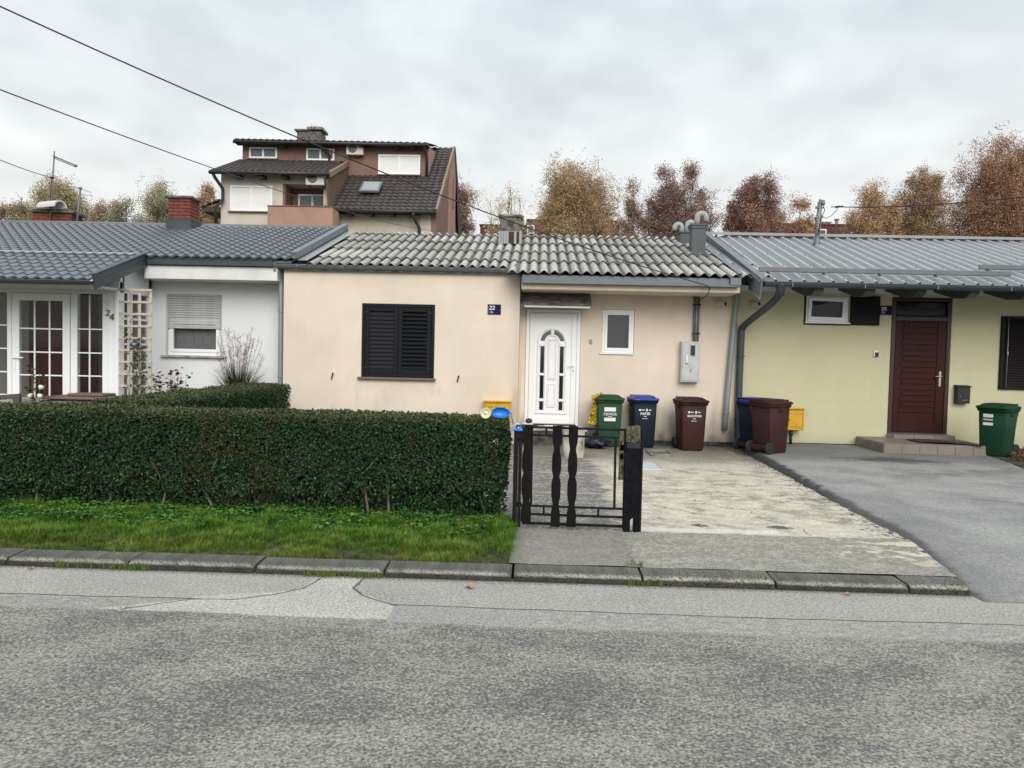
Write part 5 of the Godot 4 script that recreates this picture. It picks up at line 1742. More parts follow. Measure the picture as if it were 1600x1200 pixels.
var spray: ArrayMesh
func tree(called: String, label: String, at: Vector3, low: float, high: float, wide: float, puffs: int, per: int, hues: Array, sd: int) -> void:
	var r := RandomNumberGenerator.new()
	r.seed = sd
	var t := thing(called, label, "tree", at, 0.0, "autumn trees behind the houses")
	var s := smooth()
	var lean := Vector3(r.randf_range(-0.3, 0.3), 0, r.randf_range(-0.3, 0.3))
	var trunk := [Vector3.ZERO, Vector3(0, low * 0.5, 0) + lean * 0.3, Vector3(0, low, 0) + lean * 0.5, Vector3(0, lerpf(low, high, 0.5), 0) + lean, Vector3(0, lerpf(low, high, 0.88), 0) + lean * 1.4]
	tube(s, trunk, wide * 0.035 + 0.08, 0.03, 7)
	obj("trunk", s, M.bark, t)
	s = smooth()
	var where: Array[Transform3D] = []
	var tint := PackedColorArray()
	per = int(per * 0.92)
	puffs = int(puffs * 1.85)
	var tall := high - low
	# upright limbs from the trunk, each ending in a lobe of its own
	var limbs := []
	for i in int(4 + wide):
		var a := TAU * (i + r.randf() * 0.7) / int(4 + wide)
		var reach := wide * r.randf_range(0.18, 0.44)
		var foot := Vector3(0, low * r.randf_range(0.5, 1.0), 0) + lean * 0.4
		var top := Vector3(cos(a) * reach, low + tall * r.randf_range(0.72, 0.97) * (1.0 - 0.20 * pow(reach / (wide * 0.5), 2.0)), sin(a) * reach) + lean
		var knee := Vector3(top.x * 0.75, lerpf(foot.y, top.y, 0.42), top.z * 0.75)
		limbs.append([foot, knee, top])
		tube(s, [foot, foot.lerp(knee, 0.6) + Vector3(top.x, 0, top.z) * 0.06, knee, knee.lerp(top, 0.5), top], 0.05 + 0.014 * wide, 0.015, 6)
	limbs.append([Vector3(0, low, 0), Vector3(0, lerpf(low, high, 0.5), 0), Vector3(0, lerpf(low, high, 0.95), 0) + lean])
	for i in puffs:
		var limb: Array = limbs[r.randi() % limbs.size()]
		var v := pow(r.randf(), 0.8)
		var on: Vector3 = limb[0].lerp(limb[1], v * 2.0) if v < 0.5 else limb[1].lerp(limb[2], v * 2.0 - 1.0)
		var a := r.randf() * TAU
		var out := wide * r.randf_range(0.03, 0.25) * (1.0 - 0.25 * v)
		var c := on + Vector3(cos(a) * out, r.randf_range(0.1, 0.6), sin(a) * out)
		tube(s, [on - Vector3(0, 0.5, 0), on.lerp(c, 0.5), c], 0.03, 0.010, 4)
		if r.randf() < 0.42:   # fill the rounded body between the limbs
			var dir := Vector3(r.randfn(), r.randfn(), r.randfn()).normalized() * pow(r.randf(), 0.4)
			c = Vector3(dir.x * wide * 0.45, low + tall * (0.50 + 0.43 * dir.y), dir.z * wide * 0.45) + lean * 0.7
		var puff := (0.25 + 0.75 * wide / 5.0) * r.randf_range(0.35, 0.80)
		var hue: Color = hues[r.randi() % hues.size()]
		var bare := 0.3 if r.randf() < 0.18 else 1.0
		for k in int(per * bare):
			var d := Vector3(r.randfn(), r.randfn() * 1.25, r.randfn()) * puff * 0.7
			where.append(Transform3D(Basis.from_euler(Vector3(r.randf() * TAU, r.randf() * TAU, r.randf() * TAU)).scaled(Vector3.ONE * r.randf_range(0.65, 1.2)), c + d))
			var g := r.randf_range(0.65, 1.35) * 1.5
			var mix: Color = hue.lerp(hues[r.randi() % hues.size()], 0.3)
			var grey := (mix.r + mix.g + mix.b) / 3.0
			mix = mix.lerp(Color(grey, grey, grey), 0.24)
			tint.append(Color(mix.r * g, mix.g * g * r.randf_range(0.92, 1.08), mix.b * g))
	obj("branches", s, M.bark, t)
	many("crown", spray, M.leaf, where, tint, t)

func trees() -> void:
	spray = leaf_spray(8, 0.105, 0.24, 5)
	var gold := [Color(0.33, 0.21, 0.085), Color(0.27, 0.17, 0.08), Color(0.24, 0.18, 0.085), Color(0.31, 0.18, 0.085)]
	var rust := [Color(0.23, 0.11, 0.075), Color(0.19, 0.095, 0.075), Color(0.26, 0.14, 0.075), Color(0.18, 0.10, 0.08)]
	var wine := [Color(0.20, 0.105, 0.09), Color(0.16, 0.09, 0.08), Color(0.22, 0.13, 0.09)]
	var russet := [Color(0.28, 0.13, 0.075), Color(0.23, 0.11, 0.07), Color(0.32, 0.18, 0.08)]
	var olive := [Color(0.21, 0.195, 0.10), Color(0.26, 0.22, 0.11), Color(0.18, 0.175, 0.10), Color(0.27, 0.19, 0.11)]
	var green := [Color(0.18, 0.20, 0.115), Color(0.21, 0.21, 0.125), Color(0.24, 0.19, 0.115)]
	var straw := [Color(0.42, 0.36, 0.20), Color(0.36, 0.28, 0.15)]
	tree("plane_tree", "reddish autumn tree at the far left end of the tree row", Vector3(-50.2, 0, -70), 6, 15.6, 4.2, 40, 130, rust, 1)
	tree("plane_tree", "slim olive green tree left of the rooftop antenna", Vector3(-47.8, 0, -70), 5, 16.5, 3.2, 40, 130, olive, 2)
	tree("plane_tree", "wide olive and gold tree behind the rooftop antenna", Vector3(-43.6, 0, -70), 5, 17.0, 5.2, 70, 140, [olive[0], olive[1], gold[0], gold[2]], 3)
	tree("plane_tree", "low rusty tree just right of the rooftop antenna", Vector3(-40.3, 0, -71), 5, 15.2, 3.6, 40, 130, [rust[0], olive[3], gold[1]], 4)
	tree("plane_tree", "grey green tree left of the brick chimney", Vector3(-37.7, 0, -70), 5, 15.6, 4.4, 50, 140, green, 5)
	tree("plane_tree", "taller grey green tree behind the brick chimney", Vector3(-34.3, 0, -70), 5, 17.3, 5.2, 64, 130, [green[0], green[1], green[2], olive[1]], 6)
	tree("plane_tree", "brownish tree between the brick chimney and the brown house", Vector3(-30.2, 0, -70), 5, 17.3, 3.6, 44, 120, [rust[2], olive[3], gold[1]], 7)
	tree("plane_tree", "rusty tree half hidden by the gable of the brown house", Vector3(-7.7, 0, -72), 6, 17.6, 3.8, 46, 120, rust, 8)
	tree("plane_tree", "nearly bare pale tree behind the concrete chimney", Vector3(-3.0, 0, -74), 6, 18.2, 5.2, 80, 16, straw, 9)
	tree("plane_tree", "broad golden tree rising behind the middle of the corrugated roof", Vector3(3.3, 0, -70), 5, 19.3, 6.9, 120, 150, gold, 10)
	tree("plane_tree", "small wine brown tree between the golden tree and the twin-topped tree", Vector3(8.3, 0, -70), 5, 17.0, 2.9, 40, 110, [wine[0], wine[2], gold[1]], 11)
	tree("plane_tree", "twin-topped wine brown tree left of the roof cowls", Vector3(11.0, 0, -70), 5, 19.6, 3.9, 66, 110, wine, 12)
	tree("plane_tree", "right half of the twin-topped wine brown trees behind the roof cowls", Vector3(14.0, 0, -70.5), 5, 19.2, 3.8, 62, 110, wine, 13)
	tree("plane_tree", "rust red tree right of the roof cowls", Vector3(19.0, 0, -70), 5, 18.5, 5.5, 96, 140, rust, 14)
	tree("plane_tree", "small orange tree left of the steel mast", Vector3(23.4, 0, -70), 6, 15.8, 2.9, 36, 120, russet, 15)
	tree("plane_tree", "orange gold tree right of the far red building", Vector3(30.0, 0, -70), 5, 17.6, 5.0, 70, 140, [gold[0], russet[2], gold[3]], 16)
	tree("plane_tree", "tall thin golden brown tree second from the right", Vector3(34.3, 0, -70), 6, 20.2, 4.6, 84, 110, [gold[1], gold[2], rust[2]], 17)
	tree("plane_tree", "tallest russet tree at the right edge of the tree row", Vector3(40.8, 0, -69), 5, 21.6, 8.0, 150, 150, [russet[0], rust[0], russet[2], rust[2]], 18)

# ---------------------------------------------------------------- hedges
func hedge_leaf() -> ArrayMesh:
	var s := flat()
	var p := [Vector3(0, 0, 0), Vector3(0.34, 0.10, 0.45), Vector3(0, 0.03, 1.0), Vector3(-0.34, 0.10, 0.45)]
	tri(s, p[0], p[1], p[2]); tri(s, p[0], p[2], p[3])
	return mesh_of(s)

func hedge(label: String, x0: float, x1: float, z0: float, z1: float, top: float, count: int, sd: int, stems: int, gappy: bool) -> void:
	var r := RandomNumberGenerator.new()
	r.seed = sd
	var h := thing("hedge", label, "hedge", Vector3.ZERO, 0.0, "clipped privet hedges")
	var s := flat()
	var base := 0.36 if gappy else 0.12
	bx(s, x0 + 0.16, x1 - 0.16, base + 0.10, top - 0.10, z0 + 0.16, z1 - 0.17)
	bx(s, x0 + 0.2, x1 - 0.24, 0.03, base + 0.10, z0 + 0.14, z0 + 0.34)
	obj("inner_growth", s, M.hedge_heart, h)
	var lump := fnoise(sd, 1.1, 3)
	var patch := fnoise(sd + 1, 1.7, 3)
	var where: Array[Transform3D] = []
	var tint := PackedColorArray()
	var lx := x1 - x0
	var lz := z1 - z0
	var ly := top - 0.08
	var areas := [lx * ly, lx * lz, lz * ly, lz * ly, lx * ly * 0.5]
	var total := 0.0
	for a in areas: total += a
	for i in count:
		var q := r.randf() * total
		var side := 0
		while side < 4 and q > areas[side]:
			q -= areas[side]
			side += 1
		var deep := absf(r.randfn(0.0, 0.045)) - 0.012
		var x := lerpf(x0, x1, r.randf())
		var z := lerpf(z0, z1, r.randf())
		var y := lerpf(0.08, top, pow(r.randf(), 0.9))
		var n := Vector3.ZERO
		if side == 0:
			n = Vector3(0, 0, 1); z = z1
		elif side == 1:
			n = Vector3.UP; y = top
		elif side == 2:
			n = Vector3.RIGHT; x = x1
		elif side == 3:
			n = Vector3.LEFT; x = x0
		else:
			n = Vector3(0, 0, -1); z = z0
		var w := lump.get_noise_3d(x, y * 1.5, z)
		var pn := patch.get_noise_3d(x * 1.3, y * 1.3, z * 1.3)
		deep += w * 0.045
		if side != 1 and gappy:
			# the foot is thin and set back, so that the stems show
			var foot := 0.36 + 0.24 * lump.get_noise_2d(x * 1.7, 30.0) + 0.05 * pn
			if y < foot:
				if r.randf() < 0.52 + 0.45 * smoothstep(foot * 0.7, 0.1, y) - (0.45 if pn > 0.05 else 0.0): continue
				deep += 0.06 + (foot - y) * 0.55 * r.randf()
			elif pn < -0.28 and y < 0.85 and r.randf() < 0.5: deep += 0.06
		# round the clipped edges a little
		if side == 1:
			var edge := minf(minf(x1 - x, x - x0), minf(z1 - z, z - z0))
			deep += 0.05 * smoothstep(0.10, 0.0, edge)
		else: deep += 0.05 * smoothstep(top - 0.09, top, y)
		var p := Vector3(x, y, z) - n * deep
		var out := (n + Vector3(r.randfn(), r.randfn(), r.randfn()) * 0.62).normalized()
		var along := out.cross(Vector3(r.randfn(), r.randfn(), r.randfn())).normalized()
		var k := r.randf_range(0.021, 0.036)
		where.append(Transform3D(Basis(along.cross(out) * k, out * k, along * k), p))
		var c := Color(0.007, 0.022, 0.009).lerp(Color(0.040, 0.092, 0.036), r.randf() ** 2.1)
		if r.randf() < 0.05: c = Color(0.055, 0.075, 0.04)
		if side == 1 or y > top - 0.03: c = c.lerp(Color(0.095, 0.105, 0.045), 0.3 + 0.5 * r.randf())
		if gappy and x > -3.3 and x < -2.5: c = c.lerp(Color(0.05, 0.042, 0.015), 0.3 * smoothstep(-0.1, 0.3, pn))
		if pn > 0.3: c = c.lerp(Color(0.035, 0.032, 0.015), 0.3)
		if y < 0.5 and r.randf() < 0.05 + 0.4 * smoothstep(0.25, 0.4, lump.get_noise_2d(x * 2.0, 77.0)): c = Color(0.06, 0.14, 0.025)
		tint.append(c)
	var leaf := hedge_leaf()
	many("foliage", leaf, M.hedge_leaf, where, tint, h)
	for i in stems:
		s = smooth()
		var x := lerpf(x0 + 0.15, x1 - 0.1, (i + r.randf() * 0.8) / stems)
		var z := z1 - 0.09 - 0.16 * r.randf()
		var pts := [Vector3(x, 0.03, z)]
		var d := r.randf_range(-0.10, 0.10)
		for k in 5: pts.append(Vector3(x + d * (k + 1) * 0.35 + r.randf_range(-0.02, 0.02), 0.03 + 0.13 * (k + 1), z + r.randf_range(-0.015, 0.03)))
		tube(s, pts, r.randf_range(0.010, 0.020), 0.006, 6)
		if r.randf() < 0.6: tube(s, [pts[2], pts[2] + Vector3(r.randf_range(-0.1, 0.1), 0.16, 0.04), pts[2] + Vector3(r.randf_range(-0.16, 0.16), 0.34, 0.06)], 0.008, 0.004, 5)
		obj("stem", s, M.twig, h)

func hedges() -> void:
	hedge("long dark clipped hedge along the grass verge in front of the houses", -8.6, -0.26, -8.02, -7.30, 1.065, 200000, 101, 46, true)
	hedge("shorter clipped hedge running back between the white and peach houses", -4.72, -4.02, -12.55, -8.0, 1.12, 70000, 102, 0, false)

# ---------------------------------------------------------------- grass verge
func verge() -> void:
	var r := RandomNumberGenerator.new()
	r.seed = 77
	var s := flat()
	for i in 7:
		var a := r.randf() * TAU
		var d := Vector3(cos(a), 0, sin(a))
		var at := d * r.randf_range(0.0, 0.016)
		var side := Vector3(-d.z, 0, d.x) * r.randf_range(0.0013, 0.0024)
		var bend := r.randf_range(0.015, 0.06)
		var tall := r.randf_range(0.05, 0.10)
		var m := at + d * bend * 0.35 + Vector3(0, tall * 0.6, 0)
		var tip := at + d * bend * 1.2 + Vector3(0, tall, 0)
		quad(s, at - side, at + side, m + side * 0.8, m - side * 0.8)
		tri(s, m - side * 0.8, m + side * 0.8, tip)
	var tuft := mesh_of(s)
	var patch := fnoise(201, 1.4, 3)
	var fine := fnoise(202, 6.0, 2)
	var where: Array[Transform3D] = []
	var tint := PackedColorArray()
	for i in 56000:
		var x := r.randf_range(-6.6, -0.15)
		var z := r.randf_range(-7.72, -5.95)
		var n := patch.get_noise_2d(x, z)
		var back := smoothstep(-5.95, -7.3, z)
		var right := smoothstep(-0.55, -0.15, x)
		if r.randf() < right * 0.55: continue
		if z < -7.35 and r.randf() < 0.6: continue
		if z < -6.9 and x > -1.9 and n < 0.05 and r.randf() < 0.7: continue
		var k := 0.42 + 0.50 * smoothstep(-0.3, 0.4, n) + 0.55 * fine.get_noise_2d(x, z)
		if z > -6.15: k *= 0.62
		where.append(Transform3D(Basis(Vector3.UP, r.randf() * TAU).scaled(Vector3(k, k * r.randf_range(0.7, 1.2), k)), Vector3(x, 0.055 + 0.018 * back, z)))
		var c := Color(0.046, 0.130, 0.010).lerp(Color(0.105, 0.205, 0.020), r.randf())
		c = c.lerp(Color(0.19, 0.19, 0.05), smoothstep(-6.5, -5.97, z + 0.2 * n) * 0.8 * r.randf())
		if r.randf() < 0.06: c = Color(0.24, 0.20, 0.09)
		c = c * (0.95 + 0.5 * n + 0.35 * fine.get_noise_2d(x * 2.0, z * 2.0)) * r.randf_range(0.65, 1.3)
		tint.append(c)
	var g := Node3D.new()
	g.name = "verge_grass"
	add_child(g)
	meta(g, "strip of uneven green grass between the kerb and the long hedge", "grass", "", "stuff")
	many("blades", tuft, M.blade, where, tint, g)
	# broad-leaved weeds under the hedge
	s = flat()
	for i in 6:
		var a := TAU * i / 6.0 + r.randf() * 0.5
		var d := Vector3(cos(a), 0, sin(a))
		var e := Vector3(-d.z, 0, d.x)
		var l := r.randf_range(0.035, 0.06)
		var up := Vector3(0, r.randf_range(0.02, 0.05), 0)
		var st := d * l * 0.5 + up
		quad(s, d * 0.004, d * 0.005 + e * 0.0015, st + e * 0.001, st)
		tri(s, st, st + d * l * 0.5 + e * l * 0.42 + Vector3(0, 0.006, 0), st + d * l + Vector3(0, -0.004, 0))
		tri(s, st, st + d * l - Vector3(0, 0.004, 0), st + d * l * 0.5 - e * l * 0.42 + Vector3(0, 0.006, 0))
	var weed := mesh_of(s)
	where = []
	tint = PackedColorArray()
	for i in 6500:
		var x := r.randf_range(-6.6, -0.3)
		var z := r.randf_range(-7.75, -6.6)
		var n := patch.get_noise_2d(x * 1.4 + 9.0, z)
		if r.randf() > smoothstep(-6.6, -7.4, z) * (0.35 + 0.9 * smoothstep(-0.2, 0.3, n)): continue
		if x > -1.7 and r.randf() < 0.55: continue
		var k := r.randf_range(0.6, 1.3)
		where.append(Transform3D(Basis(Vector3.UP, r.randf() * TAU).scaled(Vector3(k, k * r.randf_range(0.8, 1.8), k)), Vector3(x, 0.06 + 0.03 * r.randf(), z)))
		tint.append(Color(0.030, 0.10, 0.028).lerp(Color(0.11, 0.24, 0.04), r.randf() ** 1.5))
	var w := Node3D.new()
	w.name = "verge_weeds"
	add_child(w)
	meta(w, "low broad-leaved weeds growing along the foot of the long hedge", "weeds", "", "stuff")
	many("weed_leaves", weed, M.blade, where, tint, w)
	# tufts in the joint between kerb and road
	for q in [[-1.58, -5.655, 40, "grass tuft in the kerb joint beside the pale road patch"], [-1.25, -5.66, 26, "smaller grass tuft in the kerb gutter right of the pale road patch"], [0.835, -5.67, 16, "small weed tuft in the kerb crack in front of the gate"], [-3.05, -5.67, 34, "grass tuft at the broken kerb joint on the left"], [-2.62, -4.83, 10, "tiny yellow-green weed in the road crack"], [-3.5, -5.67, 22, "thin grass in the gutter at the left part of the kerb"], [0.83, -5.96, 12, "small green weed where the paving crack meets the kerb"]]:
		where = []
		tint = PackedColorArray()
		for i in q[2]:
			var k := r.randf_range(0.35, 0.75) * (0.4 if q[2] == 10 else 1.0)
			var wd := 0.085 if q[2] > 15 else 0.03
			where.append(Transform3D(Basis(Vector3.UP, r.randf() * TAU).scaled(Vector3(k, k, k)), Vector3(r.randfn() * wd, 0.0, r.randf_range(-0.02, 0.015))))
			tint.append(Color(0.08, 0.17, 0.025).lerp(Color(0.17, 0.20, 0.05), r.randf()))
		var o := thing("grass_tuft", q[3], "grass tuft", Vector3(q[0], 0.07 if q[1] < -5.9 else 0.0, q[1]), 0.0, "weeds in the cracks of road and kerb")
		many("blades", tuft, M.blade, where, tint, o)

# ---------------------------------------------------------------- planting
func garden_plants() -> void:
	var r := RandomNumberGenerator.new()
	r.seed = 303
	# fountain grass with reddish plumes
	var g := thing("fountain_grass", "fountain grass with reddish feathery plumes against the white wall", "ornamental grass", Vector3(-5.05, 0.08, -12.95))
	var s := flat()
	for i in 900:
		var a := r.randf() * TAU
		var out := r.randf_range(0.08, 0.62)
		var tall := r.randf_range(1.0, 1.75) - out * 0.3
		var d := Vector3(cos(a), 0, sin(a))
		var e := Vector3(-d.z, 0, d.x) * 0.008
		var prev := d * 0.06
		for k in 6:
			var t := (k + 1) / 6.0
			var p := d * (0.06 + out * t * t) + Vector3(0, tall * (t - 0.28 * t * t * t) * 1.15, 0)
			var w := e * (1.0 - t * 0.85)
			quad(s, prev - e * (1.0 - (t - 0.166) * 0.85), prev + e * (1.0 - (t - 0.166) * 0.85), p + w, p - w)
			prev = p
	mat("reed_green", 0.030, 0.042, 0.022, 0.7, {tex = "soft", scale = 2.0, back = Color(0.2, 0.25, 0.1)})
	mat("plume_red", 0.13, 0.06, 0.065, 0.8, {tex = "soft", scale = 2.0, back = Color(0.2, 0.1, 0.1)})
	obj("blades", s, M.reed_green, g)
	s = flat()
	for i in 40:
		var a := r.randf() * TAU
		var d := Vector3(cos(a), 0, sin(a))
		var out := r.randf_range(0.08, 0.42)
		var tall := r.randf_range(1.35, 1.98)
		tube(s, [d * 0.05, d * out * 0.4 + Vector3(0, tall * 0.6, 0), d * out + Vector3(0, tall, 0)], 0.003, 0.0015, 4)
		for k in 16:
			var t := r.randf()
			var p := (d * out * 0.4 + Vector3(0, tall * 0.6, 0)).lerp(d * out + Vector3(0, tall, 0), 0.35 + 0.65 * t)
			var q := p + Vector3(r.randfn() * 0.05, r.randf_range(0.02, 0.10), r.randfn() * 0.05)
			tube(s, [p, q], 0.0026, 0.0008, 3)
	obj("plumes", s, M.plume_red, g)
	# red-leaved shrub
	shrub("red_shrub", "low shrub with purple red leaves in front of the white wall", Vector3(-5.82, 0.08, -12.2), 0.38, 1.13, 34, 14, 0.075, [Color(0.085, 0.025, 0.035), Color(0.06, 0.035, 0.03), Color(0.13, 0.04, 0.05)], r)
	# climber on the trellis
	var c := thing("climbing_plant", "sparse climbing plant with dark leaves twining through the cream trellis", "climbing plant", Vector3(-6.74, 0.08, -12.87))
	s = smooth()
	var where: Array[Transform3D] = []
	var tint := PackedColorArray()
	for k in 5:
		var pts := []
		var x := r.randf_range(-0.12, 0.10)
		for i in 12:
			pts.append(Vector3(x, 0.16 * i + 0.02 * r.randf(), 0.03 + r.randf() * 0.04))
			x += r.randf_range(-0.07, 0.08)
			if i > 3:
				for n in 9:
					if r.randf() < 0.55 + (0.3 if i > 7 and i < 11 else 0.0):
						var b := Basis.from_euler(Vector3(r.randf() * 3, r.randf() * TAU, r.randf() * 3)).scaled(Vector3.ONE * r.randf_range(0.035, 0.06))
						where.append(Transform3D(b, pts[i] + Vector3(r.randfn() * 0.055 + 0.04, r.randfn() * 0.05, r.randf() * 0.06)))
						tint.append(Color(0.02, 0.03, 0.015).lerp(Color(0.05, 0.09, 0.03), r.randf()))
		tube(s, pts, 0.006, 0.003, 5)
	obj("stem", s, M.twig, c)
	many("leaves", hedge_leaf(), M.leaf, where, tint, c)
	shrub("garden_plant", "young broad-leaved plant with white blooms beside the glazed door", Vector3(-7.95, 0.1, -12.1), 0.15, 1.12, 9, 11, 0.075, [Color(0.07, 0.09, 0.03), Color(0.12, 0.12, 0.05), Color(0.05, 0.075, 0.03)], r)
	s = smooth()
	for q in [Vector3(-7.86, 0.98, -11.98), Vector3(-8.02, 0.84, -12.0), Vector3(-7.86, 0.84, -11.97)]:
		lathe(s, [[0.0, -0.03], [0.025, 0.0], [0.045, 0.05], [0.0, 0.06]], Transform3D(Basis.from_euler(Vector3(0.6, r.randf() * 3, 0.3)), q), 8)
	tag_mesh(obj("white_flowers", s, M.print_white), "three white blooms showing above the hedge near the glazed door", "flowers")
	# bed at the far right: earth, red ground plants, a little lawn
	s = flat()
	var pl := [Vector3(7.72, 0.212, -13.95), Vector3(7.68, 0.212, -12.8), Vector3(7.22, 0.19, -11.5), Vector3(7.1, 0.18, -10.6), Vector3(13.0, 0.18, -10.6), Vector3(13.0, 0.212, -13.95)]
	for i in range(1, pl.size() - 1): quad(s, pl[0], pl[i], pl[i + 1], pl[i + 1])
	struct("flower_bed_soil", s, M.soil)
	shrub("ground_plant", "low red-leaved ground plants at the edge of the asphalt drive", Vector3(8.05, 0.2, -12.35), 0.55, 0.14, 90, 7, 0.05, [Color(0.22, 0.05, 0.04), Color(0.17, 0.09, 0.05), Color(0.10, 0.08, 0.03)], r)
	shrub("garden_grass", "patch of green grass behind the right green bin", Vector3(8.75, 0.2, -13.1), 0.5, 0.12, 120, 7, 0.05, [Color(0.06, 0.16, 0.03), Color(0.09, 0.19, 0.04)], r)
	# bare twigs reaching in front of the right shutter
	s = smooth()
	var o := Vector3(9.2, 2.35, -13.2)
	for k in 9:
		var p := o + Vector3(r.randf_range(-0.1, 0.1), r.randf_range(-0.1, 0.1), 0)
		var pts := [p]
		for i in 5:
			p += Vector3(r.randf_range(-0.22, -0.06), r.randf_range(-0.07, 0.08), r.randf_range(-0.03, 0.03))
			pts.append(p)
		tube(s, pts, 0.006, 0.0025, 4)
	tube(s, [Vector3(9.4, 0.2, -13.2), Vector3(9.35, 1.3, -13.2), Vector3(9.2, 2.35, -13.2)], 0.02, 0.008, 6)
	mat("bare_twig", 0.30, 0.24, 0.16, 0.9)
	tag_mesh(obj("bare_shrub", s, M.bare_twig), "bare pale twigs of a shrub in front of the dark shutter at right", "shrub")

func tag_mesh(o: Node, label: String, category: String, group := "") -> Node:
	return meta(o, label, category, group)

func shrub(called: String, label: String, at: Vector3, spread: float, tall: float, stems: int, leaves: int, size: float, hues: Array, r: RandomNumberGenerator) -> void:
	var o := thing(called, label, "plant", at)
	var s := smooth()
	var where: Array[Transform3D] = []
	var tint := PackedColorArray()
	for k in stems:
		var a := r.randf() * TAU
		var d := Vector3(cos(a), 0, sin(a)) * spread * sqrt(r.randf())
		var top := d + Vector3(0, tall * r.randf_range(0.7, 1.1), 0)
		var foot := d * (0.3 if tall > 0.5 else 0.85)
		tube(s, [foot, foot.lerp(top, 0.5) + Vector3(0, tall * 0.08, 0), top], 0.005, 0.002, 4)
		for n in leaves:
			var t := lerpf(0.45, 1.0, sqrt(r.randf())) if tall > 0.5 else r.randf()
			var b := Basis.from_euler(Vector3(r.randf_range(-0.7, 0.7), r.randf() * TAU, r.randf_range(-0.7, 0.7))).scaled(Vector3.ONE * size * r.randf_range(0.6, 1.25))
			where.append(Transform3D(b, foot.lerp(top, t) + Vector3(r.randfn(), r.randfn() * 0.6, r.randfn()) * size * 0.5))
			tint.append(hues[r.randi() % hues.size()] * r.randf_range(0.7, 1.3))
	obj("stem", s, M.twig, o)
	many("leaves", hedge_leaf(), M.leaf, where, tint, o)

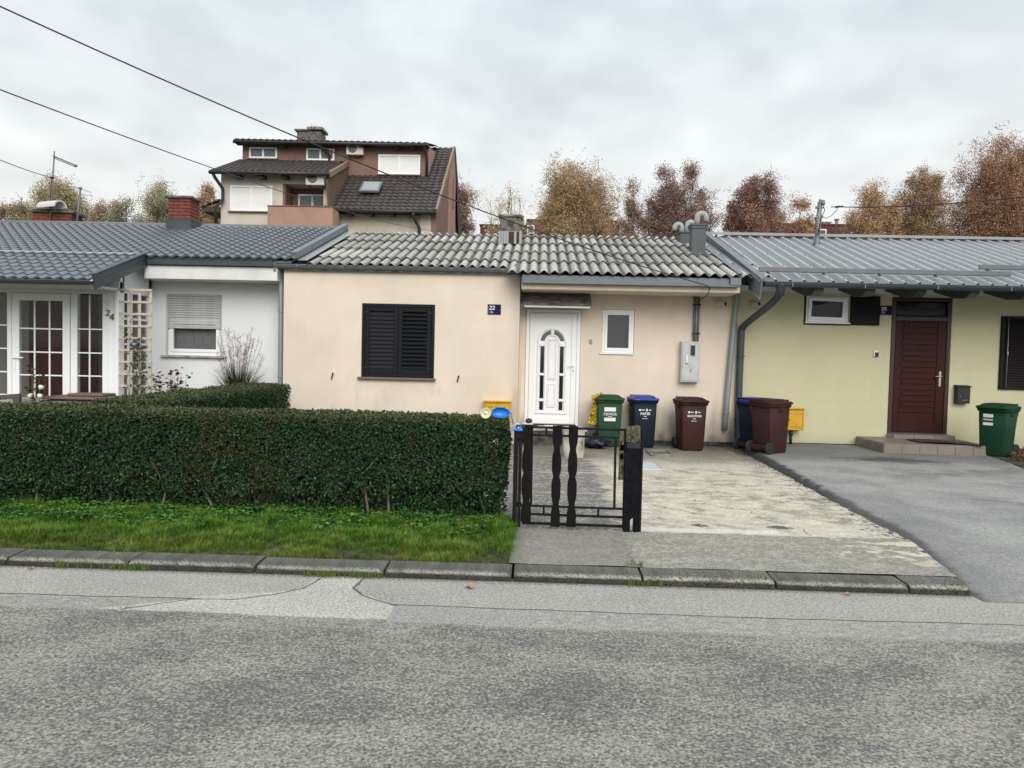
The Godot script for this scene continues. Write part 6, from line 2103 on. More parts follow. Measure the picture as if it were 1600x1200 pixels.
# ---------------------------------------------------------------- gate
func gate() -> void:
	var z := -7.1
	var g := thing("garden_gate", "low dark garden gate with three scalloped boards on a rusty frame", "gate")
	var outline := func(half: float, y0: float, y1: float, cx: float) -> PackedVector2Array:
		var l := PackedVector2Array()
		var r := PackedVector2Array()
		for i in 33:
			var t := i / 32.0
			var dip := 0.0
			for q in [[0.22, 0.055], [0.50, 0.035], [0.77, 0.055]]: dip = maxf(dip, exp(-pow((t - q[0]) / q[1], 2.0)))
			var w: float = half * (1.0 - 0.36 * dip)
			l.append(Vector2(cx - w, lerpf(y0, y1, t)))
			r.append(Vector2(cx + w, lerpf(y0, y1, t)))
		r.reverse()
		l.append_array(r)
		return l
	for q in [[-0.058, 0.15, 1.045, 0.047], [0.216, 0.11, 1.047, 0.043], [0.364, 0.112, 1.048, 0.043]]:
		var s := flat()
		prism(s, outline.call(q[3], q[1], q[2], q[0]), z, z + 0.022)
		obj("board", s, M.gate_wood, g)
	var rails := [[-0.10, 0.86, 1.028, 0.022], [-0.03, 0.84, 0.955, 0.02], [-0.02, 0.86, 0.293, 0.02], [-0.02, 0.86, 0.215, 0.022], [-0.09, 0.86, 0.130, 0.026]]
	for q in rails:
		var s := flat()
		bar(s, Vector3(q[0], q[2], z - 0.018), Vector3(q[1], q[2] - 0.006, z - 0.018), 0.022, q[3], 0.003)
		obj("rail", s, M.gate_metal, g)
	for q in [[-0.012, 0.29, 1.03], [0.762, 0.29, 0.96], [0.85, 0.13, 1.02]]:
		var s := flat()
		bar(s, Vector3(q[0], q[1], z - 0.02), Vector3(q[0] - 0.006, q[2], z - 0.02), 0.022, 0.022, 0.003)
		obj("stile", s, M.gate_metal, g)
	for q in [[0.115, 0.955, 1.03], [0.108, 0.215, 0.293], [0.615, 0.215, 0.29]]:
		var s := flat()
		bar(s, Vector3(q[0], q[1], z - 0.018), Vector3(q[0], q[2], z - 0.018), 0.018, 0.02)
		obj("spacer", s, M.gate_metal, g)
	var s := flat()
	for q in [[0.815, 0.74], [0.81, 0.82], [0.812, 0.9]]: box(s, Vector3(q[0], q[1], z + 0.005), Vector3(0.045, 0.14, 0.02), 0.004, Basis(Vector3(0, 0, 1), rng.randf_range(-0.05, 0.05)))
	bx(s, 0.79, 0.832, 0.56, 0.94, z - 0.012, z + 0.004, 0.004)
	obj("mossy_batten", s, M.weathered_wood, g)
	# posts
	var p := thing("gate_post", "slim black steel gate post beside the end of the hedge", "gate post", Vector3(0, 0, 0), 0.0, "gate posts")
	s = flat()
	bx(s, -0.184, -0.142, 0.04, 0.99, z - 0.06, z - 0.01, 0.004)
	bx(s, -0.138, -0.108, 0.04, 1.0, z - 0.05, z + 0.0, 0.004)
	for y in [0.30, 0.9]: bx(s, -0.142, -0.10, y - 0.02, y + 0.02, z - 0.045, z - 0.015, 0.003)
	obj("post", s, M.gate_metal, p)
	s = flat()
	bx(s, -0.106, -0.01, 1.052, 1.066, z - 0.03, z + 0.03, 0.003)
	obj("white_cap", s, M.cam_white, p)
	p = thing("gate_post", "thick black weathered gate post with a split foot and mossy timber head", "gate post", Vector3(0, 0, 0), 0.0, "gate posts")
	s = flat()
	prism(s, PackedVector2Array([Vector2(0.845, 0.09), Vector2(0.892, 0.07), Vector2(0.905, 0.07), Vector2(0.902, 0.20), Vector2(0.925, 0.22), Vector2(0.94, 0.19), Vector2(0.937, 0.07), Vector2(0.984, 0.07), Vector2(0.980, 0.91), Vector2(0.838, 0.92)]), z - 0.05, z + 0.05)
	obj("post", s, M.worn_post, p)
	s = flat()
	bx(s, 0.986, 1.008, 0.05, 1.035, z - 0.03, z + 0.03, 0.003)
	obj("steel_upright", s, M.gate_metal, p)
	s = flat()
	for k in 3: bx(s, 0.848 + k * 0.043, 0.889 + k * 0.043, 0.915 - 0.01 * (k % 2), 1.052 + 0.006 * k, z - 0.045, z + 0.052 + 0.004 * (k % 2), 0.005)
	obj("timber_head", s, M.weathered_wood, p)
	s = flat()
	bx(s, 0.852, 0.978, 0.86, 0.912, z + 0.05, z + 0.056, 0.004)
	obj("navy_wrap", s, M.navy_film, p)
	# knob, blue tub, cream disc, blue cord
	s = smooth()
	lathe(s, [[0.0, 0.0], [0.028, 0.004], [0.034, 0.02], [0.026, 0.038], [0.0, 0.046]], Transform3D(Basis(), Vector3(-0.05, 1.066, z)), 10)
	mat("cone_brown", 0.055, 0.022, 0.015, 0.8, {tex = "speck", scale = 6.0})
	meta(obj("post_knob", s, M.cone_brown), "small dark brown round knob on the white cap of the gate post", "knob")
	var b := thing("plastic_tub", "bright blue oval plastic tub lying on the end of the hedge", "tub", Vector3(-0.325, 1.135, -7.42))
	s = smooth()
	var loops := []
	for q in [[0.70, -0.05], [0.86, -0.045], [0.95, -0.01], [1.0, 0.04], [1.0, 0.055], [0.93, 0.057], [0.89, 0.035], [0.80, 0.025]]:
		var l := []
		for i in 24: l.append(Vector3(cos(TAU * i / 24) * 0.090 * q[0], sin(TAU * i / 24) * 0.052 * q[0], q[1]))
		loops.append(l)
	rings(s, loops)
	obj("tub_body", s, M.blue_plastic, b)
	s = smooth()
	tube(s, [Vector3(0.075, 0.01, 0.03), Vector3(0.105, -0.005, 0.05), Vector3(0.112, -0.05, 0.06), Vector3(0.125, -0.11, 0.06)], 0.008, 0.006, 8)
	obj("handle", s, M.blue_plastic, b)
	var d := thing("plastic_horn", "round cream plastic horn beside the blue tub on the hedge", "horn", Vector3(-0.466, 1.125, -7.36))
	d.rotation = Vector3(PI / 2 - 0.1, 0, 0)
	s = smooth()
	lathe(s, [[0.012, -0.06], [0.018, -0.02], [0.046, 0.018], [0.051, 0.026], [0.047, 0.027], [0.032, 0.008], [0.012, 0.0], [0.012, 0.014], [0.0, 0.017]], Transform3D(), 24)
	obj("horn_bowl", s, M.cream_plastic, d)
	var k := thing("blue_cord", "tangle of bright blue cord with small ornaments on the steel gate post", "cord", Vector3(-0.14, 1.0, z - 0.02))
	var r := RandomNumberGenerator.new()
	r.seed = 9
	s = smooth()
	for j in 5:
		var pts := []
		var at := Vector3(r.randf_range(-0.04, 0.04), r.randf_range(-0.01, 0.05), 0.02)
		for i in 9:
			pts.append(at)
			at += Vector3(r.randf_range(-0.03, 0.032), r.randf_range(-0.022, 0.024), r.randf_range(-0.01, 0.012))
		tube(s, pts, 0.005, 0.004, 6)
	box(s, Vector3(0.0, 0.0, 0.035), Vector3(0.075, 0.022, 0.03), 0.006)
	obj("cord_loops", s, M.blue_plastic, k)
	s = smooth()
	for j in 6: lathe(s, [[0.0, -0.012], [0.014, 0.0], [0.0, 0.012]], Transform3D(Basis(), Vector3(r.randf_range(-0.03, 0.06), r.randf_range(0.02, 0.065), 0.03)), 7)
	obj("ornament", s, M.cone_brown, k)
	s = smooth()
	for j in 3: lathe(s, [[0.0, -0.008], [0.009, 0.0], [0.0, 0.008]], Transform3D(Basis(), Vector3(r.randf_range(-0.02, 0.03), r.randf_range(0.02, 0.06), 0.045)), 7)
	obj("ornament", s, M.print_white, k)

# ---------------------------------------------------------------- bins
func bin(label: String, at: Vector3, turn: float, body: Material, lid: Material, rim: Material, high := 0.86, wide := 1.0) -> Node3D:
	var b := thing("wheelie_bin", label, "bin", at, turn, "wheelie bins")
	var s := smooth()
	var w := func(k: float) -> float: return k * wide
	rings(s, [rounded(w.call(0.355), 0.36, 0.03, 0.012, Vector3(0, 0, 0.02)), rounded(w.call(0.37), 0.375, 0.035, 0.03, Vector3(0, 0, 0.02)), rounded(w.call(0.40), 0.42, 0.035, high * 0.55, Vector3(0, 0, 0.01)), rounded(w.call(0.435), 0.455, 0.035, high - 0.09, Vector3.ZERO)])
	obj("body", s, body, b)
	s = smooth()
	rings(s, [rounded(w.call(0.44), 0.46, 0.035, high - 0.10), rounded(w.call(0.48), 0.50, 0.04, high - 0.085), rounded(w.call(0.485), 0.505, 0.04, high - 0.04), rounded(w.call(0.47), 0.49, 0.04, high - 0.03)])
	obj("rim", s, rim, b)
	s = smooth()
	rings(s, [rounded(w.call(0.50), 0.535, 0.045, high - 0.045, Vector3(0, 0, 0.01)), rounded(w.call(0.505), 0.54, 0.045, high - 0.018, Vector3(0, 0, 0.01)), rounded(w.call(0.47), 0.50, 0.045, high - 0.002, Vector3(0, 0, 0.005)), rounded(w.call(0.41), 0.40, 0.04, high + 0.002, Vector3(0, 0, -0.01)), rounded(w.call(0.37), 0.35, 0.04, high + 0.03, Vector3(0, 0, -0.02)), rounded(w.call(0.34), 0.31, 0.04, high + 0.036, Vector3(0, 0, -0.02))])
	var top := obj("lid", s, lid, b)
	s = flat()
	for x in [-0.15, 0.15]: box(s, Vector3(x * wide, high + 0.01, 0.215), Vector3(0.055, 0.03, 0.07), 0.01)
	box(s, Vector3(0, high - 0.03, 0.285), Vector3(0.20, 0.03, 0.035), 0.01)
	obj("lid_lug", s, lid, top)
	s = smooth()
	tube(s, [Vector3(-0.17 * wide, high - 0.03, -0.255), Vector3(-0.17 * wide, high + 0.018, -0.285), Vector3(0.17 * wide, high + 0.018, -0.285), Vector3(0.17 * wide, high - 0.03, -0.255)], 0.014, -1.0, 8)
	obj("handle", s, rim, b)
	s = flat()
	for x in [-0.19, 0.19]: box(s, Vector3(x * wide, high - 0.12, -0.215), Vector3(0.03, 0.09, 0.06), 0.006)
	for x in [-0.225, 0.225]: box(s, Vector3(x * wide, high - 0.125, 0.02), Vector3(0.02, 0.07, 0.10), 0.006)
	bx(s, -0.17 * wide, 0.17 * wide, 0.06, 0.14, -0.235, -0.15, 0.01)
	obj("hinge_lug", s, rim, b)
	s = flat()
	for x in [-0.15, -0.05, 0.05, 0.15]: box(s, Vector3(x * wide, high - 0.105, 0.226), Vector3(0.008, 0.05, 0.02))
	for x in [-0.205, 0.205]:
		bar(s, Vector3(x * wide * 0.86, 0.05, 0.195), Vector3(x * wide, high - 0.11, 0.212), 0.014, 0.014, 0.004)
	obj("body_rib", s, body, b)
	for x in [-0.195, 0.195]:
		var wheel := holder("wheel", b)
		wheel.transform = Transform3D(Basis(Vector3(0, 0, 1), PI / 2), Vector3(x * wide, 0.10, -0.215))
		s = smooth()
		lathe(s, [[0.065, -0.022], [0.092, -0.025], [0.10, -0.015], [0.10, 0.015], [0.092, 0.025], [0.065, 0.022]], Transform3D(), 20)
		obj("tyre", s, M.rubber, wheel)
		s = smooth()
		lathe(s, [[0.0, -0.026], [0.02, -0.026], [0.024, -0.016], [0.062, -0.012], [0.066, -0.02], [0.066, 0.02], [0.062, 0.012], [0.024, 0.016], [0.02, 0.026], [0.0, 0.026]], Transform3D(), 16)
		obj("hub", s, M.black, wheel)
	return b

func bin_print(b: Node3D, title: String, high: float, green: bool) -> void:
	# print on the front, which leans forward a little
	var tilt := Vector3(0.045, 0, 0)
	var z := func(y: float) -> float: return lerpf(0.222, 0.229, (y - 0.5) / 0.3) + 0.0005
	if green:
		for q in [[0.66, 0.07, M.print_white], [0.595, 0.055, M.print_grey], [0.485, 0.06, M.print_white]]:
			var s := flat()
			box(s, Vector3.ZERO, Vector3(0.20, q[1], 0.003))
			if q[2] == M.print_grey: continue
			var o := obj("sticker", s, q[2], b)
			o.position = Vector3(0.0, q[0], z.call(q[0]) + 0.002)
			o.rotation = tilt
		letters("lettering", title, 0.040, M.print_white, b, Vector3(0.0, 0.575, z.call(0.575) + 0.003), tilt)
		for k in 2: mark(b, Vector3(-0.02 + 0.04 * k, 0.535, z.call(0.535) + 0.003), Vector2(0.035, 0.008), tilt)
		for k in 5: mark(b, Vector3(-0.07 + 0.035 * k, 0.50, z.call(0.5) + 0.006), Vector2(0.022, 0.005), tilt, M.print_grey)
		return
	letters("lettering", title, 0.044 if title.length() < 6 else 0.036, M.print_white, b, Vector3(0, 0.60, z.call(0.6) + 0.002), tilt)
	for q in [[-0.095, 0.035, 0.03], [-0.04, 0.05, 0.014], [0.025, 0.028, 0.04], [0.08, 0.045, 0.014]]: mark(b, Vector3(q[0], 0.665, z.call(0.665) + 0.002), Vector2(q[1], q[2]), tilt)
	mark(b, Vector3(0, 0.555, z.call(0.555) + 0.002), Vector2(0.055, 0.008), tilt)
	for k in 2: mark(b, Vector3(-0.03 + 0.05 * k, 0.515, z.call(0.515) + 0.002), Vector2(0.04, 0.008), tilt)

func mark(b: Node, at: Vector3, size: Vector2, tilt: Vector3, m: Material = null) -> void:
	var s := flat()
	box(s, Vector3.ZERO, Vector3(size.x, size.y, 0.002))
	var o := obj("printed_mark", s, m if m else M.print_white, b)
	o.position = at
	o.rotation = tilt

func bins() -> void:
	var b := bin("green bin with white sticker and yellow plastic tied on, right of the white door", Vector3(1.30, 0.118, -13.60), 0.06, M.bin_green, M.bin_green, M.bin_green, 0.865)
	bin_print(b, "ČISTOĆA", 0.865, true)
	b = bin("dark navy bin with bright blue lid against the peach wall", Vector3(1.90, 0.116, -13.60), 0.10, M.bin_navy, M.lid_blue, M.bin_navy, 0.875, 0.95)
	bin_print(b, "PAPIR", 0.875, false)
	b = bin("brown bin with white lettering below the electricity meter box", Vector3(2.69, 0.115, -13.35), 0.13, M.bin_brown, M.bin_brown, M.bin_brown, 0.875)
	bin_print(b, "BIOOTPAD", 0.875, false)
	bin("navy bin with blue lid behind a brown bin beside the dark rainwater pipe", Vector3(3.74, 0.165, -13.15), 2.3, M.bin_navy, M.lid_blue, M.bin_navy, 0.855, 0.95)
	bin("brown bin turned sideways with wheels showing at the left end of the yellow wall", Vector3(3.83, 0.178, -12.62), 2.15, M.bin_brown, M.bin_brown, M.bin_brown, 0.855)
	b = bin("dark green bin beside the tiled steps at the far right", Vector3(7.66, 0.2, -12.92), -0.92, M.bin_green_deep, M.bin_green_deep, M.bin_green_deep, 0.83)
	for q in [[0.665, 0.055], [0.60, 0.03], [0.53, 0.045]]:
		var s := flat()
		box(s, Vector3.ZERO, Vector3(0.15, q[1], 0.003))
		var o := obj("sticker", s, M.print_white if q[1] > 0.04 else M.print_grey, b)
		o.position = Vector3(-0.06, q[0], lerpf(0.222, 0.229, (q[0] - 0.5) / 0.3) + 0.003)
		o.rotation = Vector3(0.045, 0, 0)
	var s := flat()
	box(s, Vector3(0.1, 0.84, -0.29), Vector3(0.07, 0.06, 0.012), 0.002)
	obj("handle_tag", s, M.print_white, b)
	# yellow film tied to the green bin
	var r := RandomNumberGenerator.new()
	r.seed = 61
	var f := thing("yellow_plastic", "strip of crumpled yellow plastic film hanging from the green bin's left side", "plastic film", Vector3(1.02, 0.118, -13.52))
	s = smooth()
	var n := fnoise(62, 9.0, 3)
	grid(s, 10, 30, func(u: float, v: float) -> Vector3:
		var w := lerpf(0.05, 0.14, v) * (1.0 - 0.3 * exp(-pow((v - 0.1) / 0.08, 2.0)))
		var y := 0.88 - 0.50 * v
		return Vector3((u - 0.5) * w - 0.06 * v + 0.05 + n.get_noise_2d(u, v * 3.0) * 0.03, y + n.get_noise_2d(u * 3.0, v + 5.0) * 0.02, 0.03 + n.get_noise_2d(u * 2.0 + 4.0, v * 3.0) * 0.09))
	grid(s, 8, 8, func(u: float, v: float) -> Vector3:
		return Vector3(-0.02 + u * 0.17 + n.get_noise_2d(u * 2.0, v) * 0.03, 0.84 + v * 0.09 * (0.4 + u * 0.8) + n.get_noise_2d(u + 3.0, v * 2.0) * 0.05, 0.05 + n.get_noise_2d(u * 2.0, v * 2.0 + 8.0) * 0.08))
	obj("film", s, M.yellow_film, f)
	s = flat()
	for k in 7: box(s, Vector3(0.02 - 0.012 * k + r.randf_range(-0.01, 0.03), 0.80 - 0.06 * k, 0.095 + r.randf() * 0.01), Vector3(0.022, 0.018, 0.004), 0.0, Basis(Vector3(0, 0, 1), r.randf()))
	obj("printed_mark", s, M.black, f)
	# navy bag between step and bin
	s = smooth()
	var loops := []
	for i in 9:
		var l := []
		var t := i / 8.0
		var rad := sin(PI * (0.12 + 0.80 * t))
		for j in 16:
			var a := TAU * j / 16
			var k := rad * (1.0 + n.get_noise_2d(cos(a) * 0.5 + t, sin(a) * 0.5 + t) * 1.1)
			l.append(Vector3(cos(a) * 0.20 * k, 0.02 + t * 0.17 + n.get_noise_2d(cos(a), sin(a) + t) * 0.07, -sin(a) * 0.13 * k))
		loops.append(l)
	rings(s, loops)
	var bag := obj("refuse_bag", s, M.navy_film)
	bag.position = Vector3(1.06, 0.11, -13.15)
	meta(bag, "small crumpled navy plastic bag on the ground left of the green bin", "bag")

# ---------------------------------------------------------------- things fixed to the walls
func number_sign(label: String, digits: String, at: Vector3, w: float, h: float, cut: float) -> void:
	var g := thing("house_number_sign", label, "house number", at, 0.0, "blue house number plates")
	var s := flat()
	box(s, Vector3.ZERO, Vector3(w, h, 0.008), 0.002)
	obj("plate", s, M.sign_blue, g)
	letters("digits", digits, h * 0.38, M.print_white, g, Vector3(-w * 0.5 + w * cut, h * 0.16, 0.005))
	for k in 2: mark(g, Vector3(-w * 0.5 + w * cut - w * 0.06 + 0.006 * k, -h * 0.17 - h * 0.14 * k, 0.0055), Vector2(w * (0.22 + 0.07 * k), h * 0.06), Vector3.ZERO, M.print_grey)
	mark(g, Vector3(-w * 0.5 + 0.012, -0.005, 0.0055), Vector2(0.004, h * 0.72), Vector3.ZERO, M.print_grey)

func mailbox_yellow(label: String, at: Vector3, w: float, h: float, post: bool) -> void:
	var g := thing("mailbox", label, "mailbox", at, 0.0, "yellow mailboxes")
	var s := flat()
	bx(s, -w / 2, w / 2, -h / 2, h / 2, -0.08, 0.08, 0.006)
	obj("case", s, M.mail_yellow, g)
	s = flat()
	frame(s, -w / 2 + 0.005, w / 2 - 0.005, -h / 2 + 0.005, h / 2 - 0.005, 0.08, 0.09, 0.022, 0.003)
	bx(s, -w / 2 + 0.034, w / 2 - 0.034, -h / 2 + 0.034, h / 2 - 0.034, 0.078, 0.088, 0.004)
	obj("door", s, M.mail_yellow, g)
	s = flat()
	box(s, Vector3(0, h / 2 + 0.008, 0.01), Vector3(w + 0.03, 0.016, 0.21), 0.004)
	obj("cover", s, M.mail_yellow, g)
	for k in 3:
		mark(g, Vector3((k - 1) * w * 0.24, h * 0.28, 0.0895), Vector2(w * 0.17, h * 0.03), Vector3.ZERO, M.number_grey)
		mark(g, Vector3((k - 1) * w * 0.24, -h * 0.33, 0.0895), Vector2(w * 0.19, h * 0.03), Vector3.ZERO, M.number_grey)
	s = smooth()
	lathe(s, [[0.012, 0.0], [0.012, 0.005]], Transform3D(Basis(Vector3.RIGHT, PI / 2), Vector3(-w * 0.36, 0.0, 0.087)), 8)
	obj("lock", s, M.number_grey, g)
	if post:
		s = smooth()
		tube(s, [Vector3(-0.05, -h / 2, 0.0), Vector3(-0.05, -0.46, 0.0)], 0.028)
		tube(s, [Vector3(-0.05, -h / 2 - 0.02, 0.0), Vector3(-0.05, -h / 2 - 0.10, 0.0)], 0.036)
		obj("post", s, M.black, g)

func wall_things() -> void:
	number_sign("blue house number plate 22 on the peach wall", "22", Vector3(-0.745, 2.47, -13.494), 0.235, 0.18, 0.34)
	number_sign("dark blue house number plate 20 squeezed between shutter and brown door", "20", Vector3(6.215, 2.63, -13.985), 0.24, 0.165, 0.42)
	var t := thing("house_number", "slanting metal house number 24 on the white porch post", "house number", Vector3(-7.255, 2.21, -12.905))
	letters("digit", "2", 0.105, M.number_grey, t, Vector3(-0.035, 0.03, 0.004), Vector3.ZERO, 700, 0.012)
	letters("digit", "4", 0.105, M.number_grey, t, Vector3(0.035, -0.035, 0.004), Vector3(0, 0, -0.1), 700, 0.012)
	# shutter catches
	for q in [[-3.58, "black iron shutter catch on the peach wall left of the shutters"], [-1.353, "black iron shutter catch on the peach wall right of the shutters"]]:
		var c := thing("shutter_catch", q[1], "shutter catch", Vector3(q[0], 1.24, -13.497), 0.0, "iron shutter catches")
		var s := smooth()
		tube(s, [Vector3(-0.008, -0.06, 0.03), Vector3(-0.012, -0.02, 0.035), Vector3(0.0, 0.0, 0.035), Vector3(0.008, 0.02, 0.035), Vector3(0.006, 0.05, 0.03)], 0.009, 0.012, 7)
		lathe(s, [[0.0, 0.0], [0.018, 0.008], [0.018, 0.02], [0.0, 0.028]], Transform3D(Basis(), Vector3(0.008, 0.035, 0.03)), 8)
		box(s, Vector3(0, 0.0, 0.016), Vector3(0.012, 0.012, 0.03))
		obj("hook", s, M.black, c)
	mailbox_yellow("yellow mailbox on the peach wall partly hidden behind the hedge", Vector3(-0.648, 0.66, -13.40), 0.46, 0.40, false)
	mailbox_yellow("yellow mailbox on a black post by the yellow wall", Vector3(4.64, 0.645, -13.86), 0.30, 0.375, true)
	# awning
	var a := thing("door_awning", "small weathered grey awning over the white door", "awning")
	var s := flat()
	var p0 := Vector3(-0.25, 2.80, -13.9)
	var p1 := Vector3(0.93, 2.80, -13.9)
	grid(s, 12, 6, func(u: float, v: float) -> Vector3:
		return Vector3(lerpf(p0.x, p1.x + 0.015 * v, u), lerpf(2.84, 2.555, v) + 0.018 * sin(PI * v) + 0.002 * sin(u * 40.0), lerpf(-13.97, -13.52, v)))
	grid(s, 12, 6, func(u: float, v: float) -> Vector3:
		return Vector3(lerpf(p0.x, p1.x + 0.015 * v, 1.0 - u), lerpf(2.83, 2.545, v) + 0.018 * sin(PI * v), lerpf(-13.97, -13.52, v)))
	obj("canopy", s, M.awning, a)
	s = flat()
	bx(s, -0.22, 0.955, 2.525, 2.555, -13.535, -13.505, 0.004)
	obj("front_strip", s, M.print_white, a)
	for x in [-0.255, 0.945]:
		s = flat()
		prism(s, PackedVector2Array([Vector2(13.99, 2.86), Vector2(13.50, 2.575), Vector2(13.50, 2.52), Vector2(13.99, 2.62)]), -0.01, 0.01, Transform3D(Basis(Vector3(0, 0, -1), Vector3(0, 1, 0), Vector3(1, 0, 0)), Vector3(x, 0, 0)))
		obj("side_bracket", s, M.barge_grey, a)
	s = flat()
	bx(s, -0.26, 0.94, 2.84, 2.875, -13.995, -13.94, 0.004)
	obj("wall_bar", s, M.barge_grey, a)
	# meter box with its cables
	var m := thing("meter_box", "pale grey electricity meter box with small window on the peach wall", "meter box", Vector3(2.765, 1.63, -13.92))
	s = flat()
	bx(s, -0.165, 0.165, -0.365, 0.365, -0.08, 0.075, 0.006)
	obj("case", s, M.meter_grey, m)
	s = flat()
	bx(s, -0.145, 0.145, -0.34, 0.34, 0.075, 0.088, 0.008)
	obj("door", s, M.meter_grey, m)
	s = flat()
	frame(s, -0.02, 0.085, 0.10, 0.305, 0.088, 0.096, 0.012, 0.002)
	obj("window_frame", s, M.meter_grey, m)
	s = flat()
	bx(s, -0.008, 0.073, 0.112, 0.293, 0.086, 0.09)
	bx(s, -0.008, 0.073, 0.198, 0.204, 0.09, 0.094)
	obj("pane", s, M.dark_pane, m)
	s = flat()
	bx(s, -0.085, -0.055, -0.035, 0.125, 0.088, 0.098, 0.004)
	obj("lever", s, M.print_white, m)
	s = flat()
	bx(s, -0.085, -0.055, -0.04, -0.02, 0.098, 0.102)
	obj("lever_lock", s, M.number_grey, m)
	s = flat()
	prism(s, PackedVector2Array([Vector2(0.012, -0.12), Vector2(-0.012, -0.165), Vector2(0.0, -0.165), Vector2(-0.006, -0.205), Vector2(0.02, -0.152), Vector2(0.006, -0.152), Vector2(0.022, -0.12)]), 0.0885, 0.0905)
	obj("warning_flash", s, M.print_red, m)
	var c := thing("cable_conduit", "bundle of grey conduits running down the peach wall into the meter box", "conduit")
	for q in [[2.83, M.zinc], [2.868, M.zinc_bright], [2.905, M.zinc]]:
		s = smooth()
		tube(s, [Vector3(q[0], 1.99, -13.95), Vector3(q[0] + 0.0, 2.78, -13.95)], 0.017, -1.0, 8)
		obj("conduit_pipe", s, q[1], c)
	for y in [2.14, 2.66]:
		s = flat()
		bx(s, 2.80, 2.94, y - 0.012, y + 0.012, -13.975, -13.925, 0.004)
		obj("strap", s, M.black, c)
	s = flat()
	prism(s, PackedVector2Array([Vector2(2.80, 2.81), Vector2(2.93, 2.81), Vector2(2.89, 2.68), Vector2(2.84, 2.68)]), -13.985, -13.96)
	obj("top_bracket", s, M.barge_grey, c)
	# cameras / vents
	for q in [["small white security camera under the eave of the peach house", Vector3(3.25, 2.69, -13.99), 0.6], ["small pale security camera half hidden under the silver roof's barge board", Vector3(3.86, 2.70, -13.99), 0.45]]:
		var v := thing("security_camera", q[0], "camera", q[1], 0.0, "small wall cameras")
		s = smooth()
		lathe(s, [[0.0, 0.0], [0.055, 0.0], [0.05, 0.03], [0.03, 0.04], [0.0, 0.04]], Transform3D(Basis(Vector3.RIGHT, PI / 2), Vector3.ZERO), 14)
		obj("mount", s, M.cam_white, v)
		var axis := Basis(Vector3.UP, q[2]) * Basis(Vector3.RIGHT, PI / 2 + 0.15)
		s = smooth()
		lathe(s, [[0.0, 0.0], [0.038, 0.005], [0.045, 0.02], [0.045, 0.16], [0.038, 0.168]], Transform3D(axis, Vector3(0.0, 0.01, 0.03)), 14)
		obj("barrel", s, M.cam_white, v)
		s = smooth()
		lathe(s, [[0.034, 0.160], [0.034, 0.174], [0.0, 0.176]], Transform3D(axis, Vector3(0.0, 0.01, 0.03)), 14)
		obj("lens", s, M.dark_pane, v)
	var bell := flat()
	box(bell, Vector3(0.99, 1.955, -13.985), Vector3(0.05, 0.085, 0.025), 0.006)
	meta(obj("door_bell", bell, M.cowl_grey), "small grey bell push between the white door and the small window", "doorbell")
	var d := thing("door_bell", "small black and white doorbell left of the brown door", "doorbell", Vector3(6.09, 1.85, -13.985))
	s = flat()
	box(s, Vector3.ZERO, Vector3(0.085, 0.115, 0.02), 0.005)
	obj("base", s, M.print_white, d)
	s = flat()
	box(s, Vector3(0.008, -0.015, 0.014), Vector3(0.06, 0.08, 0.018), 0.005)
	obj("button", s, M.black, d)
	var mb := thing("mailbox", "black metal mailbox on the yellow wall right of the brown door", "mailbox", Vector3(7.61, 1.16, -13.94))
	s = flat()
	bx(s, -0.115, 0.115, -0.16, 0.14, -0.055, 0.06, 0.008)
	obj("case", s, M.black, mb)
	s = flat()
	box(s, Vector3(0, 0.15, 0.01), Vector3(0.25, 0.02, 0.14), 0.005, Basis(Vector3.RIGHT, 0.12))
	obj("flap", s, M.black, mb)
	mark(mb, Vector3(0.03, -0.10, 0.0615), Vector2(0.10, 0.016), Vector3.ZERO, M.number_grey)
	s = flat()
	box(s, Vector3(-0.06, -0.03, 0.062), Vector3(0.012, 0.012, 0.004))
	obj("lock", s, M.steel, mb)
	# trellis
	var tr := thing("trellis", "cream square wooden trellis beside the white porch", "trellis", Vector3(0, 0, 0))
	for x in [-6.925, -6.735, -6.545]:
		s = flat()
		bx(s, x - 0.022, x + 0.022, 0.45, 2.66, -12.905, -12.885, 0.003)
		obj("upright_lath", s, M.trellis_wood, tr)
	for k in 12:
		s = flat()
		bx(s, -7.085, -6.52, 0.40 + 0.2035 * k - 0.02, 0.40 + 0.2035 * k + 0.02, -12.883, -12.868, 0.003)
		obj("cross_lath", s, M.trellis_wood, tr)
	# handrail beside the porch steps
	var hr := thing("handrail", "weathered brown wooden handrail below the glazed door", "handrail")
	s = flat()
	bar(s, Vector3(-9.6, 0.71, -11.6), Vector3(-8.12, 0.865, -11.9), 0.06, 0.075, 0.006)
	obj("rail", s, M.rail_wood, hr)
	s = flat()
	bx(s, -8.22, -8.12, 0.1, 0.83, -11.93, -11.86, 0.005)
	obj("post", s, M.rail_wood, hr)
	s = flat()
	bx(s, -9.6, -9.52, 0.1, 0.68, -11.62, -11.55, 0.005)
	obj("post", s, M.rail_wood, hr)

# ---------------------------------------------------------------- wires, mast, antenna, cowls
func span(label: String, a: Vector3, b: Vector3, sag: float, from: float, r: float, m: Material, tail := []) -> void:
	var pts := []
	for i in 41:
		var t := lerpf(from, 1.0, i / 40.0)
		pts.append(a.lerp(b, t) - Vector3(0, 4.0 * sag * t * (1.0 - t), 0))
	pts.append_array(tail)
	var s := smooth()
	tube(s, pts, r, -1.0, 6)
	meta(obj("overhead_wire", s, m), label, "wire", "overhead wires")

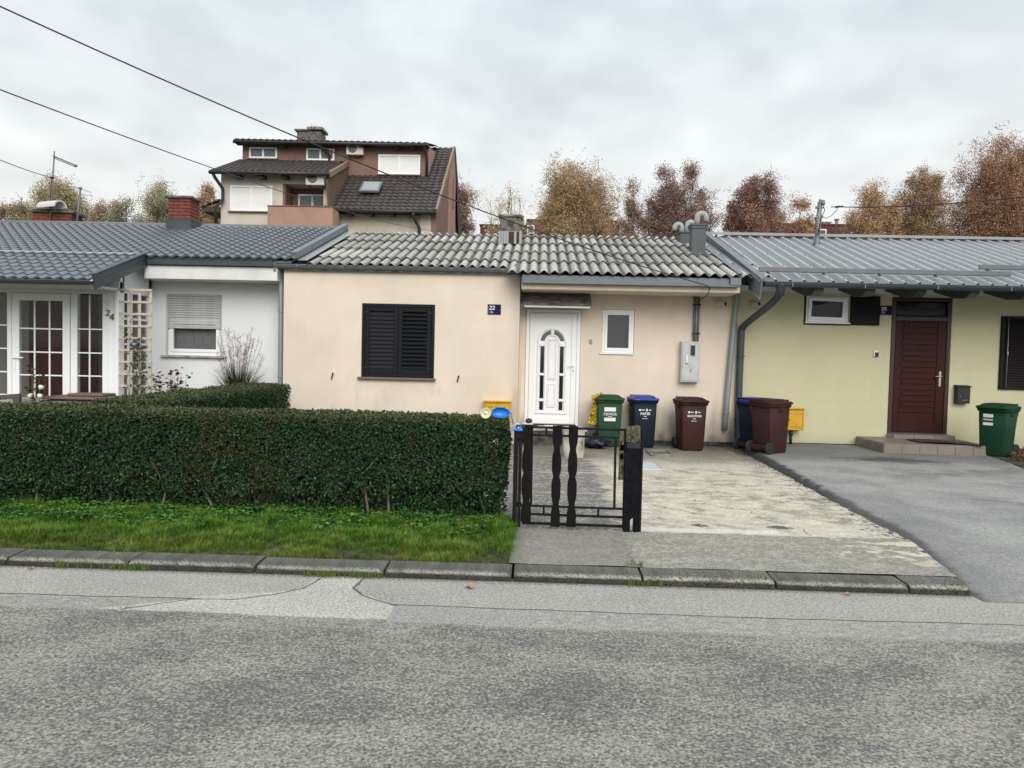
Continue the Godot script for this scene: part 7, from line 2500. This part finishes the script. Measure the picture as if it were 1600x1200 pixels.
func wires() -> void:
	span("thick black overhead cable sweeping down to the peach house's eave", Vector3(-4.961, 4.764, -7.0), Vector3(2.72, 2.93, -12.90), 0.18, -0.6, 0.0078, M.wire, [Vector3(2.82, 2.905, -12.90), Vector3(2.86, 2.86, -12.93), Vector3(2.865, 2.78, -13.05), Vector3(2.85, 2.72, -13.5), Vector3(2.83, 2.66, -13.93)])
	span("thin bluish overhead cable running past the big brown house", Vector3(-6.382, 4.676, -9.0), Vector3(-4.561, 7.37, -36.3), 0.30, -0.12, 0.0085, M.wire_blue)
	span("thin wire from the upper left sky to the rooftop antenna mast", Vector3(-9.932, 5.053, -14.0), Vector3(-11.74, 5.69, -18.3), 0.02, -0.4, 0.008, M.wire)
	span("overhead cable leading right from the steel mast", Vector3(6.73, 4.038, -11.0), Vector3(5.98, 4.862, -16.1), 0.05, -0.5, 0.009, M.wire)
	# roof mast
	var m := thing("steel_mast", "slightly leaning steel service mast on the silver roof", "mast", Vector3(5.727, 0, -16.13))
	var s := smooth()
	tube(s, [Vector3(0, 4.05, 0), Vector3(0.035, 4.93, 0)], 0.048, -1.0, 12)
	obj("pole", s, M.mast_grey, m)
	s = smooth()
	tube(s, [Vector3(0.035, 4.93, 0), Vector3(0.05, 4.985, 0.01), Vector3(0.08, 4.97, 0.03), Vector3(0.085, 4.90, 0.04)], 0.052, 0.045, 10)
	obj("bent_head", s, M.mast_grey, m)
	s = smooth()
	lathe(s, [[0.075, 4.08], [0.07, 4.12], [0.052, 4.22], [0.05, 4.24]], Transform3D(), 12)
	obj("roof_collar", s, M.zinc, m)
	s = flat()
	box(s, Vector3(0.03, 4.84, 0.03), Vector3(0.16, 0.025, 0.03), 0.004)
	box(s, Vector3(-0.05, 4.84, 0.03), Vector3(0.03, 0.05, 0.04), 0.006)
	obj("insulator_arm", s, M.barge_grey, m)
	s = smooth()
	tube(s, [Vector3(0.08, 4.90, 0.05), Vector3(0.12, 4.78, 0.06), Vector3(0.06, 4.66, 0.06), Vector3(0.03, 4.5, 0.055), Vector3(0.01, 4.3, 0.055)], 0.008, -1.0, 5)
	tube(s, [Vector3(0.40, 4.89, 0.05), Vector3(0.36, 4.80, 0.06), Vector3(0.26, 4.68, 0.06), Vector3(0.14, 4.62, 0.06), Vector3(0.05, 4.68, 0.06)], 0.007, -1.0, 5)
	tube(s, [Vector3(0.34, 4.86, 0.03), Vector3(0.50, 4.875, 0.03)], 0.022, 0.016, 6)
	obj("cable", s, M.wire, m)
	# antenna and brick chimney with tile hood, far left
	var c := thing("far_chimney", "brick chimney with a half-round hood behind the slate roof at far left", "chimney", Vector3(-11.72, 0, -18.7), 0.12)
	s = flat()
	bx(s, -0.52, 0.36, 3.6, 4.86, -0.28, 0.28, 0.01)
	obj("mortar_core", s, M.mortar, c)
	for k in 5:
		for i in 4:
			s = flat()
			var x := -0.52 + i * 0.24 - (0.12 if k % 2 else 0.0)
			bx(s, maxf(x, -0.525), minf(x + 0.228, 0.365), 4.50 + k * 0.072, 4.56 + k * 0.072, 0.25, 0.287, 0.004)
			obj("brick", s, M.brick, c)
	s = flat()
	bx(s, -0.60, 0.44, 4.86, 4.94, -0.36, 0.36, 0.015)
	obj("chimney_cap", s, M.concrete_dark, c)
	s = smooth()
	var hood := PackedVector2Array()
	for i in 11: hood.append(Vector2(cos(PI * i / 10) * 0.17, sin(PI * i / 10) * 0.17))
	for i in 11: hood.append(Vector2(cos(PI - PI * i / 10) * 0.14, sin(PI - PI * i / 10) * 0.14))
	s = flat()
	prism(s, hood, 0.0, 0.62, Transform3D(Basis(Vector3.UP, PI / 2 - 0.5), Vector3(-0.30, 4.95, 0.28)))
	obj("half_round_hood", s, M.cam_white, c)
	var a := thing("roof_antenna", "tall thin antenna mast with a sloping boom at far left", "antenna", Vector3(-11.75, 0, -18.35))
	s = smooth()
	tube(s, [Vector3(-0.06, 4.3, 0), Vector3(0.07, 6.32, 0)], 0.021, 0.016, 8)
	obj("mast_tube", s, M.antenna_metal, a)
	s = smooth()
	tube(s, [Vector3(0.06, 6.20, 0.02), Vector3(0.73, 5.94, 0.25)], 0.017, -1.0, 6)
	tube(s, [Vector3(0.06, 6.16, 0.02), Vector3(0.73, 5.90, 0.25)], 0.010, -1.0, 6)
	for k in 12:
		var p := Vector3(0.1, 6.185, 0.03).lerp(Vector3(0.72, 5.945, 0.25), k / 11.0)
		tube(s, [p + Vector3(-0.03, 0, 0.08), p + Vector3(0.03, 0, -0.08)], 0.006, -1.0, 4)
	box(s, Vector3(0.74, 5.925, 0.25), Vector3(0.06, 0.06, 0.05), 0.008)
	obj("boom", s, M.antenna_metal, a)
	s = smooth()
	tube(s, [Vector3(-0.08, 4.85, 0.02), Vector3(-0.02, 5.0, 0.03), Vector3(0.02, 5.69, 0.03)], 0.007, -1.0, 5)
	box(s, Vector3(0.02, 5.69, 0.02), Vector3(0.10, 0.04, 0.05), 0.006)
	obj("lead", s, M.wire, a)
	var b := thing("short_pole", "short dark leaning pole with a thin whip antenna right of the hooded chimney", "antenna", Vector3(-11.2, 0, -18.45))
	s = smooth()
	tube(s, [Vector3(-0.03, 4.3, 0), Vector3(0.10, 5.48, 0)], 0.028, 0.022, 8)
	box(s, Vector3(0.10, 5.47, 0), Vector3(0.06, 0.06, 0.05), 0.008)
	obj("pole", s, M.antenna_metal, b)
	s = smooth()
	tube(s, [Vector3(-0.62, 5.60, 0.05), Vector3(0.10, 5.46, 0), Vector3(0.34, 5.38, -0.03)], 0.008, -1.0, 4)
	for k in 6: tube(s, [Vector3(-0.5 + k * 0.1, 5.54 - k * 0.018, -0.05), Vector3(-0.5 + k * 0.1, 5.62 - k * 0.018, 0.1)], 0.005, -1.0, 4)
	obj("whip", s, M.cowl_grey, b)
	# ventilation stacks with bent cowls
	for q in [["anthracite roof vent stack with two bent grey cowls", Vector3(3.08, 3.62, -15.12), 0.135, 0.62, [[-0.03, 0.06, 1.0], [-0.26, 0.0, 0.0]]]]:
		var v := thing("roof_vent", q[0], "roof vent", q[1], 0.0, "roof vents beside the silver roof")
		var w: float = q[2]
		var h: float = q[3]
		s = flat()
		bx(s, -w, w, -0.2, h, -w, w, 0.006)
		obj("stack", s, M.anthracite, v)
		s = flat()
		bx(s, -w - 0.035, w + 0.035, h, h + 0.035, -w - 0.035, w + 0.035, 0.006)
		bx(s, -w - 0.02, w + 0.02, h - 0.05, h, -w - 0.02, w + 0.02, 0.004)
		obj("cap", s, M.anthracite, v)
		s = flat()
		box(s, Vector3(0, 0.02, 0.1), Vector3(0.62, 0.012, 0.55), 0.0, Basis(Vector3.RIGHT, atan(0.3)))
		obj("sheet_apron", s, M.zinc, v)
		for cw in q[4]:
			if cw[2] == 0.0: continue
			s = smooth()
			var pts := [Vector3(cw[0], h + 0.03, cw[1]), Vector3(cw[0], h + 0.14, cw[1])]
			for i in 9:
				var ang := PI * i / 8.0
				pts.append(Vector3(cw[0] + cw[2] * 0.085 * (1.0 - cos(ang)), h + 0.16 + 0.085 * sin(ang), cw[1]))
			pts.append(Vector3(cw[0] + cw[2] * 0.17, h + 0.10, cw[1]))
			tube(s, pts, 0.058, -1.0, 12)
			obj("cowl", s, M.cowl_grey, v)
	var v3 := thing("roof_vent", "pair of bent grey cowls on a low stack left of the tall vent", "roof vent", Vector3(3.06, 4.06, -16.35), 0.0, "roof vents beside the silver roof")
	s = flat()
	bx(s, -0.11, 0.11, -0.2, 0.24, -0.11, 0.11, 0.005)
	bx(s, -0.14, 0.14, 0.24, 0.27, -0.14, 0.14, 0.005)
	obj("stack", s, M.anthracite, v3)
	for q in [[-0.06, -1.0, 0.0], [0.05, 1.0, 0.05]]:
		s = smooth()
		var pts := [Vector3(q[0], 0.25, 0), Vector3(q[0], 0.34 + q[2], 0)]
		for i in 9: pts.append(Vector3(q[0] + q[1] * 0.075 * (1.0 - cos(PI * i / 8.0)), 0.36 + q[2] + 0.075 * sin(PI * i / 8.0), 0.0))
		pts.append(Vector3(q[0] + q[1] * 0.15, 0.31 + q[2], 0.0))
		tube(s, pts, 0.052, -1.0, 12)
		obj("cowl", s, M.cowl_grey, v3)

# ---------------------------------------------------------------- small things on the ground
func small_things() -> void:
	var s := flat()
	bx(s, 0.46, 0.79, 0.08, 0.57, -12.30, -11.95, 0.02)
	meta(obj("concrete_block", s, M.pale_concrete), "upright pale concrete block standing on the yard before the white door", "block")
	var m := thing("manhole_cover", "square concrete manhole cover with a dark slot near the brown bin", "manhole cover", Vector3(2.08, 0.10, -12.62))
	s = flat()
	frame(s, -0.20, 0.20, -0.30, 0.30, 0.0, 0.05, 0.05, 0.008)
	var o := obj("rim", s, M.concrete, m)
	o.rotation.x = -PI / 2
	s = flat()
	bx(s, -0.15, 0.15, 0.0, 0.03, -0.25, 0.25, 0.006)
	obj("lid", s, M.concrete_dark, m)
	s = flat()
	box(s, Vector3(1.66, 0.105, -11.28), Vector3(0.30, 0.02, 0.74), 0.004)
	meta(obj("ground_plate", s, M.plate_blue), "pale bluish rectangular plate set in the yard beside the gate", "plate")
	s = flat()
	box(s, Vector3(0.13, 0.425, -13.6), Vector3(0.14, 0.03, 0.12), 0.008); box(s, Vector3(0.30, 0.428, -13.58), Vector3(0.24, 0.045, 0.14), 0.01)
	meta(obj("white_package", s, M.print_white), "two small flat white boxes lying on the doorstep of the white door", "box")
	s = smooth()
	grid(s, 8, 4, func(u: float, v: float) -> Vector3:
		return Vector3(6.46 + u * 0.92, 0.372 + 0.012 * sin(u * 5.0) + 0.02 * u * (1.0 - u) + 0.006, -13.02 - v * 0.52 + 0.22 * u))
	grid(s, 8, 4, func(u: float, v: float) -> Vector3:
		return Vector3(6.46 + (1.0 - u) * 0.92, 0.364 + 0.012 * sin((1.0 - u) * 5.0) + 0.02 * u * (1.0 - u) + 0.006, -13.02 - v * 0.52 + 0.22 * (1.0 - u)))
	meta(obj("door_mat", s, M.mat_fibre), "thin dark brown doormat lying askew on the tiled step", "doormat")
	var r := RandomNumberGenerator.new()
	r.seed = 88
	var spots := [[-0.44, -5.50, 0.0, "dry tan leaf lying on the road below the kerb joint"], [-3.75, -5.60, 0.0, "small dry leaf in the gutter at the far left"], [2.3, -5.60, 0.0, "small dry leaf in the gutter before the right kerb stones"]]
	for q in spots:
		s = flat()
		var k := 0.05 if q[0] == -0.44 else 0.03
		tri(s, Vector3(-k, 0.004, 0), Vector3(0, 0.018, k * 0.6), Vector3(k, 0.006, 0)); tri(s, Vector3(-k, 0.004, 0), Vector3(k, 0.006, 0), Vector3(0.01, 0.02, -k * 0.7))
		tri(s, Vector3(k * 0.2, 0.01, k * 0.3), Vector3(k * 0.9, 0.03, k * 0.8), Vector3(k * 0.8, 0.008, 0))
		var l := obj("fallen_leaf", s, M.dry_leaf)
		l.position = Vector3(q[0], 0.004, q[1])
		l.rotation.y = r.randf() * TAU
		meta(l, q[3], "leaf", "dry fallen leaves")
